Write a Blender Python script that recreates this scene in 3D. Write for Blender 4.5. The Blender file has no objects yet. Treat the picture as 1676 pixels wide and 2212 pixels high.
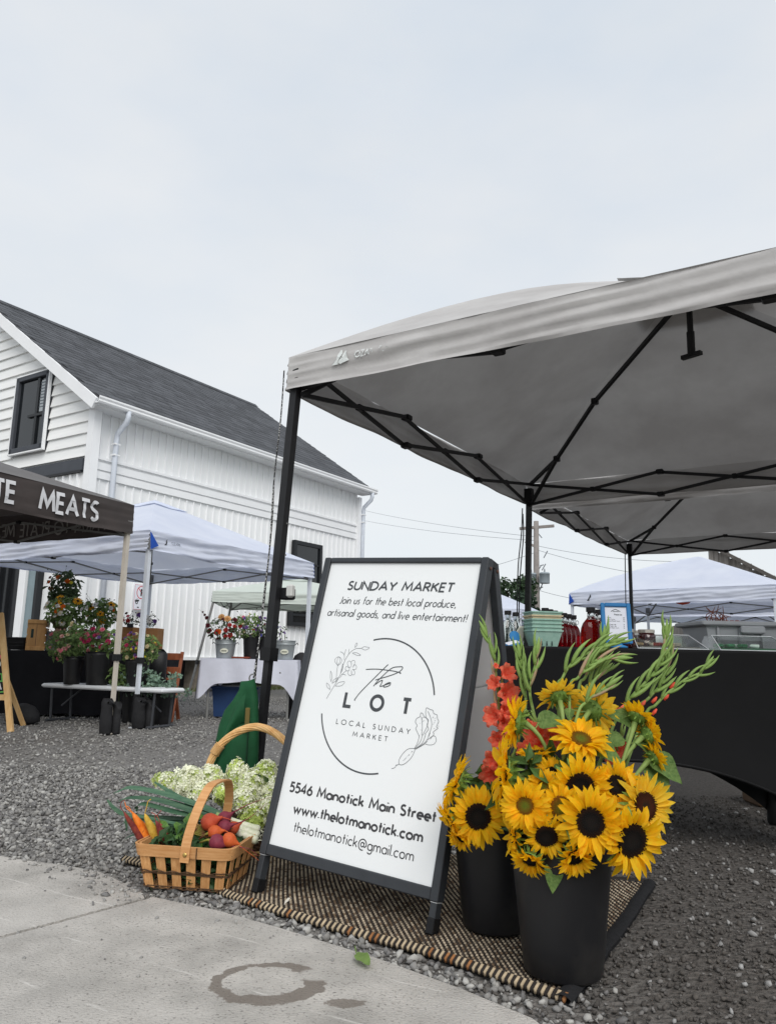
import bpy, bmesh, math, random
import numpy as np
from math import sin, cos, pi, radians, sqrt, atan2
from mathutils import Vector, Matrix, Euler, Quaternion, noise

random.seed(7); RNG = np.random.default_rng(7)
scene = bpy.context.scene
C = scene.collection

# ------------------------------------------------------------------ camera, sky, sun, exposure
CAMZ, PITCH, ROLL, FPX = 0.75, radians(10.5), radians(-1.3), 1668.0
cr, sr = cos(ROLL), sin(ROLL); cp, sp = cos(PITCH), sin(PITCH)
RM = Matrix(((1, 0, 0), (0, sp, cp), (0, -cp, sp))) @ Matrix(((cr, -sr, 0), (sr, cr, 0), (0, 0, 1)))
cam_d = bpy.data.cameras.new('camera'); cam = bpy.data.objects.new('camera', cam_d); C.objects.link(cam)
cam_d.sensor_fit = 'VERTICAL'; cam_d.sensor_height = 36; cam_d.lens = 36 * FPX / 2212
cam_d.clip_end = 2000; cam_d.clip_start = 0.02
right, down, fwd = RM.col[0], RM.col[1], RM.col[2]
m = Matrix((right, -down, -fwd)).transposed().to_4x4(); m.translation = (0, 0, CAMZ)
cam.matrix_world = m; scene.camera = cam

SUN_EL, SUN_AZ = radians(42), radians(168)       # azimuth measured from +Y clockwise: behind the viewer
w = bpy.data.worlds.new('World'); scene.world = w; w.use_nodes = True
nt = w.node_tree; nt.nodes.clear()
def N(t, **k):
    n = nt.nodes.new(t)
    for a, b in k.items(): setattr(n, a, b)
    return n
wo = N('ShaderNodeOutputWorld'); bg = N('ShaderNodeBackground'); bg.inputs['Strength'].default_value = 0.1
sky = N('ShaderNodeTexSky', sky_type='NISHITA', sun_disc=False, sun_elevation=SUN_EL, sun_rotation=SUN_AZ)
tc = N('ShaderNodeTexCoord'); mp = N('ShaderNodeMapping'); mp.inputs['Scale'].default_value = (1, 1, 2.2)
nz = N('ShaderNodeTexNoise'); nz.inputs['Scale'].default_value = 1.7; nz.inputs['Detail'].default_value = 4; nz.inputs['Roughness'].default_value = .5
rp = N('ShaderNodeValToRGB'); e = rp.color_ramp.elements
e[0].position = .3; e[0].color = (5.35, 5.85, 6.4, 1); e[1].position = .7; e[1].color = (6.4, 6.62, 6.85, 1)
mx = N('ShaderNodeMix', data_type='RGBA'); mx.inputs[0].default_value = .93
L = nt.links.new
n2 = N('ShaderNodeTexNoise'); n2.inputs['Scale'].default_value = 6; n2.inputs['Detail'].default_value = 5; n2.inputs['Roughness'].default_value = .55      # faint mottling of the overcast
r2 = N('ShaderNodeValToRGB'); q = r2.color_ramp.elements; q[0].position = .35; q[0].color = (.975, .985, 1.0, 1); q[1].position = .7; q[1].color = (1.03, 1.015, 1.0, 1)
mm = N('ShaderNodeMix', data_type='RGBA', blend_type='MULTIPLY'); mm.inputs[0].default_value = 1
sz = N('ShaderNodeSeparateXYZ'); hz = N('ShaderNodeMapRange'); hz.inputs[1].default_value = 0; hz.inputs[2].default_value = .55; hz.inputs[3].default_value = .75; hz.inputs[4].default_value = 0
hm = N('ShaderNodeMix', data_type='RGBA'); hm.inputs[7].default_value = (6.75, 7.0, 7.05, 1)                                            # whiter towards the horizon
L(tc.outputs['Generated'], mp.inputs[0]); L(mp.outputs[0], nz.inputs['Vector']); L(nz.outputs['Fac'], rp.inputs[0])
L(sky.outputs[0], mx.inputs[6]); L(mp.outputs[0], n2.inputs['Vector']); L(n2.outputs['Fac'], r2.inputs[0]); L(rp.outputs[0], mm.inputs[6]); L(r2.outputs[0], mm.inputs[7]); L(tc.outputs['Generated'], sz.inputs[0]); L(sz.outputs[2], hz.inputs[0]); L(hz.outputs[0], hm.inputs[0]); L(mm.outputs[2], hm.inputs[6]); L(hm.outputs[2], mx.inputs[7]); L(mx.outputs[2], bg.inputs[0]); L(bg.outputs[0], wo.inputs[0])
sd = bpy.data.lights.new('sun', 'SUN'); sd.energy = 1.5; sd.angle = radians(40); sd.color = (1, .97, .93)
so = bpy.data.objects.new('sun', sd); C.objects.link(so)
sdir = Vector((sin(SUN_AZ) * cos(SUN_EL), cos(SUN_AZ) * cos(SUN_EL), sin(SUN_EL)))
so.rotation_euler = sdir.to_track_quat('Z', 'Y').to_euler(); so.location = sdir * 30
vs = scene.view_settings; vs.view_transform = 'Standard'; vs.look = 'None'; vs.exposure = 0.4; vs.gamma = 1; vs.use_curve_mapping = False
scene.cycles.max_bounces = 8; scene.cycles.transparent_max_bounces = 12; scene.cycles.use_denoising = True

# ------------------------------------------------------------------ helpers
def ray(u, v): return RM @ Vector(((u - 838) / FPX, (v - 1106) / FPX, 1))
def gp(u, v, z=0.0):                      # where the sight line meets height z
    d = ray(u, v); return Vector((0, 0, CAMZ)) + d * ((z - CAMZ) / d.z)
def at(u, v, Y):                          # where the sight line meets depth Y
    d = ray(u, v); return Vector((0, 0, CAMZ)) + d * (Y / d.y)
def lin(c):
    return tuple(((x / 255) / 12.92 if x / 255 <= .04045 else ((x / 255 + .055) / 1.055) ** 2.4) for x in c)
MATS = {}
def mat(name, col=(128, 128, 128), rough=.75, var=.12, scale=8, bump=0, bscale=60, metal=0, spec=.3, rand=0, trans=0, glass=0, ior=1.45,
        col2=None, fac=(.35, .65), detail=4, stretch=None, coat=0, sheen=0, island=False, isl_cols=None, dist=.004):
    """procedural material: two-tone noise colour, fine bump, per-piece variation"""
    if name in MATS: return MATS[name]
    M_ = bpy.data.materials.new(name); M_.use_nodes = True; t = M_.node_tree; nn = t.nodes; lk = t.links.new
    b = nn['Principled BSDF']; out = nn['Material Output']
    c = lin(col); b.inputs['Roughness'].default_value = rough; b.inputs['Metallic'].default_value = metal
    b.inputs['Specular IOR Level'].default_value = spec
    if coat: b.inputs['Coat Weight'].default_value = coat
    if sheen: b.inputs['Sheen Weight'].default_value = sheen
    tcn = nn.new('ShaderNodeTexCoord'); vec = tcn.outputs['Object']
    if stretch:
        mpn = nn.new('ShaderNodeMapping'); mpn.inputs['Scale'].default_value = stretch; lk(vec, mpn.inputs[0]); vec = mpn.outputs[0]
    n1 = nn.new('ShaderNodeTexNoise'); n1.inputs['Scale'].default_value = scale; n1.inputs['Detail'].default_value = detail; n1.inputs['Roughness'].default_value = .6
    lk(vec, n1.inputs['Vector'])
    r = nn.new('ShaderNodeValToRGB'); lk(n1.outputs['Fac'], r.inputs[0]); el = r.color_ramp.elements
    el[0].position, el[1].position = fac
    if col2: c2 = lin(col2)
    else: c2 = tuple(min(1, x * (1 + var)) for x in c); c = tuple(x * (1 - var) for x in c)
    el[0].color = (*c, 1); el[1].color = (*c2, 1)
    colo = r.outputs[0]
    if isl_cols:
        ge = nn.new('ShaderNodeNewGeometry'); r2 = nn.new('ShaderNodeValToRGB'); r2.color_ramp.interpolation = 'LINEAR'
        lk(ge.outputs['Random Per Island'], r2.inputs[0]); ee = r2.color_ramp.elements
        ee[0].color = (*lin(isl_cols[0]), 1); ee[1].color = (*lin(isl_cols[-1]), 1)
        for i, q in enumerate(isl_cols[1:-1]):
            x = ee.new((i + 1) / (len(isl_cols) - 1)); x.color = (*lin(q), 1)
        mm = nn.new('ShaderNodeMix'); mm.data_type = 'RGBA'; mm.inputs[0].default_value = .8; lk(colo, mm.inputs[6]); lk(r2.outputs[0], mm.inputs[7]); colo = mm.outputs[2]
    if rand:
        if island: src = nn.new('ShaderNodeNewGeometry').outputs['Random Per Island']
        else: src = nn.new('ShaderNodeObjectInfo').outputs['Random']
        mr = nn.new('ShaderNodeMapRange'); mr.inputs[3].default_value = 1 - rand; mr.inputs[4].default_value = 1 + rand; lk(src, mr.inputs[0])
        hs = nn.new('ShaderNodeHueSaturation'); lk(colo, hs.inputs['Color']); lk(mr.outputs[0], hs.inputs['Value']); colo = hs.outputs[0]
    lk(colo, b.inputs['Base Color'])
    if bump:
        n2 = nn.new('ShaderNodeTexNoise'); n2.inputs['Scale'].default_value = bscale; n2.inputs['Detail'].default_value = 3; lk(vec, n2.inputs['Vector'])
        bp = nn.new('ShaderNodeBump'); bp.inputs['Strength'].default_value = bump; bp.inputs['Distance'].default_value = dist
        lk(n2.outputs['Fac'], bp.inputs['Height']); lk(bp.outputs[0], b.inputs['Normal'])
    if glass:
        b.inputs['Transmission Weight'].default_value = glass; b.inputs['IOR'].default_value = ior
    if trans:
        tr = nn.new('ShaderNodeBsdfTranslucent'); lk(colo, tr.inputs[0]); mxs = nn.new('ShaderNodeMixShader'); mxs.inputs[0].default_value = trans
        lk(b.outputs[0], mxs.inputs[1]); lk(tr.outputs[0], mxs.inputs[2]); lk(mxs.outputs[0], out.inputs[0])
    MATS[name] = M_; return M_

class MB:
    """collects vertices and faces; build() links ONE mesh object"""
    def __init__(s): s.v = []; s.f = []; s.mi = []
    def add(s, vs, fs, k=0):
        o = len(s.v); s.v += [tuple(x) for x in vs]; s.f += [tuple(i + o for i in f) for f in fs]; s.mi += [k] * len(fs); return s
    def box(s, c, d, rot=None, k=0, taper=1):
        x, y, z = [q / 2 for q in d]; vs = []
        for sz in (-1, 1):
            tt = taper if sz < 0 else 1
            for a, b in ((-1, -1), (1, -1), (1, 1), (-1, 1)): vs.append(Vector((a * x * tt, b * y * tt, sz * z)))
        if rot is not None:
            R_ = rot if isinstance(rot, Matrix) else Euler(rot).to_matrix()
            vs = [R_ @ q for q in vs]
        c = Vector(c); return s.add([q + c for q in vs], [(3, 2, 1, 0), (4, 5, 6, 7), (0, 1, 5, 4), (1, 2, 6, 5), (2, 3, 7, 6), (3, 0, 4, 7)], k)
    def bevbox(s, c, d, bv=.004, rot=None, k=0):
        x, y, z = [q / 2 for q in d]; b = min(bv, x * .9, y * .9, z * .9); vs = []; 
        for zz, ins in ((-z, b), (-z + b, 0), (z - b, 0), (z, b)):
            X, Y = x - ins, y - ins
            for px, py in ((-X + b * .7, -Y), (X - b * .7, -Y), (X, -Y + b * .7), (X, Y - b * .7), (X - b * .7, Y), (-X + b * .7, Y), (-X, Y - b * .7), (-X, -Y + b * .7)): vs.append(Vector((px, py, zz)))
        if rot is not None:
            R_ = rot if isinstance(rot, Matrix) else Euler(rot).to_matrix(); vs = [R_ @ q for q in vs]
        c = Vector(c); fs = [tuple(range(7, -1, -1)), tuple(range(24, 32))]
        for r_ in range(3):
            for i in range(8): j = (i + 1) % 8; fs.append((r_ * 8 + i, r_ * 8 + j, r_ * 8 + 8 + j, r_ * 8 + 8 + i))
        return s.add([q + c for q in vs], fs, k)
    def bar(s, a, b, w_, h_=None, k=0, up=(0, 0, 1)):
        a, b = Vector(a), Vector(b); d = b - a; L_ = d.length; d = d / L_; up = Vector(up)
        if abs(d.dot(up)) > .98: up = Vector((1, 0, 0))
        x = d.cross(up).normalized(); y = x.cross(d).normalized()
        return s.box((a + b) / 2, (w_, L_, h_ or w_), Matrix((x, d, y)).transposed(), k)
    def tube(s, pts, r, n=8, k=0, cap=True, closed=False, flat=1):
        pts = [Vector(p) for p in pts]; rs = r if isinstance(r, (list, tuple)) else [r] * len(pts); vs = []; m_ = len(pts); prev = None
        for i, p in enumerate(pts):
            if closed: t = pts[(i + 1) % m_] - pts[i - 1]
            else: t = pts[min(i + 1, m_ - 1)] - pts[max(i - 1, 0)]
            t = t.normalized() if t.length > 1e-9 else Vector((0, 0, 1))
            if prev is None:
                a = Vector((0, 0, 1)) if abs(t.z) < .9 else Vector((1, 0, 0)); x = t.cross(a).normalized()
            else: x = (prev - t * prev.dot(t)).normalized()
            prev = x; y = t.cross(x)
            for j in range(n):
                q = 2 * pi * j / n; vs.append(p + (x * cos(q) + y * sin(q) * flat) * rs[i])
        fs = []
        for i in range(m_ if closed else m_ - 1):
            i2 = (i + 1) % m_
            for j in range(n): j2 = (j + 1) % n; fs.append((i * n + j, i * n + j2, i2 * n + j2, i2 * n + j))
        if cap and not closed: fs.append(tuple(range(n - 1, -1, -1))); fs.append(tuple((m_ - 1) * n + j for j in range(n)))
        return s.add(vs, fs, k)
    def lathe(s, prof, n=20, c=(0, 0, 0), k=0, sy=1, cap0=True, cap1=True, rot=None, sq=None):
        vs = []; c = Vector(c)
        for r_, z in prof:
            for j in range(n):
                q = 2 * pi * j / n; p = Vector((r_ * cos(q), r_ * sin(q) * sy, z)); vs.append((rot @ p if rot is not None else p) + c)
        fs = []
        for i in range(len(prof) - 1):
            for j in range(n): j2 = (j + 1) % n; fs.append((i * n + j, i * n + j2, i * n + n + j2, i * n + n + j))
        if cap0: fs.append(tuple(range(n - 1, -1, -1)))
        if cap1: fs.append(tuple((len(prof) - 1) * n + j for j in range(n)))
        return s.add(vs, fs, k)
    def grid(s, fn, nu, nv, k=0, flip=False):
        vs = [fn(i / nu, j / nv) for j in range(nv + 1) for i in range(nu + 1)]; fs = []
        for j in range(nv):
            for i in range(nu):
                a = j * (nu + 1) + i; q = (a, a + 1, a + nu + 2, a + nu + 1); fs.append(q[::-1] if flip else q)
        return s.add(vs, fs, k)
    def mesh(s, name='mesh', mats=(), smooth=False):
        me = bpy.data.meshes.new(name); me.from_pydata(s.v, [], s.f)
        for m_ in (mats if isinstance(mats, (list, tuple)) else [mats]): me.materials.append(m_)
        if any(s.mi): me.polygons.foreach_set('material_index', s.mi)
        if smooth: me.polygons.foreach_set('use_smooth', [True] * len(s.f))
        me.update(); return me
    def build(s, name, mats, parent=None, smooth=False, loc=None):
        return put(name, s.mesh(name, mats, smooth), parent, loc)
def put(name, me, parent=None, loc=None, rot=None, sc=None, mtx=None):
    o = bpy.data.objects.new(name, me); C.objects.link(o)
    if parent is not None: o.parent = parent
    if mtx is not None: o.matrix_local = mtx
    else:
        if loc is not None: o.location = loc
        if rot is not None: o.rotation_euler = rot
        if sc is not None: o.scale = (sc,) * 3 if isinstance(sc, (int, float)) else sc
    return o
def tag(o, label=None, cat=None, group=None, kind=None):
    if label: o['label'] = label
    if cat: o['category'] = cat
    if group: o['group'] = group
    if kind: o['kind'] = kind
    return o
def thing(name, label, cat, loc=(0, 0, 0), rz=0, group=None):
    o = bpy.data.objects.new(name, None); C.objects.link(o); o.location = loc; o.rotation_euler = (0, 0, rz); o.empty_display_size = .1
    bpy.context.view_layer.update() if False else None
    return tag(o, label, cat, group)
def copy_tree(o, parent=None):
    c = o.copy(); C.objects.link(c)
    if parent is not None: c.parent = parent
    for ch in list(KIDS.get(o.name, ())) or [x for x in o.children]: copy_tree(ch, c)
    return c
KIDS = {}
def frame(n, up=(0, 0, 1)):
    n = Vector(n).normalized(); up = Vector(up)
    if abs(n.dot(up)) > .97: up = Vector((0, 1, 0))
    x = up.cross(n).normalized(); y = n.cross(x); return Matrix((x, y, n)).transposed()
def bez(a, b, c, d, n=10):
    a, b, c, d = map(Vector, (a, b, c, d)); return [a * (1 - t) ** 3 + b * 3 * t * (1 - t) ** 2 + c * 3 * t * t * (1 - t) + d * t ** 3 for t in [i / n for i in range(n + 1)]]
def catmull(pts, n=6):
    P = [Vector(p) for p in pts]; P = [P[0] * 2 - P[1]] + P + [P[-1] * 2 - P[-2]]; out = []
    for i in range(1, len(P) - 2):
        for j in range(n):
            t = j / n; out.append(.5 * (2 * P[i] + (P[i + 1] - P[i - 1]) * t + (2 * P[i - 1] - 5 * P[i] + 4 * P[i + 1] - P[i + 2]) * t * t + (3 * P[i] - P[i - 1] - 3 * P[i + 1] + P[i + 2]) * t ** 3))
    return out + [P[-2]]
def fbm(x, y, z=0, sc=1): return noise.fractal(Vector((x, y, z)) * sc, 1, 2, 3)
U = random.uniform
ORD = ['first', 'second', 'third', 'fourth', 'fifth', 'sixth', 'seventh', 'eighth', 'ninth', 'tenth', 'eleventh', 'twelfth']

# ------------------------------------------------------------------ stroke lettering
def arc(cx, cy, rx, ry, a0, a1, n=None):
    n = n or max(4, int(abs(a1 - a0) / 15)); return [(cx + rx * cos(radians(a0 + (a1 - a0) * i / n)), cy + ry * sin(radians(a0 + (a1 - a0) * i / n))) for i in range(n + 1)]
X_ = .6
G = {
'A': (.78, [[(0, 0), (.39, 1), (.78, 0)], [(.15, .33), (.63, .33)]]), 'C': (.86, [arc(.5, .5, .48, .5, 48, 312)]),
'D': (.72, [[(0, 0), (0, 1), (.24, 1)] + arc(.24, .5, .46, .5, 80, -80) + [(.24, 0), (0, 0)]]),
'E': (.46, [[(.46, 1), (0, 1), (0, 0), (.46, 0)], [(0, .52), (.42, .52)]]), 'F': (.44, [[(.44, 1), (0, 1), (0, 0)], [(0, .5), (.4, .5)]]),
'J': (.32, [[(.3, 1), (.3, .2)] + arc(.1, .2, .2, .2, -10, -110)]), 'K': (.56, [[(0, 0), (0, 1)], [(.52, 1), (.02, .45)], [(.18, .6), (.57, 0)]]),
'L': (.42, [[(0, 1), (0, 0), (.42, 0)]]), 'M': (.92, [[(0, 0), (.12, 1), (.46, .22), (.8, 1), (.92, 0)]]), 'N': (.7, [[(0, 0), (0, 1), (.7, 0), (.7, 1)]]),
'O': (.98, [arc(.49, .5, .49, .5, 0, 360, 28)]), 'P': (.5, [[(0, 0), (0, 1), (.22, 1)] + arc(.22, .74, .27, .26, 85, -85) + [(.22, .48), (0, .48)]]),
'R': (.56, [[(0, 0), (0, 1), (.22, 1)] + arc(.22, .74, .27, .26, 85, -85) + [(.22, .48), (0, .48)], [(.22, .48), (.56, 0)]]),
'S': (.5, [arc(.25, .76, .22, .24, 40, 200) + [(.1, .6), (.38, .45)] + arc(.24, .25, .24, .25, 40, -150)]),
'T': (.58, [[(0, 1), (.58, 1)], [(.29, 1), (.29, 0)]]), 'U': (.64, [[(0, 1), (0, .32)] + arc(.32, .32, .32, .32, 190, 350) + [(.64, .32), (.64, 1)]]),
'Y': (.66, [[(0, 1), (.33, .46), (.66, 1)], [(.33, .46), (.33, 0)]]), 'Z': (.56, [[(0, 1), (.56, 1), (0, 0), (.56, 0)]]),
'a': (.58, [arc(.29, X_ / 2, .29, X_ / 2, 0, 360, 18), [(.58, X_), (.58, 0)]]), 'b': (.58, [[(0, 1.08), (0, 0)], arc(.29, X_ / 2, .29, X_ / 2, 0, 360, 18)]),
'c': (.5, [arc(.3, X_ / 2, .29, X_ / 2, 50, 310)]), 'd': (.58, [arc(.29, X_ / 2, .29, X_ / 2, 0, 360, 18), [(.58, 1.08), (.58, 0)]]),
'e': (.56, [[(.02, .3), (.56, .3)] + arc(.29, .3, .28, .3, 0, 305)]), 'f': (.34, [arc(.28, .88, .15, .18, 70, 180) + [(.13, .85), (.13, 0)], [(0, X_), (.32, X_)]]),
'g': (.58, [arc(.29, .3, .29, .3, 0, 360, 18), [(.58, X_), (.58, -.1)] + arc(.3, -.1, .28, .26, -5, -150)]), 'h': (.5, [[(0, 1.08), (0, 0)], [(0, .3)] + arc(.25, .35, .25, .25, 170, 10) + [(.5, .3), (.5, 0)]]),
'i': (.04, [[(.02, X_), (.02, 0)], [(.02, .84), (.02, .94)]]), 'k': (.46, [[(0, 1.08), (0, 0)], [(.42, X_), (.03, .26)], [(.16, .37), (.46, 0)]]), 'l': (.04, [[(.02, 1.08), (.02, 0)]]),
'm': (.84, [[(0, X_), (0, 0)], [(0, .3)] + arc(.21, .37, .21, .23, 170, 10) + [(.42, .3), (.42, 0)], [(.42, .3)] + arc(.63, .37, .21, .23, 170, 10) + [(.84, .3), (.84, 0)]]),
'n': (.5, [[(0, X_), (0, 0)], [(0, .3)] + arc(.25, .35, .25, .25, 170, 10) + [(.5, .3), (.5, 0)]]), 'o': (.6, [arc(.3, .3, .3, .3, 0, 360, 18)]),
'p': (.58, [[(0, X_), (0, -.38)], arc(.29, .3, .29, .3, 0, 360, 18)]), 'r': (.3, [[(0, X_), (0, 0)], [(0, .3)] + arc(.24, .36, .24, .22, 170, 70)]),
's': (.36, [arc(.19, .46, .15, .14, 40, 200) + [(.1, .36), (.26, .27)] + arc(.18, .15, .16, .15, 40, -150)]), 't': (.32, [[(.15, .96), (.15, 0)], [(0, X_ - .03), (.32, X_ + .03)]]),
'u': (.5, [[(0, X_), (0, .25)] + arc(.25, .25, .25, .25, 190, 350) + [(.5, .25), (.5, X_)], [(.5, X_), (.5, 0)]]), 'v': (.5, [[(0, X_), (.25, 0), (.5, X_)]]),
'w': (.86, [[(0, X_), (.22, 0), (.43, X_ * .8), (.64, 0), (.86, X_)]]), '.': (.04, [[(.02, 0), (.02, .1)]]), ',': (.06, [[(.06, .1), (0, -.14)]]), '!': (.04, [[(.02, 1), (.02, .3)], [(.02, 0), (.02, .1)]]),
'@': (1.0, [arc(.48, .38, .2, .22, 0, 360, 16), [(.7, .62), (.68, .3)] + arc(.8, .3, .12, .13, 190, 350) + arc(.5, .38, .5, .55, -5, 290, 24)]),
'5': (.5, [[(.46, 1), (.1, 1), (.06, .58)] + arc(.22, .31, .27, .31, 110, -140)]), '4': (.56, [[(.42, 0), (.42, 1), (0, .28), (.56, .28)]]), '6': (.54, [[(.4, 1), (.06, .45)] + arc(.27, .29, .26, .29, 150, -210, 20)]),
'$': (.4, [arc(.2, .6, .17, .2, 40, 200) + [(.1, .5), (.3, .4)] + arc(.2, .25, .18, .2, 40, -150), [(.2, .95), (.2, -.08)]]), '0': (.5, [arc(.25, .5, .25, .5, 0, 360, 18)]), '1': (.2, [[(0, .8), (.18, 1), (.18, 0)]]), '2': (.5, [arc(.24, .72, .23, .28, 160, -20) + [(0, 0), (.5, 0)]]),
' ': (.3, []),
}
def text_strokes(txt, gap=.18, shear=0, mirror=False):
    """strokes in cap-height units and total width"""
    x = 0; out = []
    for ch in txt:
        adv, ss = G[ch]
        for s_ in ss: out.append([(x + px + py * shear, py) for px, py in s_])
        x += adv + gap
    return out, x - gap
def ribbon(mb, pts, wd, fn, z0=0, k=0, taper=False, seg=None):
    """flat stroke of width wd along 2-D points, mapped to 3-D by fn(x, y, z)"""
    P = [Vector((a, b)) for a, b in pts]
    if seg:
        Q = [P[0]]
        for a, b in zip(P, P[1:]):
            n = max(1, int((b - a).length / seg))
            Q += [a.lerp(b, i / n) for i in range(1, n + 1)]
        P = Q
    closed = (P[0] - P[-1]).length < 1e-6 and len(P) > 3
    if closed: P = P[:-1]
    n = len(P); vs = []
    for i in range(n):
        if closed: d0, d1 = (P[i] - P[i - 1]), (P[(i + 1) % n] - P[i])
        else: d0 = P[i] - P[i - 1] if i else P[1] - P[0]; d1 = P[i + 1] - P[i] if i < n - 1 else P[i] - P[i - 1]
        d0 = d0.normalized(); d1 = d1.normalized(); n0 = Vector((-d0.y, d0.x)); n1 = Vector((-d1.y, d1.x)); mm = (n0 + n1)
        mm = mm.normalized() if mm.length > 1e-4 else n0
        k_ = 1 / max(.5, mm.dot(n0)); h = wd / 2
        if taper: h *= .25 + .75 * sin(pi * (i + .3) / (n - .4)) if n > 2 else 1
        vs += [fn(*(P[i] + mm * h * k_), z0), fn(*(P[i] - mm * h * k_), z0)]
    fs = [(2 * i + 1, (2 * i + 3) % (2 * n), (2 * i + 2) % (2 * n), 2 * i) for i in range(n if closed else n - 1)]
    mb.add(vs, fs, k)
# ------------------------------------------------------------------ the setting: ground, gravel, slabs
def inpoly(px, py, poly):
    r_ = np.zeros(len(px), bool); j = len(poly) - 1
    for i in range(len(poly)):
        xi, yi = poly[i][:2]; xj, yj = poly[j][:2]
        c_ = ((yi > py) != (yj > py)) & (px < (xj - xi) * (py - yi) / (yj - yi + 1e-12) + xi); r_ ^= c_; j = i
    return r_
RUG = [Vector((-.92, 2.93, 0)), Vector((.43, 1.86, 0)), Vector((.90, 2.74, 0)), Vector((-.42, 3.5, 0))]   # front left, front right, back right, back left
J0, J1 = gp(0, 2040), gp(318, 1953)                      # joint between the two slabs
jd = (J0 - J1).normalized()
E0, E1 = gp(330, 1948), gp(1150, 2216)
ed = (E1 - E0).normalized()
slab_front = [E0, gp(470, 1978), gp(600, 2015), gp(820, 2085), gp(1000, 2152), E1, E1 + ed * .5 + Vector((.1, -.9, 0)), Vector((-1.2, .6, 0)), J1 + jd * 2.2, J1]
slab_back = [J1 + Vector((-.012, .012, 0)), J1 + jd * 2.2 + Vector((-.012, .012, 0)), Vector((-3.4, 1.2, 0)), Vector((-3.4, 3.0, 0)), gp(0, 1858), gp(60, 1868), gp(150, 1880), gp(215, 1893), gp(262, 1915), gp(300, 1932)]
def concrete_mat():
    M_ = mat('concrete', (156, 152, 146), .9, scale=5, col2=(188, 183, 176), bump=.9, bscale=150, detail=8, dist=.006)
    t = M_.node_tree; nn = t.nodes; lk = t.links.new; b = nn['Principled BSDF']; src = b.inputs['Base Color'].links[0].from_socket
    tcn = nn.new('ShaderNodeTexCoord'); o = tcn.outputs['Object']
    def mth(op, a, b_=None, c_=None):
        q = nn.new('ShaderNodeMath'); q.operation = op
        for i, x in enumerate((a, b_, c_)):
            if x is None: continue
            if isinstance(x, (int, float)): q.inputs[i].default_value = x
            else: lk(x, q.inputs[i])
        return q.outputs[0]
    def ramp(f, p0, p1, a=0, b_=1):
        q = nn.new('ShaderNodeMapRange'); q.interpolation_type = 'SMOOTHSTEP'; lk(f, q.inputs[0]); q.inputs[1].default_value = p0; q.inputs[2].default_value = p1; q.inputs[3].default_value = a; q.inputs[4].default_value = b_; return q.outputs[0]
    def mix(f, a, col):
        q = nn.new('ShaderNodeMix'); q.data_type = 'RGBA'; lk(f, q.inputs[0]); lk(a, q.inputs[6]); q.inputs[7].default_value = (*lin(col), 1); return q.outputs[2]
    nz_ = nn.new('ShaderNodeTexNoise'); nz_.inputs['Scale'].default_value = 130; nz_.inputs['Detail'].default_value = 3; lk(o, nz_.inputs['Vector'])
    src = mix(ramp(nz_.outputs['Fac'], .58, .68, 0, .7), src, (104, 100, 95))          # dark grit
    nz2 = nn.new('ShaderNodeTexNoise'); nz2.inputs['Scale'].default_value = 1.6; nz2.inputs['Detail'].default_value = 5; lk(o, nz2.inputs['Vector'])
    src = mix(ramp(nz2.outputs['Fac'], .45, .7, 0, .55), src, (196, 192, 186))
    # pale broom / scrape lines, parallel to the slab's edge
    sep = nn.new('ShaderNodeSeparateXYZ'); mpn = nn.new('ShaderNodeMapping'); mpn.inputs['Rotation'].default_value = (0, 0, -atan2(ed.y, ed.x) - .12); lk(o, mpn.inputs[0]); lk(mpn.outputs[0], sep.inputs[0])
    nw = nn.new('ShaderNodeTexNoise'); nw.inputs['Scale'].default_value = 4; lk(o, nw.inputs['Vector'])
    yy = mth('ADD', sep.outputs[1], mth('MULTIPLY', nw.outputs['Fac'], .05)); fr = mth('FRACT', mth('MULTIPLY', yy, 4.3))
    ln = ramp(mth('ABSOLUTE', mth('SUBTRACT', fr, .5)), .0, .022, 1, 0)
    nb = nn.new('ShaderNodeTexNoise'); nb.inputs['Scale'].default_value = 7; nb.inputs['Detail'].default_value = 5; lk(o, nb.inputs['Vector'])
    src = mix(mth('MULTIPLY', ln, ramp(nb.outputs['Fac'], .46, .6, 0, .6)), src, (212, 208, 202))
    # damp ring and blot
    nd = nn.new('ShaderNodeTexNoise'); nd.inputs['Scale'].default_value = 34; nd.inputs['Detail'].default_value = 5; lk(o, nd.inputs['Vector'])
    def blob(c_, sx, sy):
        v_ = nn.new('ShaderNodeVectorMath'); v_.operation = 'SUBTRACT'; lk(o, v_.inputs[0]); v_.inputs[1].default_value = (c_.x, c_.y, 0)
        v2 = nn.new('ShaderNodeVectorMath'); v2.operation = 'MULTIPLY'; lk(v_.outputs[0], v2.inputs[0]); v2.inputs[1].default_value = (1 / sx, 1 / sy, 0)
        l_ = nn.new('ShaderNodeVectorMath'); l_.operation = 'LENGTH'; lk(v2.outputs[0], l_.inputs[0]); return l_.outputs['Value'], v2.outputs[0]
    l1, vec1 = blob(gp(575, 2135), .112, .098); s1 = nn.new('ShaderNodeSeparateXYZ'); lk(vec1, s1.inputs[0])
    wid = mth('ADD', .17, mth('MULTIPLY', mth('SUBTRACT', nd.outputs['Fac'], .5), .42)); wid = mth('ADD', wid, mth('MULTIPLY', s1.outputs[1], -.05)); wid = mth('ADD', wid, mth('MULTIPLY', s1.outputs[0], .05))
    ring = ramp(mth('SUBTRACT', mth('ABSOLUTE', mth('SUBTRACT', l1, 1.0)), wid), -.03, .03, .85, 0)
    gx = mth('SUBTRACT', s1.outputs[0], .95); gy = mth('SUBTRACT', s1.outputs[1], .45)
    gap = ramp(mth('SQRT', mth('ADD', mth('MULTIPLY', gx, gx), mth('MULTIPLY', gy, gy))), .25, .42)
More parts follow.
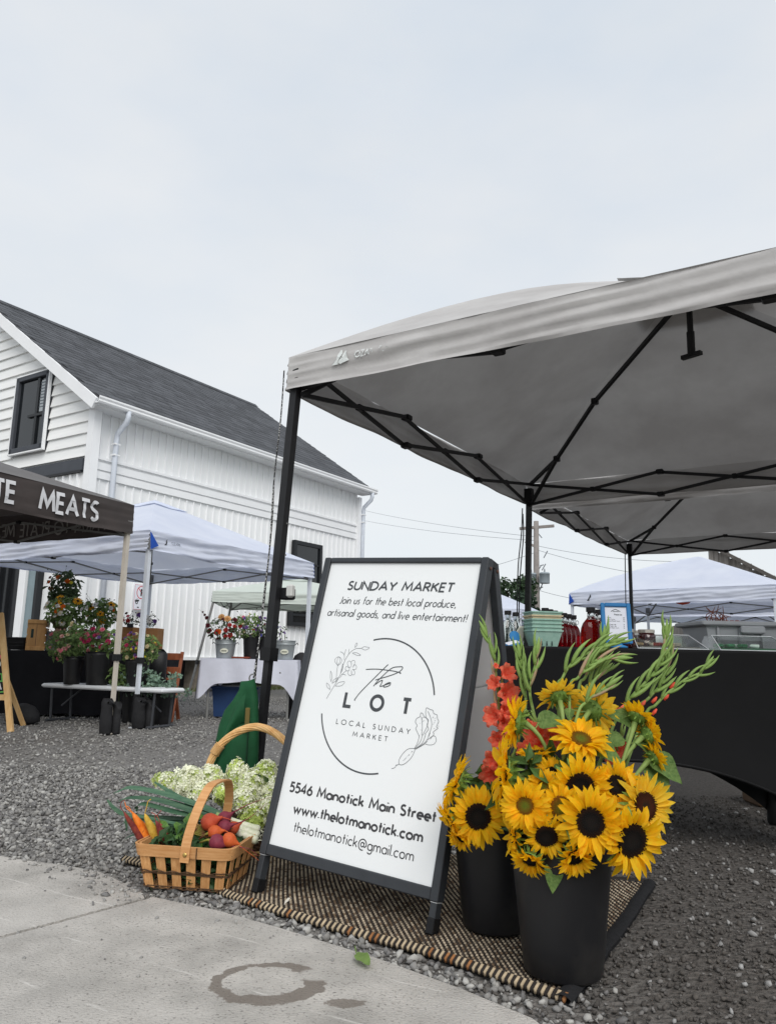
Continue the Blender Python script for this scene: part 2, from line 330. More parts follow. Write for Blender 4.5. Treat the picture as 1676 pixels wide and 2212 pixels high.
    l2, _ = blob(gp(748, 2183), .042, .026); bl = ramp(mth('ADD', l2, mth('MULTIPLY', mth('SUBTRACT', nd.outputs['Fac'], .5), 1.6)), .9, 1.05, .8, 0)
    src = mix(mth('MAXIMUM', mth('MULTIPLY', ring, gap), bl), src, (112, 103, 94))
    lk(src, b.inputs['Base Color']); return M_
conc = concrete_mat()
def slab(poly, label):
    bm = bmesh.new(); vs_ = [bm.verts.new((p.x, p.y, .014)) for p in poly]; f = bm.faces.new(vs_)
    bmesh.ops.recalc_face_normals(bm, faces=[f])
    if f.normal.z < 0: f.normal_flip()
    r_ = bmesh.ops.extrude_face_region(bm, geom=[f])
    for q in r_['geom']:
        if isinstance(q, bmesh.types.BMVert): q.co.z -= .12
    bm.faces.ensure_lookup_table(); bmesh.ops.recalc_face_normals(bm, faces=bm.faces)
    me = bpy.data.meshes.new('pavement_slab'); bm.to_mesh(me); me.materials.append(conc); o = put('pavement_slab', me); tag(o, label, None, None, 'structure'); return o
slab(slab_front, 'pale concrete pavement slab with a damp ring, in the foreground')
slab(slab_back, 'pale concrete pavement slab partly covered by gravel, beyond the joint')

def ground_mat():
    M_ = mat('gravel_ground', (92, 89, 86), .95, scale=38, col2=(148, 145, 141), bump=1.0, bscale=55, detail=8, dist=.02)
    t = M_.node_tree; nn = t.nodes; lk = t.links.new; b = nn['Principled BSDF']; src = b.inputs['Base Color'].links[0].from_socket
    tcn = nn.new('ShaderNodeTexCoord'); sep = nn.new('ShaderNodeSeparateXYZ'); lk(tcn.outputs['Object'], sep.inputs[0])
    # brown compacted earth to the right of the tent legs and between the stalls
    n_ = nn.new('ShaderNodeTexNoise'); n_.inputs['Scale'].default_value = .9; n_.inputs['Detail'].default_value = 5; lk(tcn.outputs['Object'], n_.inputs['Vector'])
    ad = nn.new('ShaderNodeMath'); ad.operation = 'ADD'; lk(sep.outputs[0], ad.inputs[0]); lk(n_.outputs['Fac'], ad.inputs[1])
    mr = nn.new('ShaderNodeMapRange'); lk(ad.outputs[0], mr.inputs[0]); mr.inputs[1].default_value = .5; mr.inputs[2].default_value = 1.25; mr.inputs[4].default_value = .82
    n3 = nn.new('ShaderNodeTexNoise'); n3.inputs['Scale'].default_value = 70; n3.inputs['Detail'].default_value = 6; lk(tcn.outputs['Object'], n3.inputs['Vector'])
    r3 = nn.new('ShaderNodeValToRGB'); lk(n3.outputs['Fac'], r3.inputs[0]); r3.color_ramp.elements[0].position = .35; r3.color_ramp.elements[0].color = (*lin((60, 56, 52)), 1); r3.color_ramp.elements[1].position = .68; r3.color_ramp.elements[1].color = (*lin((98, 92, 87)), 1)
    mx_ = nn.new('ShaderNodeMix'); mx_.data_type = 'RGBA'; lk(mr.outputs[0], mx_.inputs[0]); lk(src, mx_.inputs[6]); lk(r3.outputs[0], mx_.inputs[7])
    n4 = nn.new('ShaderNodeTexNoise'); n4.inputs['Scale'].default_value = .55; n4.inputs['Detail'].default_value = 4; lk(tcn.outputs['Object'], n4.inputs['Vector'])
    mr2 = nn.new('ShaderNodeMapRange'); lk(n4.outputs['Fac'], mr2.inputs[0]); mr2.inputs[1].default_value = .5; mr2.inputs[2].default_value = .68; mr2.inputs[4].default_value = .5
    m2 = nn.new('ShaderNodeMix'); m2.data_type = 'RGBA'; lk(mr2.outputs[0], m2.inputs[0]); lk(mx_.outputs[2], m2.inputs[6]); m2.inputs[7].default_value = (*lin((88, 82, 76)), 1)
    lk(m2.outputs[2], b.inputs['Base Color']); return M_
gm = ground_mat()
g = MB()
def gz(x, y): return -.004 + .012 * fbm(x, y, 3, .6) * min(1, max(0, (y - 3.2) / 2)) if 0 < y < 30 else -.004
xs = [-400, -60, -20] + [-10 + i * .5 for i in range(41)] + [20, 60, 400]; ys = [-60, -5] + [i * .5 for i in range(45)] + [40, 80, 400]
g.v = [(x, y, gz(x, y)) for y in ys for x in xs]; nx = len(xs)
g.f = [(j * nx + i, j * nx + i + 1, j * nx + nx + i + 1, j * nx + nx + i) for j in range(len(ys) - 1) for i in range(nx - 1)]; g.mi = [0] * len(g.f)
tag(g.build('ground', gm, smooth=True), kind='structure')

def pebbles(name, label, n, xr, yr, rr, mt, avoid, keep=None, zf=None, power=1.0):
    """n loose stones as one mesh: 20-sided distorted chips"""
    t = (1 + 5 ** .5) / 2
    V = np.array([(-1, t, 0), (1, t, 0), (-1, -t, 0), (1, -t, 0), (0, -1, t), (0, 1, t), (0, -1, -t), (0, 1, -t), (t, 0, -1), (t, 0, 1), (-t, 0, -1), (-t, 0, 1)]) / 1.9
    F = np.array([(0, 11, 5), (0, 5, 1), (0, 1, 7), (0, 7, 10), (0, 10, 11), (1, 5, 9), (5, 11, 4), (11, 10, 2), (10, 7, 6), (7, 1, 8), (3, 9, 4), (3, 4, 2), (3, 2, 6), (3, 6, 8), (3, 8, 9), (4, 9, 5), (2, 4, 11), (6, 2, 10), (8, 6, 7), (9, 8, 1)])
    px = RNG.uniform(*xr, n); py = yr[0] + (yr[1] - yr[0]) * RNG.uniform(0, 1, n) ** power; ok = np.ones(n, bool)
    ok &= np.abs(px) < py * .62 + .25
    for a in avoid: ok &= ~inpoly(px, py, a)
    if keep is not None: ok &= keep(px, py)
    px, py = px[ok], py[ok]; n = len(px)
    r_ = RNG.uniform(0, 1, n) ** 2.2 * (rr[1] - rr[0]) + rr[0]
    S = np.stack([r_ * RNG.uniform(.8, 1.45, n), r_ * RNG.uniform(.7, 1.1, n), r_ * RNG.uniform(.4, .85, n)], 1)
    vv = V[None] * (1 + RNG.uniform(-.42, .34, (n, 12, 1))) * S[:, None]
    q = RNG.normal(size=(n, 4)) * np.array([1, .35, .35, 1]); q /= np.linalg.norm(q, axis=1)[:, None]; a, b, c_, d = q.T
    R_ = np.stack([np.stack([1 - 2 * (c_ * c_ + d * d), 2 * (b * c_ - a * d), 2 * (b * d + a * c_)], 1), np.stack([2 * (b * c_ + a * d), 1 - 2 * (b * b + d * d), 2 * (c_ * d - a * b)], 1), np.stack([2 * (b * d - a * c_), 2 * (c_ * d + a * b), 1 - 2 * (b * b + c_ * c_)], 1)], 1)
    vv = np.einsum('nij,nkj->nki', R_, vv); base = np.zeros(n) if zf is None else zf
    vv += np.stack([px, py, base + S[:, 2] * .35], 1)[:, None]
    me = bpy.data.meshes.new(name); nv = n * 12; nf = n * 20
    me.vertices.add(nv); me.vertices.foreach_set('co', vv.reshape(-1).astype(np.float32)); me.loops.add(nf * 3); me.polygons.add(nf)
    idx = (F[None] + (np.arange(n) * 12)[:, None, None]).reshape(-1); me.loops.foreach_set('vertex_index', idx.astype(np.int32)); me.polygons.foreach_set('loop_start', np.arange(0, nf * 3, 3, dtype=np.int32))
    me.update(); me.validate(); me.materials.append(mt); return tag(put(name, me), label, 'gravel', None, 'stuff')
st = mat('stone_chip', (110, 110, 112), .85, scale=40, var=.1, isl_cols=[(90, 88, 86), (124, 122, 120), (152, 150, 146), (130, 127, 122), (194, 192, 186), (112, 109, 105)], bump=.3, bscale=300)
st2 = mat('earth_chip', (90, 86, 82), .9, scale=40, var=.1, isl_cols=[(62, 58, 55), (78, 74, 70), (92, 87, 82), (72, 68, 65), (128, 125, 122), (66, 63, 60)], bump=.3, bscale=300)
st3 = mat('pale_chip', (150, 149, 147), .85, scale=40, var=.1, isl_cols=[(118, 117, 116), (168, 167, 165), (140, 138, 136)], bump=.3, bscale=300)
slabs = [slab_front, slab_back]; rugp = [RUG]
pebbles('gravel', 'loose grey crushed stone in front of and beside the vegetable basket', 46000, (-3.2, .55), (1.75, 5.2), (.004, .0135), st, slabs + rugp, lambda x, y: x < .5 - .1 * y + RNG.uniform(-.3, .3, len(x)), power=1.3)
pebbles('gravel', 'grey gravel spread over the lot between the stalls on the left', 30000, (-7, 1.4), (5.0, 13.5), (.006, .014), st, [], lambda x, y: x < 1.0 + RNG.uniform(-.5, .5, len(x)), power=1.1)
pebbles('gravel', 'fine brown-grey grit on the packed earth right of the rug', 26000, (-.2, 3.2), (1.3, 4.6), (.003, .0085), st2, slabs + rugp, lambda x, y: x > .28 + RNG.uniform(-.35, .3, len(x)), power=1.2)
pebbles('gravel', 'scattered pale stones lying on the packed earth right of the buckets', 420, (.3, 2.6), (1.4, 4.4), (.006, .013), st3, slabs + rugp)
pebbles('gravel', 'few dark stone chips lying loose on the concrete slabs', 260, (-1.4, .3), (1.3, 2.95), (.003, .009), st, rugp, lambda x, y: (inpoly(x, y, slab_front) | inpoly(x, y, slab_back)) & (RNG.uniform(0, 1, len(x)) < np.clip((y - 1.5) * .7, .15, 1)), zf=.014)
pebbles('gravel', 'grey stone chips spilling over the edge of the back slab', 1500, (-1.5, -.55), (2.4, 2.98), (.004, .012), st, rugp, lambda x, y: inpoly(x, y, slab_back) & (RNG.uniform(0, 1, len(x)) < np.clip(((y - 2.62 + (x + 1.1) * .9)) * 3.2, .0, 1) ** 1.6), zf=.014)

# ------------------------------------------------------------------ the white building
bw = mat('white_siding', (240, 241, 241), .55, var=.02, scale=2, bump=.05, bscale=30, stretch=(1, 1, .2), rand=.02)
bw2 = mat('white_trim', (240, 241, 242), .5, var=.02, scale=3)
wood_white = mat('painted_clapboard', (234, 235, 234), .65, col2=(244, 244, 242), scale=3, bump=.12, bscale=25, rand=.025, stretch=(1, .15, 3))
roofm = mat('asphalt_shingle', (82, 84, 88), .95, scale=60, var=.3, rand=.22, bump=.6, bscale=300)
roofd = mat('roof_deck', (52, 53, 56), .95, scale=30, var=.2)
dark = mat('black_frame', (34, 36, 39), .45, var=.1)
charc = mat('charcoal_flashing', (72, 75, 81), .6, var=.06)
glassd = mat('window_glass', (20, 24, 28), .06, var=.1, spec=.6)
bC = Vector((-5.19, 13.1, 0)); bang = atan2(.838, .545)
bld = thing('white_building', 'white gabled building with black shingle roof behind the stalls', 'building', bC, bang)
BL, BW, EZ, RZ = 8.15, 8.2, 5.2, 8.03                     # length, gable width, eave height, ridge height
def bld_part(mb, n, m_, par=bld, **k): return mb.build(n, m_, par, **k)
hw = BW / 2; slope = (RZ - EZ) / hw
bld_part(MB().add([(.05, .05, .6), (.05, BW - .05, .6), (.05, BW - .05, EZ), (.05, hw, RZ - .06), (.05, .05, EZ), (BL - .05, .05, .6), (BL - .05, BW - .05, .6), (BL - .05, BW - .05, EZ), (BL - .05, hw, RZ - .06), (BL - .05, .05, EZ)],
    [(0, 1, 2, 3, 4), (9, 8, 7, 6, 5), (0, 4, 9, 5), (1, 6, 7, 2)]), 'wall', bw)
# clapboards on the gable
ex = .215; nb_ = int((RZ - 4.08) / ex) + 1
for i in range(nb_):
    z0 = 4.08 + i * ex; z1 = min(z0 + ex + .015, RZ - .1)
    if z1 - z0 < .06: continue
    ya = max(.1, (z1 - EZ) / slope + .02); yb = BW - ya
    if yb - ya < .3: continue
    segs = [(ya, yb)]
    if z1 > 4.36 and z0 < 5.9: segs = [(ya, 1.36), (2.46, yb)]
    for a, b in segs:
        if b - a > .05: bld_part(MB().add([(-.012, a, z0), (-.012, b, z0), (.03, b, z1), (.03, a, z1), (.06, a, z0), (.06, b, z0), (.06, b, z1), (.06, a, z1)], [(1, 0, 3, 2), (0, 1, 5, 4), (2, 3, 7, 6), (0, 4, 7, 3), (1, 2, 6, 5)]), 'clapboard', wood_white)
bld_part(MB().box((.02, .02, 2.75), (.16, .16, 4.4)), 'corner_board', bw2)
bld_part(MB().box((.02, 2.9, 3.93), (.1, 5.4, .22)), 'fascia_band', charc)
bld_part(MB().box((-.02, 2.9, 3.80), (.1, 5.45, .035)), 'drip_edge', dark)
for i in range(14): bld_part(MB().box((.0, .3 + i * .2, 3.0), (.09, .025, 1.52)) if i < 4 else MB().box((.0, .3 + i * .36, 3.0), (.09, .025, 1.52)), 'batten', bw2)
bld_part(MB().box((.03, 2.7, 2.2), (.05, 5.4, 3.2)), 'lower_panel', bw)
# side wall: bands, battens
for z, h in ((3.76, .13), (3.92, .13), (4.06, .05)): bld_part(MB().box((BL / 2, .035 if h > .1 else .028, z), (BL, .06, h)), 'band_board', bw2)
nbt = 44
for i in range(1, nbt):
    x = i * BL / nbt
    bld_part(MB().bevbox((x, .042, 4.5), (.03, .045, .86), .006), 'batten', bw2)
    bld_part(MB().bevbox((x + .04, .042, 2.15), (.028, .042, 3.06), .006), 'batten', bw2)
bld_part(MB().box((BL / 2, .02, .6), (BL, .1, .06)), 'base_trim', bw2)
bld_part(MB().box((BL - .05, .0, 2.7), (.12, .12, 4.2)), 'corner_board', bw2)
pier = mat('foundation_block', (126, 118, 108), .9, col2=(150, 142, 131), scale=9, bump=.4)
for x in (.2, 3.1, 5.6, 8.0): bld_part(MB().box((x, .25, .28), (.4, .4, .58)), 'foundation_pier', pier)
bld_part(MB().box((BL / 2, 1.6, .3), (BL - .1, .06, .6)), 'crawlspace_shade', dark)  # black sheet added to stand for the darkness inside the foundation openings
bld_part(MB().box((.35, 2.6, .3), (.1, 5.1, .6)), 'foundation_wall', pier)
# roof
ov, rk = .28, .2
def rp_(x, d, side=0, h=0):                               # point on the roof: d metres along the slope below the ridge
    l = sqrt(1 + slope ** 2); yy = hw - d / l; zz = RZ - d / l * slope
    if side: yy = BW - yy
    return Vector((x, yy, zz + h))
SL = (hw + ov) * sqrt(1 + slope ** 2)
for sd_ in (0, 1):
    a = [rp_(-rk, 0, sd_, .02), rp_(BL + rk, 0, sd_, .02), rp_(BL + rk, SL, sd_, .02), rp_(-rk, SL, sd_, .02)]
    bld_part(MB().add([*a, *[q + Vector((0, 0, -.07)) for q in a]], [(0, 3, 2, 1), (4, 5, 6, 7), (0, 1, 5, 4), (1, 2, 6, 5), (2, 3, 7, 6), (3, 0, 4, 7)] if not sd_ else [(0, 1, 2, 3), (7, 6, 5, 4), (4, 5, 1, 0), (5, 6, 2, 1), (6, 7, 3, 2), (7, 4, 0, 3)]), 'roof', roofd)
roof = [o for o in bld.children if o.name.startswith('roof')][0] if False else None
nrow, tabw = 24, .34; rowh = SL / nrow; tabs = []
for r_ in range(nrow):
    x = -rk - .02 + (r_ % 3) * .11 - .1; 
    while x < BL + rk:
        wd = tabw * U(.75, 1.2); x1 = min(x + wd, BL + rk + .03); x0 = max(x, -rk - .03)
        if x1 - x0 > .05: tabs.append((x0 + .004, x1 - .004, r_))
        x += wd
tabs.sort(key=lambda t: -t[2] * .12 + t[0])
def tabmesh(mb, x0, x1, r_):
    d1 = (r_ + 1) * rowh + .01; d0 = d1 - rowh - .03; j = U(0, .008)
    a = [rp_(x0, d0, 0, .026), rp_(x1, d0, 0, .026), rp_(x1, d1, 0, .034 + j), rp_(x0, d1, 0, .034 + j)]; b_ = [rp_(x1, d1, 0, .02), rp_(x0, d1, 0, .02)]
    mb.add([*a, *b_], [(0, 3, 2, 1), (3, 5, 4, 2)])
for t in tabs[:290]: mb = MB(); tabmesh(mb, *t); bld_part(mb, 'shingle', roofm)
mb = MB()
for t in tabs[290:]: tabmesh(mb, *t)
roofm2 = mat('asphalt_shingle_far', (82, 84, 88), .95, scale=60, var=.3, rand=.22, island=True, bump=.6, bscale=300)
tag(bld_part(mb, 'shingles', roofm2), kind='stuff')
for r_ in range(26): bld_part(MB().add([rp_(-rk + r_ * .33, .16, 0, .05), rp_(-rk + r_ * .33 + .32, .16, 0, .05), rp_(-rk + r_ * .33 + .32, 0, 0, .075), rp_(-rk + r_ * .33, 0, 0, .075), rp_(-rk + r_ * .33 + .32, .16, 1, .05), rp_(-rk + r_ * .33, .16, 1, .05)], [(0, 1, 2, 3), (3, 2, 4, 5)]), 'ridge_cap', roofm)
# rake boards and soffit, gutter, downspout
for sd_ in (0, 1):
    mb = MB(); a0, a1 = rp_(-rk - .03, 0, sd_, -.05), rp_(-rk - .03, SL, sd_, -.05); mb.bar(a0 + Vector((0, 0, -.05)), a1 + Vector((0, 0, -.05)), .045, .2, up=(1, 0, 0) if False else (0, 0, 1)); bld_part(mb, 'rake_board', bw2)
    mb = MB(); mb.bar(rp_(-rk / 2, .1, sd_, -.12), rp_(-rk / 2, SL, sd_, -.12), rk + .02, .02); bld_part(mb, 'soffit', bw2)
eave = rp_(0, SL); gy, gzz = eave.y - .06, eave.z - .04
prof = [(.05, -.06), (-.04, -.06), (-.06, -.03), (-.055, .0), (-.075, .03), (-.075, .06), (-.06, .06), (-.06, .03), (-.03, -.04), (.05, -.04)]
mb = MB(); n_ = len(prof); mb.add([(x, gy + a, gzz + b) for x in (-rk - .04, BL + rk + .04) for a, b in prof], [(i, (i + 1) % n_, n_ + (i + 1) % n_, n_ + i) for i in range(n_)] + [tuple(range(n_))[::-1], tuple(range(n_, 2 * n_))]); bld_part(mb, 'gutter', bw2)
bld_part(MB().box((BL / 2, -.12, gzz - .07), (BL + .3, .34, .02)), 'soffit', bw2)
def downspout(x):
    mb = MB(); pts = [(x, gy - .01, gzz - .05), (x, gy - .01, gzz - .16), (x, gy + .02, gzz - .24), (x, -.1, gzz - .42), (x, -.085, gzz - .52), (x, -.085, 3.9), (x, -.085, .5)]
    mb.tube(pts, [.055] * 7, 8, flat=.8); d_ = bld_part(mb, 'downspout', mat('downspout_metal', (205, 211, 220), .45, var=.04), smooth=True)
    for z in (4.15, 4.35, 2.2): MB().box((x, -.085, z), (.125, .1, .03)).build('strap', bw2, d_)
downspout(.42); downspout(BL + .06)
# gable window
win = bld_part(MB().box((.0, 1.91, 5.12), (.06, 1.0, 1.44)), 'window', glassd)
for c_, d in (((-.03, 1.43, 5.12), (.12, .09, 1.5)), ((-.03, 2.39, 5.12), (.12, .09, 1.5)), ((-.03, 1.91, 5.84), (.12, 1.05, .09)), ((-.03, 1.91, 4.41), (.12, 1.05, .1))): MB().bevbox(c_, d, .01).build('frame', charc, win)
for c_, d in (((-.02, 1.72, 5.1), (.09, .07, 1.36)), ((-.02, 1.72, 5.05), (.1, .5, .05))): MB().box(c_, d).build('sash', dark, win)
cur = mat('curtain', (170, 176, 180), .9, var=.1, scale=10)
MB().box((-.034, 1.56, 5.42), (.01, .2, .62)).build('curtain', cur, win)
bl_ = mat('window_blind', (96, 104, 110), .8, var=.1)
for i in range(9): MB().box((-.038, 1.6, 5.2 + i * .06), (.008, .16, .02)).build('blind_slat', bl_, win)
for c_, d in (((-.06, 1.375, 5.12), (.06, .025, 1.58)), ((-.06, 2.445, 5.12), (.06, .025, 1.58)), ((-.06, 1.91, 4.345), (.06, 1.1, .025)), ((-.06, 1.91, 5.9), (.06, 1.1, .025))): MB().box(c_, d).build('trim', bw2, win)
# side windows
for x0, x1, z0, z1 in ((5.55, 6.5, 2.35, 3.28), (5.5, 6.45, 1.4, 1.83)):
    w_ = bld_part(MB().box(((x0 + x1) / 2, -.01, (z0 + z1) / 2), (x1 - x0, .06, z1 - z0)), 'window', glassd); 
    for c_, d in (((x0, -.03, (z0 + z1) / 2), (.09, .1, z1 - z0 + .09)), ((x1, -.03, (z0 + z1) / 2), (.09, .1, z1 - z0 + .09)), (((x0 + x1) / 2, -.03, z0), (x1 - x0, .09, .09)), (((x0 + x1) / 2, -.03, z1), (x1 - x0, .09, .09)), (((x0 + x1) / 2, -.025, (z0 + z1) / 2), (x1 - x0, .07, .05))): MB().box(c_, d).build('frame', dark, w_)
# glazed shop door at the left
dr = bld_part(MB().box((-.0, 1.66, 1.35), (.05, 1.25, 2.2)), 'door', dark)
for y, wd in ((1.07, .09), (1.68, .1), (2.0, .07), (2.27, .09)): MB().bevbox((-.05, y, 1.35), (.12, wd, 2.3), .01).build('frame', dark, dr)
MB().box((-.03, 1.27, 1.35), (.03, .3, 2.1)).build('glass_panel', mat('pale_glass', (118, 136, 142), .15, var=.1, scale=3, spec=.6), dr)
MB().bevbox((-.05, 1.53, 1.35), (.1, .2, 2.2), .01).build('white_jamb', bw2, dr)
MB().box((-.045, 2.5, 1.5), (.06, .25, 2.4)).build('trim', bw2, dr)

# ------------------------------------------------------------------ barn, utility pole, wires, trees far off
def planks(root, A, B, z0, ztop, wd, mt, nm='plank', th=.04):
    d = (B - A); n = int(d.length / wd)
    for i in range(n):
        p = A + d * ((i + .5) / n); h = ztop(i / n); a = atan2(d.y, d.x)
        MB().box((p.x, p.y, (z0 + h) / 2), (d.length / n - .012, th + (i % 2) * .012, h - z0), (0, 0, a)).build(nm, mt, root)
barnw = mat('weathered_board', (112, 106, 100), .9, col2=(160, 154, 148), scale=5, stretch=(3, 3, .25), rand=.2, bump=.4)
barn = thing('barn', 'weathered grey board barn behind the white canopies at the right', 'barn', (9, 24, 0))
bA, bB = at(1540, 1400, 24) - Vector((9, 24, 0)), at(1790, 1400, 22) - Vector((9, 24, 0)); bA.z = bB.z = 0
zt = [at(1560, 1186, 23.2).z, at(1676, 1248, 22.6).z]
u0 = (1560 - 1540) / (1790 - 1540); u1 = (1676 - 1540) / (1790 - 1540)
planks(barn, bA, bB, 0, lambda t: max(2.2, zt[0] + (zt[1] - zt[0]) * (t - u0) / (u1 - u0)), .3, barnw)
mb = MB(); dd = (bB - bA); a_ = bA.copy(); ztp = zt[0] + (zt[0] - zt[1]) * u0 / (u1 - u0)
mb.bar((a_.x, a_.y - .15, ztp + .05), (bB.x, bB.y - .15, ztp + (zt[1] - zt[0]) / (u1 - u0) * 1.0 + .05), .3, .1); mb.build('rake_board', mat('grey_rake', (92, 88, 84), .9, var=.2), barn)
MB().add([(bA.x, bA.y, 0), (bB.x, bB.y, 0), (bB.x + 2, bB.y + 9, 0), (bA.x + 2, bA.y + 9, 0), (bA.x, bA.y, 2.2), (bB.x, bB.y, 2.2), (bB.x + 2, bB.y + 9, 2.2), (bA.x + 2, bA.y + 9, 2.2)], [(1, 2, 6, 5), (2, 3, 7, 6), (3, 0, 4, 7), (4, 5, 6, 7)]).build('wall', barnw, barn)

polem = mat('weathered_pole', (138, 132, 128), .9, var=.15, scale=4); steel = mat('grey_steel', (150, 160, 166), .5, var=.06); wire = mat('dark_wire', (140, 145, 150), .6, var=.05)
PY = 34; pb = at(1160, 1415, PY); ptop = at(1157.5, 1126, PY)
up_ = thing('utility_pole', 'wooden utility pole with crossarm and two grey transformers', 'utility pole', (pb.x, PY, 0))
def ul(u, v, Y=PY): q = at(u, v, Y); return q - Vector((pb.x, PY, 0))
mb = MB(); mb.tube([(0, 0, 0), (0, 0, ptop.z * .5), (ptop.x - pb.x, 0, ptop.z)], [.16, .14, .11], 10); mb.build('pole', polem, up_, True)
mb = MB(); mb.bar(ul(1122, 1142), ul(1196, 1136), .12, .12); mb.build('crossarm', polem, up_)
mb = MB(); mb.bar(ul(1134, 1170), ul(1158, 1182), .09, .09); mb.build('brace', polem, up_)
for u in (1146.5, 1172.5):
    a, b = ul(u, 1262), ul(u, 1240); a.y -= .35 if u > 1160 else .1; b.y = a.y
    mb = MB(); mb.lathe([(.0, a.z), (.21, a.z), (.22, a.z + .03), (.22, b.z - .05), (.24, b.z - .04), (.2, b.z + .03), (.05, b.z + .05)], 16, (a.x, a.y, 0)); t_ = mb.build('transformer', steel, up_, True)
    MB().lathe([(.03, b.z), (.035, b.z + .12), (.02, b.z + .2)], 8, (a.x, a.y, 0)).build('bushing', wire, t_)
for (u0_, v0_, u1_, v1_) in ((1157, 1240, 1168, 1222), (1166, 1222, 1174, 1220), (1170, 1232, 1178, 1218), (1160, 1150, 1170, 1162), (1172, 1258, 1166, 1274), (1150, 1275, 1172, 1268), (1174, 1205, 1182, 1190)):
    mb = MB(); mb.tube([ul(u0_, v0_), ul(u1_, v1_)], .025, 5); mb.build('fitting', wire, up_)
def span(a, b, lab, sag=.6):
    p = [a.lerp(b, i / 14) - Vector((0, 0, sag * 4 * (i / 14) * (1 - i / 14))) for i in range(15)]; mb = MB(); mb.tube([q - a for q in p], .009, 4)
    tag(mb.build('power_line', wire, None, loc=a), lab, 'cable')
span(at(1160, 1160, PY), at(700, 1080, 60), 'highest overhead wire running left from the utility pole', .3)
span(at(1160, 1168, PY), at(700, 1105, 60), 'second overhead wire running left from the utility pole', .3)
span(at(1160, 1192, PY), at(760, 1262, 45), 'low thin wire sloping down left from the utility pole', .5)
span(at(1160, 1179, PY), at(1600, 1210, 30), 'upper overhead wire running right from the utility pole', .3)
span(at(1160, 1188, PY), at(1600, 1260, 30), 'middle overhead wire running right from the utility pole', .3)
span(at(1160, 1274, PY), at(1420, 1292, 30), 'lowest overhead wire running right below the transformers', .3)

def leafcloud(n, pos, size, asp=.5, bend=.15, outward=None):
    """n folded leaf shapes; pos(i) -> (point, normal-ish)"""
    mb = MB()
    for i in range(n):
        p, nrm = pos(i); s_ = size * U(.6, 1.3); R_ = frame(Vector(nrm) + Vector((U(-1, 1), U(-1, 1), U(-1, 1))) * .7) @ Matrix.Rotation(U(0, 6.28), 3, 'Z'); p = Vector(p)
        q = [Vector((0, 0, 0)), Vector((s_ * .45, s_ * asp * .5, s_ * bend)), Vector((s_, 0, -s_ * bend * U(0, 1.5))), Vector((s_ * .45, -s_ * asp * .5, s_ * bend)), Vector((s_ * .5, 0, 0))]
        mb.add([p + R_ @ x for x in q], [(0, 4, 1), (4, 2, 1), (0, 3, 4), (4, 3, 2)])
    return mb
bark = mat('bark', (74, 62, 52), .95, var=.25, scale=12, bump=.6)
def tree(loc, h, r, label, leafm, n=2200, seed=1):
    random.seed(seed); t = thing('tree', label, 'tree', loc, group='trees beyond the market')
    mb = MB(); mb.tube([(0, 0, 0), (.05, 0, h * .35), (-.05, .05, h * .65), (0, 0, h * .9)], [.18, .15, .1, .03], 8)
    cl = []
    for i in range(16):
        a = U(0, 6.28); zz = h * U(.3, .98); rr = r * (1 - .6 * abs(zz / h - .5)) * U(.3, 1); c_ = Vector((cos(a) * rr, sin(a) * rr, zz)); cl.append((c_, r * U(.22, .42))); mb.tube([(0, 0, zz * .75), c_ * .6 + Vector((0, 0, zz * .3)), c_], [.06, .04, .015], 5)
    mb.build('trunk', bark, t, True)
    def pos(i):
        c_, s_ = cl[i % len(cl)]; d = Vector((U(-1, 1), U(-1, 1), U(-.7, 1))).normalized(); return c_ + d * s_ * U(.5, 1), d
    tag(leafcloud(n, pos, .19, .55).build('crown', leafm, t), kind='stuff')
lf_dark = mat('tree_leaf', (58, 78, 52), .6, var=.25, scale=3, rand=.3, island=True, trans=.25)
lf_pine = mat('pine_leaf', (48, 66, 50), .65, var=.25, scale=3, rand=.3, island=True, trans=.15)
tb = at(1098, 1415, 30); tree((tb.x, 30, 0), at(1098, 1262, 30).z, 1.35, 'dark green tree just left of the black tent leg and utility pole', lf_dark, 3600, 3)
tb = at(1135, 1415, 27); tree((tb.x, 27, 0), at(1135, 1285, 27).z, .8, 'smaller dark tree standing right behind the black tent leg', lf_pine, 2200, 5)
# ------------------------------------------------------------------ canopies
grey_cloth = mat('grey_canopy_cloth', (182, 179, 177), .8, scale=1.6, col2=(206, 204, 202), bump=.3, bscale=16, trans=.15, dist=.012, detail=9)
white_cloth = mat('white_canopy_cloth', (222, 228, 244), .75, scale=2, col2=(232, 237, 250), bump=.1, bscale=12, trans=.3, dist=.01)
pale_cloth = mat('pale_canopy_cloth', (214, 222, 214), .8, scale=2, var=.03, bump=.1, bscale=12, trans=.25)
brown_cloth = mat('brown_canopy_cloth', (54, 47, 45), .7, scale=3, col2=(66, 57, 54), bump=.1, bscale=14, trans=.12, sheen=.3)
blk = mat('black_metal', (30, 30, 32), .5, var=.15, scale=12, spec=.4); blk2 = mat('black_plastic', (24, 24, 26), .45, var=.1)
whm = mat('white_metal', (214, 219, 226), .4, var=.03); creamm = mat('cream_metal', (198, 190, 178), .5, var=.05); greym = mat('grey_metal', (128, 128, 126), .45, var=.08)
bluec = mat('blue_cloth', (34, 78, 168), .7, var=.08)
screw = mat('bright_screw', (190, 190, 190), .3, metal=.8)
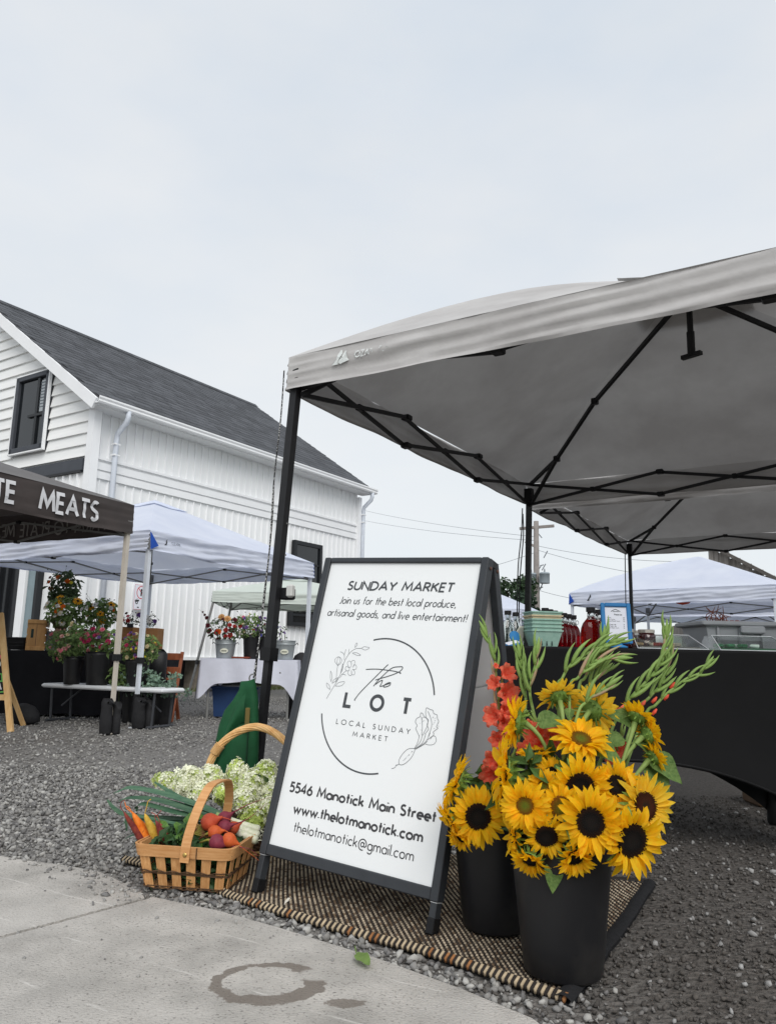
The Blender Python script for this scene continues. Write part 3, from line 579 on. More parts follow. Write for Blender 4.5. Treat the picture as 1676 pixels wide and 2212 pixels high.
def tent(name, label, c0, ang, LX, LY, zb, vh, peak, cloth, fm, nsc=3, legw=.035, wr=.02, seed=0, hipb=.1, legs=(0, 1, 2, 3), truss=(0, 1, 2, 3), rafters=True, trd=.17, tw=.02, thandle=None, group='pop-up canopies of the market', splay=0, blue=False, vent=True, inner=None):
    t = thing(name, label, 'canopy', c0, ang, group); zt_ = zb + vh; cx_, cy_ = LX / 2, LY / 2
    cs = [(0, 0), (LX, 0), (LX, LY), (0, LY)]
    def ep(sd_, s_):
        a, b = cs[sd_], cs[(sd_ + 1) % 4]; return Vector((a[0] + (b[0] - a[0]) * s_, a[1] + (b[1] - a[1]) * s_, 0))
    nrm = [Vector((0, -1, 0)), Vector((1, 0, 0)), Vector((0, 1, 0)), Vector((-1, 0, 0))]
    def vp(sd_, s_, q, off=0):                            # valance surface, q = 0 at the top, 1 at the hem
        p = ep(sd_, s_); en = min(1, 6 * min(s_, 1 - s_)) if 0 <= s_ <= 1 else 0
        d = wr * en * (fbm(s_ * 1.3 + seed, q * 3.2 + s_ * 2.2, sd_ * 5, 1.4) * 1.0 + .3 * fbm(s_ * 5, q * 8 + s_ * 6, seed + sd_, 1.3)) + wr * .5 * q
        fold = .35 * wr * (1 - en) * sin(q * 26 + s_ * 8) * (1 if s_ > 0 else 0)
        p += nrm[sd_] * (d + fold + off); p.z = zt_ - vh * q - .018 * en * q * (1 + fbm(s_ * 5, seed, 2, 1)) * (.4 if vh < .2 else 1); return p
    def rpnt(sd_, s_, tt):
        e_ = ep(sd_, s_); c_ = Vector((cx_, cy_, 0)); p = e_.lerp(c_, tt); hip = abs(s_ - .5) * 2
        hb = hipb * (1 - .7 * s_ if sd_ == 0 else .3 + .7 * s_ if sd_ == 3 else .3); z = zt_ + (peak - zt_) * (tt + hb * sin(pi * tt) * (.35 + .65 * hip)) + .018 * fbm(p.x, p.y, seed, 1.1) * (1 - tt) * min(1, tt * 8); z -= .03 * sin(pi * s_) * (1 - tt) ** 2 * min(1, tt * 5)
        p.z = z; return p
    mb = MB()
    for sd_ in range(4):
        mb.grid(lambda a, b, q=sd_: vp(q, a, b), 64, 12, flip=True); mb.grid(lambda a, b, q=sd_: rpnt(q, a, b * .985), 26, 14)
    cn = mb.build('canopy', cloth, t, True)
    for sd_ in range(4): MB().grid(lambda a, b, q=sd_: vp(q, a, .93 + b * .075, .0025), 64, 1, flip=True).build('hem', cloth, cn, True)
    # seams
    if vent:
        v_ = MB(); s_ = .16
        for sd_ in range(4): v_.grid(lambda a, b, q=sd_: rpnt(q, a, 1 - s_ * 1.25 + b * s_ * 1.24) + Vector((0, 0, .016 + .004 * sin(a * 9) - .004 * b)), 8, 3)
        v_.build('vent_flap', cloth, cn, True)
    for i in legs:
        x, y = cs[i]; ix = .03 if x == 0 else -.03; iy = .03 if y == 0 else -.03; a = Vector((x + ix, y + iy, zb + .05)); sx = -splay if x == 0 else splay; sy = -splay if y == 0 else splay; b = Vector((x + ix + sx, y + iy + sy, .0)); mid = b.lerp(a, .36)
        mb = MB(); mb.bar(mid, a, legw); lg = mb.build('leg', fm, t)
        MB().bar(b, mid, legw * .8).build('lower_leg', fm, lg)
        MB().bar(mid - (a - b).normalized() * .03, mid + (a - b).normalized() * .03, legw * 1.45).build('collar', blk2, lg)
        MB().bevbox((b.x, b.y, .006), (.085, .085, .012), .003).build('foot', fm, lg)
        MB().bar(a - Vector((0, 0, .04)), a + Vector((0, 0, .07)), legw * 1.55).build('corner_bracket', blk2 if fm in (blk,) else greym, lg)
    zu, zl = zb + .17 if vh < .19 else zb + .04, zb - .0
    zu = zb + trd * .9; zl = zb - trd * .12; inn = .05
    def tp(sd_, s_):
        p = ep(sd_, s_) - nrm[sd_] * inn
        a, b = cs[sd_], cs[(sd_ + 1) % 4]; d = Vector((b[0] - a[0], b[1] - a[1], 0)).normalized(); return p + d * (.05 * (1 - 2 * s_))
    for sd_ in truss:
        for k in range(nsc):
            a, b = tp(sd_, k / nsc), tp(sd_, (k + 1) / nsc); zu, zl = (zb + trd * .9, zb - trd * .12) if sd_ else (zb + trd * .72, zb + trd * .08)
            for z0, z1, o in ((zu, zl, .011), (zl, zu, -.011)):
                MB().bar((a.x, a.y, z0) + Vector((0, 0, 0)) if False else Vector((a.x, a.y, z0)) - nrm[sd_] * o, Vector((b.x, b.y, z1)) - nrm[sd_] * o, tw * .6, tw).build('truss_bar', fm if fm is blk else greym, t)
            for z in (zu, zl):
                if k: MB().bevbox((a.x, a.y, z), (tw * 2.4, tw * 2.4, tw * 1.5), .005).build('joint', blk2, t)
            c_ = (a + b) / 2; MB().bevbox((c_.x, c_.y, (zu + zl) / 2), (tw * 1.5, tw * 2.2, tw * 1.5), .004).build('joint', blk2, t)
    if rafters:
        zu, zl = zb + trd * .9, zb - trd * .12
        for i in range(4):
            x, y = cs[i]; a = Vector((x, y, zl)).lerp(Vector((cx_, cy_, zl)), .03); c_ = Vector((cx_, cy_, peak - .07)); md = a.lerp(c_, .5); md.z = rpnt(i, 0, .5).z - .05; hi = Vector((x, y, zu)).lerp(Vector((cx_, cy_, zu)), .03); q1 = a.lerp(md, .45); q1.z += .03
            for p_, q_ in ((a, q1), (q1, md), (md, c_), (hi, q1)): MB().bar(p_, q_, tw, tw * 1.1).build('rafter', fm if fm is blk else greym, t)
            MB().bevbox(md, (tw * 2, tw * 2, tw * 2), .004).build('joint', blk2, t); MB().bevbox(q1, (tw * 2, tw * 2, tw * 2), .004).build('joint', blk2, t)
        MB().bevbox((cx_, cy_, peak - .07), (.12, .12, .05), .01).build('peak_hub', blk2, t)
    if thandle:
        mb = MB(); mb.tube([(cx_, cy_, peak - .08), (cx_, cy_, thandle)], .017, 8); mb.bar((cx_ - .055, cy_ + .02, thandle), (cx_ + .055, cy_ - .02, thandle), .03, .022); mb.tube([(cx_, cy_, thandle + .14), (cx_, cy_, thandle + .0)], .022, 8); mb.build('centre_pole', blk, t)
    if blue:
        for i in blue:
            for sd_, s0, s1 in ((i, 0, .03),):
                if sd_ == (i + 3) % 4: a, b = vp(sd_, s1, .1, .012), vp(sd_, s0, .75, .02)
                else: a, b = vp(sd_, s0, .1, .012), vp(sd_, s1, .75, .02)
                cpt = vp(sd_, s1 if sd_ != i else s0, .98, .015)
                MB().add([a, b, cpt, a - nrm[sd_] * .01, b - nrm[sd_] * .01, cpt - nrm[sd_] * .01], [(0, 1, 2), (5, 4, 3), (0, 3, 4, 1), (1, 4, 5, 2), (2, 5, 3, 0)]).build('corner_patch', bluec, cn)
    return t, cn, vp
def valance_text(cn, vp, sd_, txt, cap, s_of, q0, LXm, vh, mt, wd, off=.004, gap=.18, mirror=False, stretch=1, name='lettering', jit=0):
    """s_of: metres from corner 0 of that side where text starts; letters follow the cloth"""
    ss, tw_ = text_strokes(txt, gap); mb = MB()
    for i, s_ in enumerate(ss):
        def fn(x, y, z):
            X = s_of + (x if not mirror else (tw_ - x)) * cap * stretch; return vp(sd_, X / LXm, q0 - y * cap / vh, off + .0004 * (i % 6))
        ribbon(mb, s_, wd, fn, seg=.25)
    return mb.build(name, mt, cn)

P1 = at(622, 830, 3.6); P2 = at(1138, 1095, 6.3); d12 = (P2 - P1); d12.z = 0; L12 = d12.length; ang1 = atan2(-d12.x, d12.y)   # local y runs from P1 to P2
T1, cn1, vp1 = tent('grey_canopy', 'grey pop-up canopy on black frame over the produce table', (P1.x, P1.y, 0), ang1, 3.2, L12, 2.01, .17, 2.9, grey_cloth, blk, 3, .04, .02, 1, .19, thandle=2.45, splay=.075, trd=.17, tw=.022)
P3 = at(1356, 1205, 9.2); d23 = P3 - P2
o2 = Vector((P2.x, P2.y, 0)) + d12.normalized() * .12
T2, cn2, vp2 = tent('grey_canopy', 'second grey canopy standing directly behind the front grey canopy', (o2.x, o2.y, 0), ang1, 3.2, 3.1, 1.98, .17, 2.85, grey_cloth, blk, 3, .035, .02, 4, .1, legs=(1, 2, 3), trd=.17, tw=.02)
# worn logo on the front canopy's valance
wlogo = mat('worn_white_print', (214, 218, 216), .8, var=.04)
def vmap(vp, sd_, LX, vh, s0, q0, sc):
    return lambda x, y, z: vp(sd_, (s0 + x * sc) / LX, q0 - y * sc / vh, .006 + z)
mb = MB(); f_ = vmap(vp1, 0, 3.2, .17, .27, .56, .075)
out_ = [(0, 0), (.1, .12), (.25, .3), (.38, .6), (.52, .95), (.6, 1.0), (.68, .85), (.74, .7), (.66, .5), (.48, .32), (.42, .15), (.46, 0)]
out2 = [(.52, .08), (.5, .2), (.6, .36), (.74, .5), (.82, .68), (.9, .86), (.97, .86), (1.05, .6), (1.16, .3), (1.3, .14), (.9, .06), (.64, 0)]
for o_ in (out_, out2):
    c_ = (sum(p[0] for p in o_) / len(o_), sum(p[1] for p in o_) / len(o_)); mb.add([f_(*p, 0) for p in o_] + [f_(*c_, 0)], [(i, (i + 1) % len(o_), len(o_)) for i in range(len(o_))])
mb.build('mountain_logo', wlogo, cn1)
valance_text(cn1, vp1, 0, 'OZA', .028, .40, .46, 3.2, .17, wlogo, .2, .006, .22, name='worn_lettering', stretch=1.0)
mb = MB(); f_ = vmap(vp1, 0, 3.2, .17, .475, .46, .028)
for i, s_ in enumerate(([(0, 0), (0, .5)], [(0, .95), (.25, 1)], [(.3, .55), (.4, .5)], [(.55, 1), (.6, .7)], [(.75, .5), (.8, .2)], [(2.1, 1), (2.5, 1)], [(2.25, .8), (2.25, .6)], [(2.7, .1), (3.0, .1)], [(3.5, .6), (3.7, .4)])): ribbon(mb, s_, .18, f_, .0003 * i)
mb.build('worn_lettering', wlogo, cn1)

# brown canopy with lettering, its far corner in view
PM = at(286, 1150, 7.2); mdir = Vector((.44, .898, 0)); mN = PM - mdir * 3.0
T3, cn3, vp3 = tent('brown_canopy', 'dark brown canopy printed with white capitals at the left edge', (mN.x, mN.y, 0), atan2(.898, .44), 3.0, 3.0, PM.z - .01, .27, 2.62, brown_cloth, creamm, 2, .04, .012, 9, .02, legs=(1, 2), truss=(1, 2), rafters=True, trd=.2, tw=.02, vent=False)
wprint = mat('white_print', (214, 214, 216), .7, var=.05, scale=6); gprint = mat('show_through_print', (150, 147, 144), .8, var=.05)
valance_text(cn3, vp3, 0, 'MEATS', .148, 3.0 - 1.06, .77, 3.0, .27, wprint, .2, .009, .2, stretch=1.03)
valance_text(cn3, vp3, 0, 'PLATE', .148, 3.0 - 1.86, .77, 3.0, .27, wprint, .2, .009, .2, stretch=1.06)
valance_text(cn3, vp3, 1, 'FARM TO PLATE MEATS', .12, .34, .8, 3.0, .27, gprint, .15, -.02, .2, stretch=.98)
# white canopy with blue corners, left
PW = at(322, 1187, 7.7); wd_ = Vector((.478, .878, 0)); 
T4, cn4, vp4 = tent('white_canopy', 'white canopy with blue corner patches over the flower stall', (PW.x, PW.y, 0), atan2(.878, .478), 2.95, 2.95, PW.z + .0, .2, 2.62, white_cloth, whm, 2, .042, .035, 13, .05, trd=.17, tw=.018, blue=(0, 1))
tape = mat('black_tape', (26, 26, 28), .5, var=.1)
lg = [o for o in T4.children if o.name.startswith('leg')][0]
for z in (.09, .19, .3): MB().box((.03, .03, z), (.044, .044, .045)).build('tape_band', tape, lg)
mb = MB(); f_ = vmap(vp4, 0, 2.95, .2, .2, .62, .06)
mb.add([f_(*p, 0) for p in out_ + [(.4, .4)]], [(i, (i + 1) % len(out_), len(out_)) for i in range(len(out_))]); mb.build('mountain_logo', mat('dark_print', (58, 60, 64), .7, var=.1), cn4)
valance_text(cn4, vp4, 0, 'OZARK', .03, .31, .55, 2.95, .2, mat('faded_print', (150, 156, 168), .8), .16, .003, .2, name='faded_lettering')
# pale slant-leg canopy in front of the building
PL = at(458, 1302, 12.6)
T5, cn5, vp5 = tent('pale_canopy', 'pale greenish-white slant-leg canopy against the building wall', (PL.x, PL.y, 0), radians(4), 2.6, 2.2, PL.z + .02, .17, 2.05, pale_cloth, greym, 2, .03, .02, 21, .05, trd=.16, tw=.018, splay=.28)
# white canopies at the right, far back
PR0 = at(1230, 1303, 13.2); PR1 = at(1676, 1287, 11.0); dr_ = PR1 - PR0; dr_.z = 0
T6, cn6, vp6 = tent('white_canopy', 'large white canopy with blue corner behind the red bottles', (PR0.x, PR0.y, 0), atan2(dr_.y, dr_.x), dr_.length, 3.1, PR0.z - .02, .2, 2.55, white_cloth, whm, 2, .04, .03, 33, .1, trd=.2, tw=.02, blue=(0, 1), vent=False)
mb = MB(); f_ = vmap(vp6, 0, dr_.length, .2, .33, .7, .1)
mb.add([f_(*p, 0) for p in out_ + [(.4, .4)]], [(i, (i + 1) % len(out_), len(out_)) for i in range(len(out_))]); mb.build('mountain_logo', mat('dark_print'), cn6)
rb = at(1478, 1297, 12.15); mb = MB(); mb.add([(-.21, 0, .035), (-.12, 0, -.05), (-.03, 0, -.07), (.06, 0, -.05), (.1, 0, -.02), (.2, 0, .045), (-.21, .02, .035), (-.12, .02, -.05), (-.03, .02, -.07), (.06, .02, -.05), (.1, .02, -.02), (.2, .02, .045)], [(0, 1, 2, 3, 4, 5), (11, 10, 9, 8, 7, 6), (0, 6, 7, 1), (1, 7, 8, 2), (2, 8, 9, 3), (3, 9, 10, 4), (4, 10, 11, 5), (5, 11, 6, 0)])
tag(mb.build('pennant', mat('rust_red_cloth', (168, 62, 40), .8, var=.12), None, loc=rb), 'rust red scalloped cloth hanging under the white canopy hem', 'pennant')
PR2 = at(1195, 1345, 17.5)
T7, cn7, vp7 = tent('white_canopy', 'farther white canopy seen under the big white canopy at right', (PR2.x + 1.4, 17.0, 0), radians(-22), 3.4, 3.0, 1.72, .2, 2.5, white_cloth, whm, 3, .04, .015, 41, .1, trd=.3, tw=.022, vent=False)
PR3 = at(1052, 1318, 15.5)
T8, cn8, vp8 = tent('white_canopy', 'small slice of white canopy between the sandwich board and tent leg', (PR3.x - 1.55, 16.2, 0), radians(-25), 2.4, 2.4, 1.5, .2, 2.25, white_cloth, whm, 2, .04, .015, 51, .1, trd=.2, vent=False)
gt = at(1476, 1395, 19); greent = mat('pale_green_cloth', (196, 214, 190), .8, var=.04, trans=.2)
T9, cn9, vp9 = tent('green_canopy', 'tiny pale green pointed canopy far off between the jars and bin', (gt.x - .75, 19, 0), 0, 1.5, 1.5, 1.02, .12, 1.42, greent, whm, 2, .03, .006, 61, .02, trd=.1, tw=.012, vent=False)
# guy ropes hanging on the tent legs
rope_m = mat('black_white_cord', (30, 30, 32), .8, col2=(170, 170, 168), scale=130, fac=(.56, .58), detail=0)
def cord(name, pts, r, lab, cat='rope', mt=rope_m):
    a = Vector(pts[0]); mb = MB(); mb.tube(catmull([Vector(p) - a for p in pts], 8), r, 6); return tag(mb.build(name, mt, None, True, a), lab, cat)
cord('guy_rope', [at(614, 800, 3.58), at(607, 900, 3.56), at(592, 1040, 3.54), at(583, 1180, 3.52), at(570, 1290, 3.51), at(552, 1460, 3.47)], .0035, 'black and white cord hanging from the front canopy corner to green bag')
cord('guy_rope', [at(592, 1040, 3.545), at(588, 1130, 3.53), at(577, 1240, 3.52), at(566, 1340, 3.5), at(548, 1465, 3.46)], .0035, 'second strand of cord beside the front tent leg, below its knot')
cord('guy_rope', [at(1128, 1098, 6.25), at(1126, 1150, 6.25), at(1119, 1220, 6.25), at(1117, 1290, 6.25), at(1116, 1390, 6.25)], .005, 'dark cord hanging beside the middle black tent leg', mt=blk2)
cord('guy_rope', [at(1129, 1110, 6.22), at(1130, 1160, 6.22), at(1124, 1230, 6.22), at(1121, 1300, 6.22), at(1120, 1390, 6.22)], .005, 'second dark cord looped down the middle black tent leg', mt=blk2)
cord('guy_rope', [at(1349, 1175, 9.1), at(1350, 1240, 9.1), at(1351, 1310, 9.1)], .006, 'thin cord hanging beside the far black tent leg', mt=blk2)
lg1 = [o for o in T1.children if o.name.startswith('leg')][0]
MB().bevbox((.03, .03, 1.02), (.06, .06, .055), .006).build('clamp', blk2, lg1); MB().bevbox((.075, .0, 1.03), (.035, .03, .06), .008).build('release_button', mat('grey_button', (196, 196, 192), .5), lg1)
MB().lathe([(.006, 0), (.006, .004)], 8, (0, 0, 0), rot=Matrix.Rotation(pi / 2, 3, 'X')).build('screw', screw, lg1, loc=(.045, -.002, 2.02))
for z in (.4, .52, .66, .8, 1.2, 1.35): MB().lathe([(.004, 0), (.004, .003)], 8, (0, 0, 0), rot=Matrix.Rotation(pi / 2, 3, 'X')).build('rivet', greym, lg1, loc=(.03, .009, z))
# green weight bag tied to the front leg
gb = mat('green_canvas', (24, 78, 46), .75, var=.15, scale=7, bump=.25, bscale=30, dist=.01)
bp0 = Vector((P1.x - .085, P1.y - .06, 0)); gbag = thing('weight_bag', 'dark green canvas weight bag hanging on the front tent leg', 'bag', (bp0.x, bp0.y, .12))
mb = MB(); sec = []
for z, wl, wr_, dp in ((0, .12, .06, .05), (.1, .13, .065, .055), (.22, .13, .065, .055), (.3, .12, .06, .05), (.36, .1, .055, .035), (.42, .06, .05, .025), (.47, .04, .04, .02), (.51, .035, .03, .015)): sec.append((z, wl, wr_, dp))
vs = []; n_ = 20
for z, wl, wr_, dp in sec:
    for j in range(n_):
        q = 2 * pi * j / n_; x = cos(q); xx = (x * wr_ if x > 0 else x * wl) - .02; vs.append((xx, sin(q) * dp + .012 * sin(xx * 60 + z * 9), z + .012 * sin(xx * 40)))
mb.add(vs, [(i * n_ + j, i * n_ + (j + 1) % n_, (i + 1) * n_ + (j + 1) % n_, (i + 1) * n_ + j) for i in range(len(sec) - 1) for j in range(n_)] + [tuple(range(n_))[::-1], tuple(range((len(sec) - 1) * n_, len(sec) * n_))]); mb.build('sack', gb, gbag, True)
MB().grid(lambda a, b: Vector((-.02 - .125 * a - .02 * b * a, -.045 - .022 * sin(pi * b) - .01 * a, .45 - .33 * a ** 1.5 - .12 * b * (1 - .35 * a))), 8, 6).build('flap', gb, gbag, True)
MB().bevbox((-.005, -.058, .34), (.02, .006, .1), .002).build('leather_tab', mat('tan_tab', (112, 98, 52), .7), gbag); MB().bar((.0, -.056, 0), (.0, -.05, .3), .012, .004).build('seam', mat('dark_green_seam', (18, 50, 32), .8), gbag)
mb = MB(); mb.tube([(.0 + .014 * cos(a), -.01, .515 + .018 * sin(a)) for a in [i * pi / 6 for i in range(12)]], .0035, 6, closed=True); mb.build('grommet', greym, gbag, True)
# ------------------------------------------------------------------ woven rug
RT = .012
def rugp_(u, v):                                          # u along the long side from the left, v from front to back
    a = RUG[0].lerp(RUG[1], u); b = RUG[3].lerp(RUG[2], u); p = a.lerp(b, v)
    wv = .012 * fbm(u * 3, v * 2.2, 7, 1.4) + .006 * sin(u * 9 + v * 5) * (.4 + v); p.z = RT + max(-.004, wv * (.3 + .9 * v)) ; p += Vector((.012 * sin(u * 11), .012 * sin(u * 8 + 1), 0)) * (1 - v); return p
rug = thing('woven_rug', 'brown and cream woven rug under the board, basket and buckets', 'rug', (0, 0, 0))
rb_ = mat('rug_dark_weave', (44, 38, 33), .95, scale=60, var=.3, bump=.5, bscale=150)
mb = MB(); mb.grid(lambda a, b: rugp_(a, b), 90, 50); mb.grid(lambda a, b: rugp_(a, b) - Vector((0, 0, .008)), 90, 50, flip=True); mb.build('backing', rb_, rug, True)
def yarn():
    M_ = bpy.data.materials.new('rug_yarn'); M_.use_nodes = True; t = M_.node_tree; b = t.nodes['Principled BSDF']; a = t.nodes.new('ShaderNodeVertexColor'); a.layer_name = 'yarn'
    n_ = t.nodes.new('ShaderNodeTexNoise'); n_.inputs['Scale'].default_value = 500; tcn = t.nodes.new('ShaderNodeTexCoord'); t.links.new(tcn.outputs['Object'], n_.inputs['Vector'])
    h = t.nodes.new('ShaderNodeHueSaturation'); mr = t.nodes.new('ShaderNodeMapRange'); mr.inputs[3].default_value = .7; mr.inputs[4].default_value = 1.25; t.links.new(n_.outputs['Fac'], mr.inputs[0]); t.links.new(mr.outputs[0], h.inputs['Value']); t.links.new(a.outputs[0], h.inputs['Color'])
    t.links.new(h.outputs[0], b.inputs['Base Color']); b.inputs['Roughness'].default_value = .95; b.inputs['Specular IOR Level'].default_value = .1; return M_
yarnm = yarn()
nu, nv_ = 168, 84; vs, fs, cols = [], [], []
for j in range(nv_):
    for i in range(nu):
        band = 1.4 * fbm(i * .11, j * .025, 1, 1) + .5 * fbm(i * .5, j * .06, 9, 1)
        u = (i + .5 + (j % 2) * .5 * 0) / nu; v = (j + .5) / nv_
        p = rugp_(u, v); du = (rugp_(u + .5 / nu, v) - p) * 1.0; dv = (rugp_(u, v + .5 / nv_) - p) * .92; up = Vector((0, 0, .0042)); s0 = len(vs)
        vs += [p - du * .95, p - dv, p + du * .95, p + dv, p + up, p - du * .5 - dv * .55 + up * .75, p + du * .5 - dv * .55 + up * .75, p + du * .5 + dv * .55 + up * .75, p - du * .5 + dv * .55 + up * .75]
        fs += [(s0, s0 + 1, s0 + 5), (s0 + 1, s0 + 6, s0 + 5), (s0 + 1, s0 + 2, s0 + 6), (s0 + 2, s0 + 7, s0 + 6), (s0 + 2, s0 + 3, s0 + 7), (s0 + 3, s0 + 8, s0 + 7), (s0 + 3, s0, s0 + 8), (s0, s0 + 5, s0 + 8), (s0 + 4, s0 + 5, s0 + 6), (s0 + 4, s0 + 6, s0 + 7), (s0 + 4, s0 + 7, s0 + 8), (s0 + 4, s0 + 8, s0 + 5)]
        cream = (i + j) % 2 == 0; wob = U(.8, 1.15)
        if cream: k = U(.7, 1.05) * (1 + .25 * band); c = (.42 * k, .345 * k, .25 * k) if U(0, 1) > .18 + .25 * (band < -.15) else (.2 * k, .14 * k, .09 * k)
        else: k = U(.6, 1.4); c = (.045 * k, .037 * k, .032 * k)
        cols += [(*c, 1)] * 9
me = bpy.data.meshes.new('yarn'); me.from_pydata(vs, [], fs); ca = me.color_attributes.new('yarn', 'FLOAT_COLOR', 'POINT'); ca.data.foreach_set('color', np.array(cols, dtype=np.float32).reshape(-1)); me.polygons.foreach_set('use_smooth', [True] * len(fs)); me.materials.append(yarnm); tag(put('yarn', me, rug), kind='stuff')
st_a = mat('cream_stitch', (182, 164, 136), .95, var=.15, scale=80); st_b = mat('black_stitch', (48, 43, 40), .95, var=.2, scale=80); st_c = mat('rust_stitch', (150, 104, 66), .95, var=.2, scale=80)
for i in range(196):
    u = (i + .5) / 196; p = rugp_(u, 0); q = rugp_(u + .004, 0); d = (q - p).normalized(); s_ = Vector((-d.y, d.x, 0)); k = st_a if i % 2 else st_b
    if k is st_a and U(0, 1) < .12: k = st_c
    mb = MB(); c_ = [p + s_ * .022 + Vector((0, 0, .004)) + d * .004, p + s_ * .006 + Vector((0, 0, .010)), p - s_ * .006 + Vector((0, 0, .002)), p - s_ * .003 + Vector((0, 0, -.006)) - d * .002]
    mb.tube(c_, [.003, .0047, .005, .0035], 6); mb.build('stitch', k, rug, True)
hem = mat('black_hem', (30, 30, 32), .95, var=.2, scale=60, bump=.4, bscale=300)
mb = MB(); mb.grid(lambda a, b: rugp_(.985 + a * .024, -.012 + b * 1.02) + Vector((0, 0, .007 + .006 * sin(pi * a) - .014 * max(0, a - .7))), 5, 50); mb.grid(lambda a, b: rugp_(.985 + a * .024, -.012 + b * 1.02) - Vector((0, 0, .006)), 5, 50, flip=True); mb.build('hem_band', hem, rug, True)
mb = MB(); mb.grid(lambda a, b: rugp_(a, .99 + b * .03) + Vector((0, 0, .006)), 60, 2); mb.build('back_hem', st_b, rug, True)

# ------------------------------------------------------------------ sandwich board
PWd, PHt = .615, .974
sT = Vector((-.205, 2.852, .332 + CAMZ)); sa = Vector((.5125, -.339, -.029)); sb = Vector((-.157, -.162, -.948))
ax = sa.normalized(); az = -sb.normalized(); az = (az - ax * az.dot(ax)).normalized(); ay = az.cross(ax)        # ay points to the back
sO = sT + sb                                             # panel's lower left corner
SK = .965                                                # the board is this much smaller than first measured
sroot = Vector((sO.x + .25, sO.y - .1, CAMZ + (.014 - CAMZ) / SK))
sign = thing('sandwich_board', 'tall white sandwich board with black frame standing on the rug', 'sandwich board', (sroot.x * SK, sroot.y * SK, .014)); sign.scale = (SK,) * 3
def sp_(x, y, z=0): return sO + ax * x + az * y - ay * z - sroot      # x across, y up the panel, z proud of the face
SR = Matrix((ax, ay, az)).transposed()
frm = mat('board_frame', (53, 56, 60), .5, var=.08, scale=14, spec=.4, bump=.08, bscale=200); panelm = mat('white_board', (236, 238, 238), .45, var=.01, scale=2)
ink = mat('grey_ink', (74, 77, 80), .6, var=.04); ink2 = mat('dark_ink', (64, 64, 66), .6, var=.04)
def sbar(x0, x1, y0, y1, z0, z1, n, m_, par=sign): return MB().bevbox(sp_((x0 + x1) / 2, (y0 + y1) / 2, (z0 + z1) / 2), (x1 - x0, z1 - z0, y1 - y0), .003, SR).build(n, m_, par)
sbar(-.004, PWd + .004, -.004, PHt + .004, -.006, 0, 'panel', panelm)
fw = .026
GZ = CAMZ + (.014 - CAMZ) / SK; LFZ = ((sO - ax * fw).z - GZ) / az.z; RFZ = ((sO + ax * (PWd + fw)).z - GZ) / az.z
sbar(-fw - .002, -.002, -.035, PHt + .018, -.03, .012, 'stile', frm); sbar(PWd + .002, PWd + fw + .002, -.035, PHt + .018, -.03, .012, 'stile', frm)
sbar(-.001, PWd + .001, PHt - .001, PHt + .018, -.028, .010, 'top_rail', frm); sbar(-.001, PWd + .001, -.034, -.001, -.028, .010, 'bottom_rail', frm)
sbar(-fw + .0005, -.0045, -LFZ + .012, -.036, -.026, .008, 'leg', frm); sbar(PWd + .0045, PWd + fw - .0005, -RFZ + .012, -.036, -.026, .008, 'leg', frm)
sbar(-fw - .001, -.003, -LFZ + .002, -LFZ + .045, -.029, .011, 'foot_cap', blk2); sbar(PWd + .003, PWd + fw + .001, -RFZ + .002, -RFZ + .045, -.029, .011, 'foot_cap', blk2)
wt = mat('white_gap', (206, 208, 210), .5); sbar(-fw, -.004, -.0375, -.0355, -.027, .009, 'spacer', wt); sbar(PWd + .004, PWd + fw, -.0375, -.0355, -.027, .009, 'spacer', wt)
# rear frame
ah = Vector((sa.x, sa.y, 0)).normalized(); bh = Vector((-ah.y, ah.x, 0)); rO = sp_(0, PHt + .005, -.045)
rz = (Vector((0, 0, -1)) + bh * .30).normalized(); rz = (rz - ax * rz.dot(ax)).normalized(); rn = rz.cross(ax)
RR = Matrix((ax, rn, rz)).transposed()
def rbar(x0, x1, y0, y1, z0, z1, n, m_, par=sign): return MB().bevbox(rO + ax * ((x0 + x1) / 2) + rz * ((y0 + y1) / 2) + rn * ((z0 + z1) / 2), (x1 - x0, z1 - z0, y1 - y0), .003, RR).build(n, m_, par)
rl = rO.z / -rz.z; rl2 = (rO + ax * PWd).z / -rz.z
rbar(-fw, 0, -.005, rl - .004, -.03, .005, 'rear_stile', frm); rbar(PWd, PWd + fw, -.005, rl2 - .004, -.03, .005, 'rear_stile', frm)
rbar(0, PWd, .0, .025, -.028, .003, 'rear_rail', frm); rbar(.0, PWd, .97, 1.0, -.028, .003, 'rear_rail', frm); rbar(.001, PWd - .001, .026, .969, -.016, -.010, 'rear_panel', mat('grey_back_panel', (232, 233, 235), .6, var=.02))
for x in (.001, PWd - .02): rbar(x + .0, x + .019, .47, .5, -.033, -.0285, 'cross_brace', frm)
rbar(.0, PWd, .468, .502, -.034, -.029, 'cross_rail', frm)
for x in (-.012, PWd + .012):
    mb = MB(); mb.bar(sp_(x, PHt - .40, -.034), rO + ax * x + rz * .40 - rn * .034, .004, .018, up=(1, 0, 0)); mb.build('spreader_bar', screw, sign)
    mb = MB(); mb.bevbox((sp_(x, PHt + .004, -.034) + rO + ax * x) / 2 - rz * .004 + Vector((0, 0, .0)), (.03, .05, .028), .004, SR); mb.build('hinge', blk2, sign)
for x in (PWd + fw + .0035,):
    for p in (sp_(x, PHt - .015, -.01), rO + ax * (PWd + fw + .001) + rz * .02 - rn * .012): MB().lathe([(.006, 0), (.006, .003), (.003, .004)], 10, p, rot=frame(ax)).build('bolt', mat('rusty_bolt', (92, 66, 56), .6), sign)
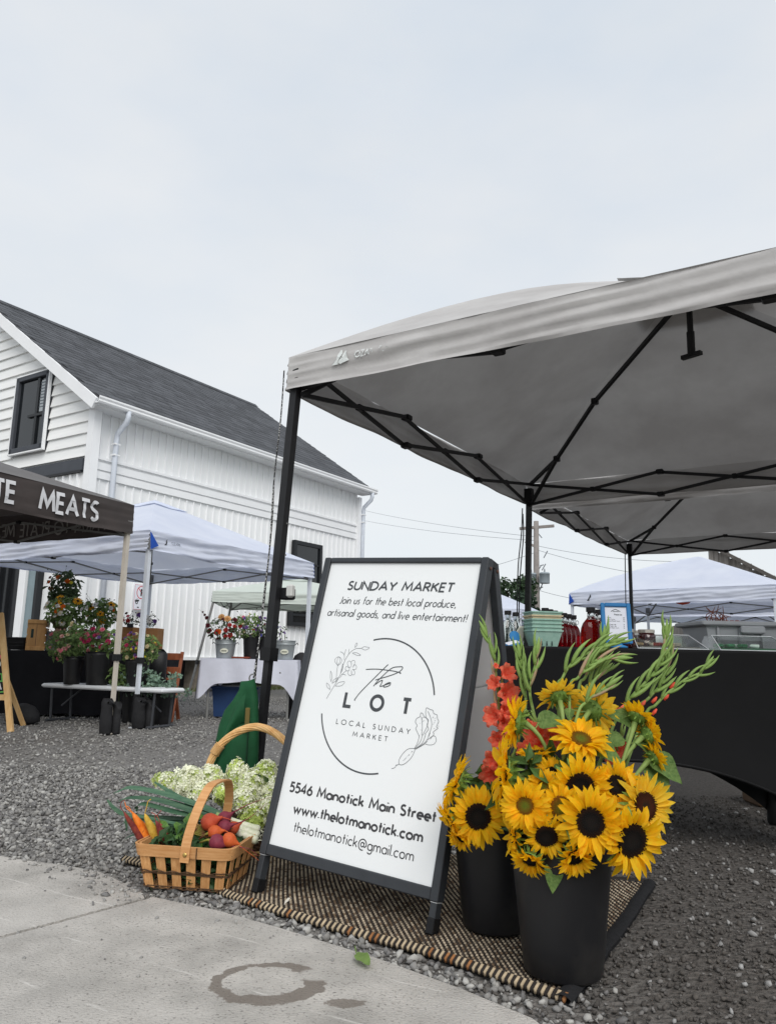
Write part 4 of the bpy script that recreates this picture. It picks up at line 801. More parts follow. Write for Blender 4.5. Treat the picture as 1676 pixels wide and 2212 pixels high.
# printed lettering
def line(txt, x0, x1, yb, cap, wd, m_=ink, shear=0, gap=.18, name='lettering'):
    ss, tw_ = text_strokes(txt, gap, 0); h = wd / 2; sx = ((x1 - x0) - cap * wd) / tw_; mb = MB()
    for i, s_ in enumerate(ss):
        pts = [(x0 + cap * h + px * sx + py * cap * shear, yb + h * cap + py * cap * (1 - wd)) for px, py in s_]
        ribbon(mb, pts, wd * cap, sp_, .0006 + .00005 * (i % 8))
    return mb.build(name, m_, sign)
line('SUNDAY MARKET', .092, .527, .8705, .0355, .185, ink, .15, .2)
line('Join us for the best local produce,', .072, .545, .819, .0285, .11, ink, .16, .2)
line('artisanal goods, and live entertainment!', .029, .592, .7725, .0285, .11, ink, .16, .2)
line('5546 Manotick Main Street', .031, .595, .1672, .0345, .185, ink2, .0, .2)
line('www.thelotmanotick.com', .065, .561, .1062, .034, .18, ink2, .0, .2)
line('thelotmanotick@gmail.com', .083, .5405, .0515, .0315, .105, ink2, .0, .2)
for ch, x0, x1 in (('L', .178, .216), ('O', .284, .341), ('T', .4055, .4455)): line(ch, x0, x1, .461, .0565, .2, ink, 0, 0)
line('LOCAL SUNDAY', .1655, .456, .4055, .0175, .13, ink, 0, .62); line('MARKET', .2405, .3785, .3735, .0165, .13, ink, 0, .6)
mb = MB(); 
ribbon(mb, [(.309 + .2165 * cos(radians(a)), .4855 + .2185 * sin(radians(a))) for a in np.linspace(105.5, 13, 34)], .0048, sp_, .0008); ribbon(mb, [(.309 + .2165 * cos(radians(a)), .4855 + .2185 * sin(radians(a))) for a in np.linspace(194, 285.5, 34)], .0048, sp_, .0008); mb.build('circle_emblem', ink, sign)
TR={
't1': [(.3281,.618),(.3107,.5993),(.2877,.5735),(.2589,.5412),(.2361,.5138),(.2249,.4964),(.2217,.491),(.2239,.4883)],
't2': [(.2435,.5945),(.2642,.5973),(.2892,.5992),(.318,.599),(.3465,.5982),(.368,.5963),(.3818,.5938),(.3795,.5913)],
'h1': [(.2863,.5421),(.2981,.5595),(.3153,.5788),(.3356,.5997),(.3511,.6098),(.3714,.6134),(.3845,.6138),(.385,.6065),(.3749,.5968),(.356,.5871),(.3299,.577),(.3034,.568),(.2895,.5626)],
'h2': [(.2934,.5487),(.3055,.5586),(.3168,.564),(.3156,.5536),(.3124,.5438),(.3257,.5479),(.3385,.5541)],
'e': [(.3287,.5503),(.3419,.5544),(.351,.5581),(.3445,.559),(.3333,.5536),(.3255,.5456),(.3303,.5431),(.3435,.5472),(.3519,.5538)],
'stem': [(.1052,.4828),(.1169,.5089),(.1317,.5408),(.1428,.5725),(.1464,.6038),(.1524,.6261),(.1659,.6489),(.1855,.662),(.2076,.6646)],
'lf1': [(.2076,.6646),(.2174,.6709),(.2287,.6706),(.2402,.6691),(.2324,.6625),(.2218,.6602),(.2076,.6646)],
'lf2': [(.1742,.6463),(.1887,.6488),(.1988,.6463),(.2102,.6409),(.1947,.6398),(.1742,.6463)],
'lf3': [(.1134,.5147),(.0978,.5225),(.0923,.5359),(.1061,.5279),(.1134,.5147)],
'lf4': [(.131,.5285),(.143,.5418),(.1666,.5463),(.1568,.5323),(.131,.5285)],
'lf5': [(.1105,.5406),(.1024,.5569),(.0988,.5778),(.1092,.5606),(.1105,.5406)],
'lf6': [(.1155,.5364),(.1199,.5491),(.1369,.5582),(.1301,.5469),(.1155,.5364)],
'lf7': [(.1809,.6655),(.1801,.6765),(.1845,.6821),(.1876,.6753),(.1809,.6655)],
'lf8': [(.1428,.5725),(.142,.5911),(.1438,.6067),(.1476,.5915),(.1428,.5725)],
'br1': [(.1464,.6194),(.1417,.6379),(.128,.6464),(.1221,.6467)],
'br2': [(.1417,.6379),(.1445,.6576)],
'br3': [(.1317,.5408),(.1274,.5651),(.1246,.5835),(.1237,.599)],
'br4': [(.1429,.5571),(.1537,.575),(.1664,.5852)],
'br5': [(.1473,.5698),(.1565,.5712),(.1666,.5689)],
'br6': [(.1599,.6422),(.1576,.6593)],
'bud': [(.1237,.599),(.1076,.612),(.1086,.6231),(.1206,.6295),(.1354,.6202),(.1339,.6076),(.1237,.599)],
'bud2': [(.1237,.599),(.1167,.6142),(.1206,.6295),(.1301,.6151),(.1237,.599)],
'f1': [(.1757,.5936),(.1626,.6081),(.1659,.6177),(.176,.6153),(.1809,.6033),(.1757,.5936)],
'f2': [(.1809,.6033),(.1775,.6169),(.1877,.6217),(.1928,.6134),(.1879,.5976)],
'f3': [(.1879,.5976),(.195,.6074),(.2038,.5988),(.199,.5908),(.1876,.5914)],
'f4': [(.1757,.5936),(.1611,.5987),(.1585,.5892),(.1686,.5838),(.1772,.5876)],
'f5': [(.1764,.5906),(.172,.5779),(.1818,.5689),(.189,.5732),(.1846,.5881)],
'f6': [(.1846,.5881),(.1901,.5732),(.201,.5747),(.1986,.5846),(.1894,.5916)],
'r1': [(.4652,.3643),(.4813,.3656),(.4819,.3543),(.4729,.3343),(.4539,.3157),(.4381,.3121),(.4331,.3236),(.4415,.3436),(.4548,.3589),(.4652,.3643)],
'rt': [(.4372,.3134),(.4274,.308),(.4224,.3005),(.4118,.2958)],
'rt2': [(.4319,.3105),(.4241,.3083)],
's1': [(.4811,.3664),(.4888,.3849),(.4909,.4069)],
's2': [(.4828,.3658),(.4978,.3888),(.5015,.4109)],
's3': [(.4846,.3649),(.5061,.3871),(.5123,.4136)],
's4': [(.4848,.3642),(.5119,.3824),(.5224,.3945)],
's5': [(.4861,.3657),(.5166,.3911),(.5272,.4194)],
'L1': [(.4915,.4043),(.483,.4142),(.4739,.4268),(.4772,.4355),(.4686,.4456),(.4713,.457),(.4815,.4636),(.4825,.4749),(.4892,.4742),(.4956,.4665),(.5065,.4608),(.513,.4519),(.5127,.4368),(.5074,.4225),(.502,.4083)],
'L1v': [(.4986,.4092),(.4959,.4349),(.4884,.4616)],
'L2': [(.5092,.4132),(.519,.4293),(.5117,.4421),(.5139,.4561),(.5029,.4659),(.4989,.4919),(.514,.4893),(.5241,.4875),(.529,.4784),(.5408,.4755),(.5443,.4649),(.5504,.4561),(.5456,.4406),(.5513,.4358),(.5377,.4234),(.5405,.4169),(.5307,.4009)],
'L2v': [(.523,.4081),(.5284,.4386),(.5228,.4598),(.5071,.483)],
'L3': [(.5219,.3971),(.5355,.4096),(.5464,.4109),(.5522,.3982),(.5446,.3865),(.5278,.3831),(.5163,.3843)],
}
mb = MB()
for i, k in enumerate(('t1', 't2', 'h1', 'h2', 'e')):
    s_ = catmull([Vector((a, b, 0)) for a, b in TR[k]], 5); ribbon(mb, [(p.x, p.y) for p in s_], .0030 if k != 't1' else .0032, sp_, .0007 + .00007 * i)
mb.build('script_lettering', ink, sign)
mb = MB(); mb2 = MB(); thin = mat('fine_ink', (110, 113, 116), .6)
for i, (k, s_) in enumerate(TR.items()):
    if k in ('t1', 't2', 'h1', 'h2', 'e'): continue
    s2 = catmull([Vector((a, b, 0)) for a, b in s_], 4); rad = k[0] in 'rsL' or k == 'rt'
    ribbon(mb2 if rad else mb, [(p.x, p.y) for p in s2], .0015 if rad else .0012, sp_, .0006 + .00003 * (i % 20))
random.seed(5)
for i in range(34):                                       # hatching on the radish and its leaves
    if i < 16: t_ = U(.1, .9); cx_, cy_ = .444 + t_ * .033, .320 + t_ * .04; L_ = .004
    else: cx_, cy_ = random.choice(((.488, .452), (.53, .455), (.527, .47), (.493, .435), (.54, .44))); cx_ += U(-.01, .01); cy_ += U(-.012, .012); L_ = .006
    ribbon(mb2, [(cx_, cy_), (cx_ + L_ * U(.3, 1), cy_ + L_ * U(-.3, 1))], .0008, sp_, .00075)
mb.build('flower_drawing', thin, sign); mb2.build('radish_drawing', thin, sign)

# ------------------------------------------------------------------ chip-wood basket with vegetables
chip = mat('chip_wood', (186, 132, 80), .65, col2=(212, 162, 108), scale=22, stretch=(6, 6, .35), bump=.25, bscale=60, detail=6, rand=.1)
chip_h = mat('chip_wood_rim', (190, 136, 84), .6, col2=(210, 160, 108), scale=26, stretch=(.5, 3, 6), bump=.2, bscale=60, detail=6); wirem = mat('basket_wire', (84, 62, 44), .6, var=.2, scale=40)
b0, b1 = gp(309, 1917, .012), gp(487, 1930, .012); bx = (b1 - b0); bwid = bx.length; bxa = bx.normalized(); bya = Vector((-bxa.y, bxa.x, 0)); bdep = .205
bk0 = b0 + bxa * bwid / 2 + bya * bdep / 2; brot = atan2(bxa.y, bxa.x)
basket = thing('chip_basket', 'rectangular chip-wood basket with arched handle, full of vegetables', 'basket', (bk0.x, bk0.y, .012), brot)
BH = .137; TW, TD = bwid * 1.17, bdep * 1.3
def rr(wd, dp, r, n=6):                                   # rounded rectangle outline
    out = []
    for cx_, cy_, a0 in ((wd / 2 - r, -dp / 2 + r, -90), (wd / 2 - r, dp / 2 - r, 0), (-wd / 2 + r, dp / 2 - r, 90), (-wd / 2 + r, -dp / 2 + r, 180)): out += [(cx_ + r * cos(radians(a0 + 90 * i / n)), cy_ + r * sin(radians(a0 + 90 * i / n))) for i in range(n + 1)]
    return out
def side(k):                                              # outline at relative height k
    return TW * k + bwid * (1 - k), TD * k + bdep * (1 - k)
def rim(z0, z1, off, n, m_, par):
    mb = MB(); o_ = []; 
    for z, o in ((z0, off), (z1, off), (z1, off - .005), (z0, off - .005)):
        a, b = side(z / BH); o_.append([(x, y, z) for x, y in rr(a + 2 * o, b + 2 * o, .03)])
    m_n = len(o_[0]); mb.add([p for q in o_ for p in q], [(a * m_n + i, a * m_n + (i + 1) % m_n, ((a + 1) % 4) * m_n + (i + 1) % m_n, ((a + 1) % 4) * m_n + i) for a in range(4) for i in range(m_n)]); return mb.build(n, m_, par)
rm = rim(BH - .036, BH, .007, 'rim', chip_h, basket); rim(BH - .034, BH - .002, -.002, 'inner_rim', chip_h, basket)
def slatm(x0, x1, y0, y1, wd):                            # from the base (x0,y0) to the rim (x1,y1)
    return
for sgn in (-1, 1):
    for i in range(6):
        t_ = (i + .5) / 6 - .5; a, b = side(0), side(.93); mb = MB()
        p0 = Vector((t_ * a[0] * 1.0, sgn * a[1] / 2, .004)); p1 = Vector((t_ * b[0], sgn * b[1] / 2, BH * .93)); p_ = p0.lerp(p1, .08); q_ = Vector((p0.x, sgn * (a[1] / 2 - .03), .003))
        wd = .031
        for c_, d_ in ((p0, p1), ):
            mb.add([c_ + Vector((-wd / 2 * .92, 0, 0)), c_ + Vector((wd / 2 * .92, 0, 0)), d_ + Vector((wd / 2, 0, 0)), d_ + Vector((-wd / 2, 0, 0)), c_ + Vector((-wd / 2 * .92, -sgn * .003, 0)), c_ + Vector((wd / 2 * .92, -sgn * .003, 0)), d_ + Vector((wd / 2, -sgn * .003, 0)), d_ + Vector((-wd / 2, -sgn * .003, 0))], [(0, 1, 2, 3), (7, 6, 5, 4), (0, 4, 5, 1), (1, 5, 6, 2), (2, 6, 7, 3), (3, 7, 4, 0)])
        mb.build('slat', chip, basket)
    for i in range(4):
        t_ = (i + .5) / 4 - .5; a, b = side(0), side(.93); mb = MB(); wd = .03
        c_ = Vector((sgn * a[0] / 2, t_ * a[1], .004)); d_ = Vector((sgn * b[0] / 2, t_ * b[1], BH * .93))
        mb.add([c_ + Vector((0, -wd / 2, 0)), c_ + Vector((0, wd / 2, 0)), d_ + Vector((0, wd / 2, 0)), d_ + Vector((0, -wd / 2, 0)), c_ + Vector((-sgn * .003, -wd / 2, 0)), c_ + Vector((-sgn * .003, wd / 2, 0)), d_ + Vector((-sgn * .003, wd / 2, 0)), d_ + Vector((-sgn * .003, -wd / 2, 0))], [(0, 1, 2, 3), (7, 6, 5, 4), (0, 4, 5, 1), (1, 5, 6, 2), (2, 6, 7, 3), (3, 7, 4, 0)]); mb.build('slat', chip, basket)
for i in range(6): MB().box(((i + .5) / 6 * bwid - bwid / 2, 0, .002 if i % 2 else .004), (.031, bdep, .002)).build('base_slat', chip, basket)
for z, ph in ((.052, 0), (.056, 1), (.048, 0), (.004, 1), (.009, 0), (.112, 1)):
    a, b = side(z / BH); pts = [(x + .002 * sin(i * 1.9 + ph * 3.1), y + .003 * sin(i * 1.3 + ph * 3.1), z + .002 * sin(i * .9)) for i, (x, y) in enumerate(rr(a + .004, b + .004, .02, 8))]
    mb = MB(); q = []
    for i in range(len(pts)):
        A, B = Vector(pts[i]), Vector(pts[(i + 1) % len(pts)]); n_ = max(1, int((B - A).length / .022)); q += [A.lerp(B, k / n_) + Vector((0, 0, .0025 * sin(k * pi + ph * pi / 2))) for k in range(n_)]
    mb.tube(q, .0017, 5, closed=True); mb.build('wire', wirem, basket, True)
# handle: a flat hoop from the middle of the front rim to the back rim
hp = [Vector((.012, -TD / 2 - .010, BH - .045)), Vector((.016, -TD / 2 - .006, BH + .02)), Vector((.03, -TD / 2 + .022, BH + .10)), Vector((.045, -.06, BH + .165)), Vector((.058, .0, BH + .178)), Vector((.062, .07, BH + .165)), Vector((.05, TD / 2 - .01, BH + .10)), Vector((.036, TD / 2 + .004, BH + .02)), Vector((.03, TD / 2 + .004, BH - .045))]
hp = catmull(hp, 5); mb = MB(); vs = []
for i, p in enumerate(hp):
    t_ = (hp[min(i + 1, len(hp) - 1)] - hp[max(i - 1, 0)]).normalized(); s_ = Vector((1, 0.12, 0)); nn_ = t_.cross(s_).normalized() * .0028; s_ = (s_ - t_ * s_.dot(t_)).normalized() * .0145; vs += [p - s_ - nn_, p + s_ - nn_, p + s_ + nn_, p - s_ + nn_]
mb.add(vs, [(i * 4 + a, i * 4 + (a + 1) % 4, i * 4 + 4 + (a + 1) % 4, i * 4 + 4 + a) for i in range(len(hp) - 1) for a in range(4)] + [(3, 2, 1, 0), tuple(len(vs) - 4 + a for a in range(4))]); hd = mb.build('handle', chip_h, basket)
for y in (-1, 1): MB().lathe([(.0, 0), (.007, .0), (.007, .001), (.004, .003), (.001, .0035)], 12, (.014 if y < 0 else .034, y * (TD / 2 + .0135), BH - .022), rot=Matrix.Rotation(pi / 2 * (1 if y < 0 else -1), 3, 'X')).build('rivet', mat('brass_rivet', (176, 150, 88), .35, metal=.7), hd)
MB().box((.05, -TD / 2 - .0096, BH - .018), (.002, .004, .034)).build('overlap_edge', wirem, rm)

B4 = lambda x, y, Y: at(189 + x * .2739, 1539.4 + y * .2739, Y)   # a place seen near the basket
def carrot(label, tip, base, r, m_, hair, Yt, Yb):
    t, b = B4(*tip, Yt), B4(*base, Yb); b = b + (b - t).normalized() * .05; o = thing('carrot', label, 'carrot', b, group='carrots standing in the basket'); d = t - b; s_ = Vector((U(-1, 1), 0, U(-1, 1))) * .006
    r *= 1.22; pts = [d * k + s_ * sin(k * 5) for k in [i / 12 for i in range(13)]]; rs = [r * (1 - k) ** .55 * (1 + .06 * sin(k * 37)) + .0011 for k in [i / 12 for i in range(13)]]; rs[0] *= .8
    mb = MB(); mb.tube(pts, rs, 12); mb.build('root', m_, o, True)
    h = [pts[-1]] + [B4(*q, Yt) - b for q in hair]; mb = MB(); mb.tube(catmull(h, 5), [.0014] * (5 * (len(h) - 1)) + [.0004], 5); mb.build('root_hair', m_, o, True)
    for k in range(4):
        q = pts[5 + k]; a = U(0, 6.28); mb = MB(); e_ = Vector((cos(a), -abs(sin(a)), .3)) * .016; mb.tube([q, q + e_, q + e_ * 1.5 + Vector((0, 0, .01))], [.0007, .0005, .0002], 4); mb.build('root_hair', m_, o, True)
cm = lambda n, a, b: mat(n, a, .6, col2=b, scale=45, fac=(.3, .7), detail=8, bump=.5, bscale=70, dist=.004)
c_or = cm('orange_carrot', (226, 108, 24), (240, 140, 52)); c_ye = cm('yellow_carrot', (196, 150, 40), (222, 184, 84)); c_pu = cm('purple_carrot', (84, 36, 44), (150, 66, 50)); c_re = cm('red_carrot', (112, 44, 46), (150, 70, 62)); c_rr = cm('rose_carrot', (140, 62, 56), (176, 94, 74))
carrot('dark purple carrot leaning left, leftmost in the basket', (285, 765), (430, 1010), .012, c_pu, [(262, 740), (275, 700), (300, 690)], 2.66, 2.7)
carrot('bright orange carrot, thickest of the bunch at the basket corner', (345, 800), (492, 1015), .021, c_or, [(310, 750), (296, 700)], 2.68, 2.72)
carrot('mustard yellow carrot with long curled root tip', (462, 790), (550, 1020), .018, c_ye, [(470, 740), (480, 700), (505, 682)], 2.67, 2.71)
carrot('dull maroon carrot right of the yellow carrot', (535, 850), (620, 1030), .0155, c_re, [(535, 820), (560, 800), (588, 765)], 2.66, 2.7)
carrot('rosy red carrot nearest the basket handle', (580, 870), (655, 1025), .013, c_rr, [(555, 820), (530, 800), (505, 785)], 2.69, 2.73)
carrot('orange carrot behind the others, mostly hidden', (350, 770), (480, 960), .013, c_or, [(325, 745), (300, 735)], 2.73, 2.77)
beet_r = cm('red_beet', (170, 62, 40), (196, 88, 56)); beet_p = cm('purple_beet', (104, 34, 52), (140, 58, 72)); beet_o = cm('orange_beet', (186, 76, 34), (206, 104, 54))
def beet(label, c, r, m_, root, Y):
    p = B4(*c, Y); R_ = r * .2739 * Y / FPX; o = thing('beet', label, 'beet', p - Vector((0, 0, R_ * .9)), group='beets on the basket rim'); q = [B4(*x, Y - .02 * (i + 1) * 0) - p for i, x in enumerate(root)]; d = q[0].normalized(); z0 = Vector((0, 0, R_ * .9)); Rm = frame(d)
    mb = MB(); mb.lathe([(.15 * R_, -R_ * .95), (.62 * R_, -R_ * .85), (.95 * R_, -R_ * .4), (1.0 * R_, 0), (.9 * R_, R_ * .42), (.66 * R_, R_ * .76), (.38 * R_, R_ * 1.02), (.2 * R_, R_ * 1.35), (.14 * R_, R_ * 1.6)], 18, z0, rot=Rm); mb.build('bulb', m_, o, True)
    pts = catmull([d * R_ * 1.2 + z0] + [x + z0 for x in q], 5); n_ = len(pts); mb = MB(); mb.tube(pts, [max(.0006, .14 * R_ * (1 - i / n_) ** 1.4) for i in range(n_)], 6); mb.build('taproot', m_, o, True)
    mb = MB(); mb.tube([z0 - d * R_ * .8, z0 - d * R_ * 1.3 + Vector((0, .01, -.004)), z0 - d * R_ * 2 + Vector((-.01, .02, -.02))], [.005, .004, .003], 6); mb.build('stalk', mat('beet_stalk', (150, 150, 60), .5, col2=(140, 60, 70), scale=20), o, True)
beet('largest orange-red beet, topmost left of the bunch', (965, 862), 64, beet_r, [(1060, 825), (1140, 850), (1120, 872)], 2.66)
beet('purple beet with the longest taproot reaching to the board', (1080, 832), 50, beet_p, [(1180, 770), (1300, 712), (1420, 675), (1520, 655)], 2.70)
beet('purple beet in the middle of the bunch with a straight root', (1080, 902), 50, beet_p, [(1190, 870), (1270, 835), (1340, 780), (1410, 715)], 2.66)
beet('red beet against the white leek ends', (1150, 908), 47, beet_r, [(1210, 870), (1290, 820), (1370, 755)], 2.71)
beet('orange-red beet, left of the lower pair', (1005, 942), 50, beet_o, [(1085, 930), (1140, 965), (1190, 1020), (1215, 1050)], 2.63)
beet('dark purple beet lowest in the bunch resting on rim', (1022, 1022), 58, beet_p, [(1110, 1050), (1200, 1060), (1290, 1080), (1345, 1130)], 2.59)
beet('glossy orange beet lowest right, hanging over the rim', (1118, 1005), 54, beet_o, [(1180, 1030), (1240, 1080), (1320, 1140), (1412, 1212)], 2.60)
# leeks
lk_w = mat('leek_white', (226, 224, 208), .5, col2=(206, 212, 176), scale=12, stretch=(6, 1, 6)); lk_g = mat('leek_green', (58, 92, 72), .5, col2=(88, 118, 92), scale=10, stretch=(1, 8, 8), bump=.2, bscale=60, rand=.15, trans=.1); lk_l = mat('leek_pale', (142, 168, 104), .5, col2=(176, 192, 132), scale=10)
def strap(mb, pts, wd, up=Vector((0, -.35, 1))):
    P = catmull(pts, 7); vs = []; n = len(P)
    for i, p in enumerate(P):
        t_ = (P[min(i + 1, n - 1)] - P[max(i - 1, 0)]).normalized(); s_ = t_.cross(up).normalized(); w_ = wd * (1 - (i / n) ** 3 * .85); nn_ = s_.cross(t_); vs += [p - s_ * w_ + nn_ * w_ * .35, p, p + s_ * w_ + nn_ * w_ * .35]
    mb.add(vs, [f for i in range(n - 1) for f in ((3 * i, 3 * i + 1, 3 * i + 4, 3 * i + 3), (3 * i + 1, 3 * i + 2, 3 * i + 5, 3 * i + 4))])
def leek(label, bulb, neck, Yb, Yn, leaves):
    p = B4(*bulb, Yb); q = B4(*neck, Yn); o = thing('leek', label, 'leek', q, group='leeks lying across the basket'); d = p - q
    mb = MB(); mb.tube([Vector((0, 0, 0)), d * .4, d * .75, d * .93, d], [.013, .0125, .0125, .0145, .011], 12); mb.build('shank', lk_w, o, True)
    mb = MB()
    for i in range(14): a = U(0, 6.28); mb.tube([d, d + d.normalized() * .008 + Vector((cos(a), sin(a), sin(a * 2))) * .008], [.0008, .0004], 4)
    mb.build('roots', lk_w, o)
    mb = MB(); e_ = (B4(*leaves[0][0][1], leaves[0][1]) - q) * .5; mb.tube([Vector((0, 0, 0)), e_ * .5, e_], [.0135, .014, .012], 10, flat=.8); mb.build('neck', lk_l, o, True)
    for pts, Y, w_ in leaves: mb = MB(); strap(mb, [B4(*x, Y) - q + Vector((0, .01, 0)) * i for i, x in enumerate(pts)], w_); mb.build('leaf', lk_g, o, True)
leek('uppermost leek with long leaves drooping far left', (1360, 925), (1130, 855), 2.80, 2.80, [([(1130, 855), (900, 755), (600, 660), (330, 612), (225, 640), (165, 660)], 2.80, .016), ([(1100, 850), (880, 770), (640, 640), (510, 560)], 2.84, .014), ([(1050, 840), (800, 760), (560, 700), (420, 690)], 2.79, .013)])
leek('middle leek with leaves spread across the basket', (1355, 972), (1140, 890), 2.76, 2.77, [([(1100, 880), (850, 800), (560, 710), (330, 690), (215, 718)], 2.77, .016), ([(1000, 850), (700, 800), (450, 740), (370, 755), (360, 800)], 2.76, .014), ([(900, 850), (560, 840), (300, 825), (190, 775), (125, 705)], 2.79, .013)])
leek('lowest leek whose leaves hang over the left rim', (1340, 1010), (1130, 920), 2.73, 2.75, [([(1000, 900), (700, 880), (450, 860), (290, 880), (232, 915)], 2.77, .015), ([(900, 900), (600, 900), (450, 950), (330, 990), (262, 1022)], 2.76, .012), ([(800, 900), (560, 920), (420, 980), (350, 1060), (300, 1110)], 2.75, .012), ([(700, 880), (420, 830), (300, 830), (288, 950)], 2.74, .008)])
# greens filling the basket
grn = mat('beet_greens', (86, 122, 54), .5, var=.3, scale=10, rand=.35, island=True, trans=.2); grd = mat('dark_greens', (46, 74, 38), .55, var=.3, scale=10, rand=.3, island=True, trans=.15)
random.seed(11)
gb_ = thing('leafy_greens', 'leafy green tops heaped inside the chip basket', 'greens', (bk0.x, bk0.y, .03))
def gpos(i):
    x, y = U(-.5, .5), U(-.5, .5); q = Matrix.Rotation(brot, 3, 'Z') @ Vector((x * bwid * .92, y * bdep * .92, 0)); return q + Vector((0, 0, U(.0, .135))), (U(-1, 1), -.6, 1)
tag(leafcloud(420, gpos, .05, .5).build('leaf_mass', grd, gb_), kind='stuff')
def big_leaf(L_, W_, n=8, cup=.2, droop=.25, wave=.03):
    mb = MB(); vs = []
    for i in range(n + 1):
        t_ = i / n; w_ = W_ * sin(pi * min(1, t_ * .93 + .04)) ** .8 * (1 - .35 * t_); z = -droop * L_ * t_ * t_
        for k in (-1, -.5, 0, .5, 1): vs.append((t_ * L_, k * w_ / 2, z + abs(k) * w_ * cup + wave * L_ * sin(t_ * 14 + k * 2) * abs(k)))
    mb.add(vs, [(i * 5 + k, i * 5 + k + 1, i * 5 + k + 6, i * 5 + k + 5) for i in range(n) for k in range(4)]); return mb
blm = [big_leaf(1, .62, wave=.05).mesh('leaf', grn, True), big_leaf(1, .5, wave=.03, droop=.4).mesh('leaf', grn, True)]
for (x, y, s_, Y) in ((690, 870, .07, 2.70), (760, 860, .07, 2.72), (830, 870, .065, 2.71), (640, 900, .06, 2.69), (720, 940, .07, 2.68), (860, 930, .06, 2.69), (800, 1000, .06, 2.68), (900, 980, .06, 2.67), (700, 1000, .05, 2.68)):
    p = B4(x, y, Y) - Vector((bk0.x, bk0.y, .03)); put('leaf', random.choice(blm), gb_, mtx=Matrix.Translation(p) @ (frame((U(-.6, .6), -.8, .7)) @ Matrix.Rotation(U(0, 6.28), 3, 'Z')).to_4x4() @ Matrix.Scale(s_, 4))
stk = mat('beet_stalk')
for k in range(7): mb = MB(); a = B4(905 + k * 8, 900 + k * 14, 2.66) - Vector((bk0.x, bk0.y, .03)); b = B4(780 - k * 14, 905 + k * 12, 2.7) - Vector((bk0.x, bk0.y, .03)); mb.tube([a, (a + b) / 2 + Vector((0, 0, .012)), b], .0032, 6); mb.build('stalk', stk, gb_, True)

# ------------------------------------------------------------------ wicker basket with hydrangeas behind
wk = mat('wicker', (206, 158, 100), .6, col2=(226, 186, 130), scale=30, rand=.12, bump=.1); wkd = mat('dark_wicker', (74, 54, 40), .7, col2=(112, 82, 58), scale=30, rand=.25)
wc = gp(560, 1858, .012) + Vector((.02, .17, 0)); wb = thing('wicker_basket', 'round dark wicker basket with thick pale wrapped handle', 'basket', (wc.x, wc.y, .012))
WR = .155; 
for k in range(18):
    z = .006 + k * .0095; R_ = WR * (.82 + .25 * (z / .18)); pts = [(R_ * cos(a), R_ * sin(a), z) for a in np.linspace(0, 2 * pi, 97)[:-1]]; q = [(x * (1 + .022 * (1 if (i // 2 + k) % 2 else -1)), y * (1 + .022 * (1 if (i // 2 + k) % 2 else -1)), zz) for i, (x, y, zz) in enumerate(pts)]
    mb = MB(); mb.tube(q, .0052, 5, closed=True); mb.build('weaver', wkd if k > 1 else wk, wb, True)
for k in range(24): a = 2 * pi * k / 24; MB().tube([(WR * .82 * cos(a), WR * .82 * sin(a), 0), (WR * 1.07 * cos(a), WR * 1.07 * sin(a), .18)], .004, 5).build('stake', wkd, wb)
mb = MB(); mb.lathe([(.01, .003), (WR * .8, .003), (WR * .8, .008), (.01, .008)], 24); mb.build('base', wkd, wb)
for ph in (0, pi): MB().tube([((WR * 1.08 + .006 * cos(a * 12 + ph)) * cos(a), (WR * 1.08 + .006 * cos(a * 12 + ph)) * sin(a), .182 + .006 * sin(a * 12 + ph)) for a in np.linspace(0, 2 * pi, 145)[:-1]], .007, 6, closed=True).build('rim', wk, wb, True)
hA, hT, hB = B4(925, 480, 3.12), B4(1310, 118, 3.12), B4(1640, 400, 3.12)
hpth = [B4(905, 640, 3.12), B4(960, 420, 3.12), B4(1030, 280, 3.12), B4(1130, 185, 3.12), B4(1230, 132, 3.12), B4(1330, 112, 3.12), B4(1430, 135, 3.12), B4(1530, 200, 3.12), B4(1600, 280, 3.12), B4(1660, 420, 3.12), B4(1690, 620, 3.12)]
hpth = catmull([p - Vector((wc.x, wc.y, .012)) for p in hpth], 8); hdl = None
for s_ in range(9):
    pts = []
    for i, p in enumerate(hpth):
        t_ = (hpth[min(i + 1, len(hpth) - 1)] - hpth[max(i - 1, 0)]).normalized(); R_ = frame(t_, (0, 1, 0)); a = i * .11 + 2 * pi * s_ / 9; pts.append(p + R_ @ Vector((cos(a), sin(a), 0)) * .0105)
    mb = MB(); mb.tube(pts, .0048, 6); mb.build('handle_cane', wk, wb, True)
for j0 in (13,):
    mb = MB(); pts = []
    for i in range(70):
        k = j0 + i * 5.0 / 70; b_ = int(k); p = hpth[b_].lerp(hpth[b_ + 1], k - b_); t_ = (hpth[b_ + 1] - hpth[b_]).normalized(); R_ = frame(t_, (0, 1, 0)); a = i * .75; pts.append(p + R_ @ Vector((cos(a), sin(a), 0)) * .0175)
    mb.tube(pts, .0030, 5); mb.build('handle_wrap', wk, wb, True)
hyw = mat('hydrangea_white', (246, 247, 226), .6, var=.04, scale=20, rand=.12, island=True, trans=.3); hyg = mat('hydrangea_lime', (200, 216, 122), .6, var=.1, scale=20, rand=.18, island=True, trans=.3); hys = mat('hydrangea_stem', (112, 128, 62), .6)
hyc = mat('hydrangea_gap_fill', (206, 214, 168), .8, var=.15, scale=40)  # pale colour of the added inner blob that hides dark gaps
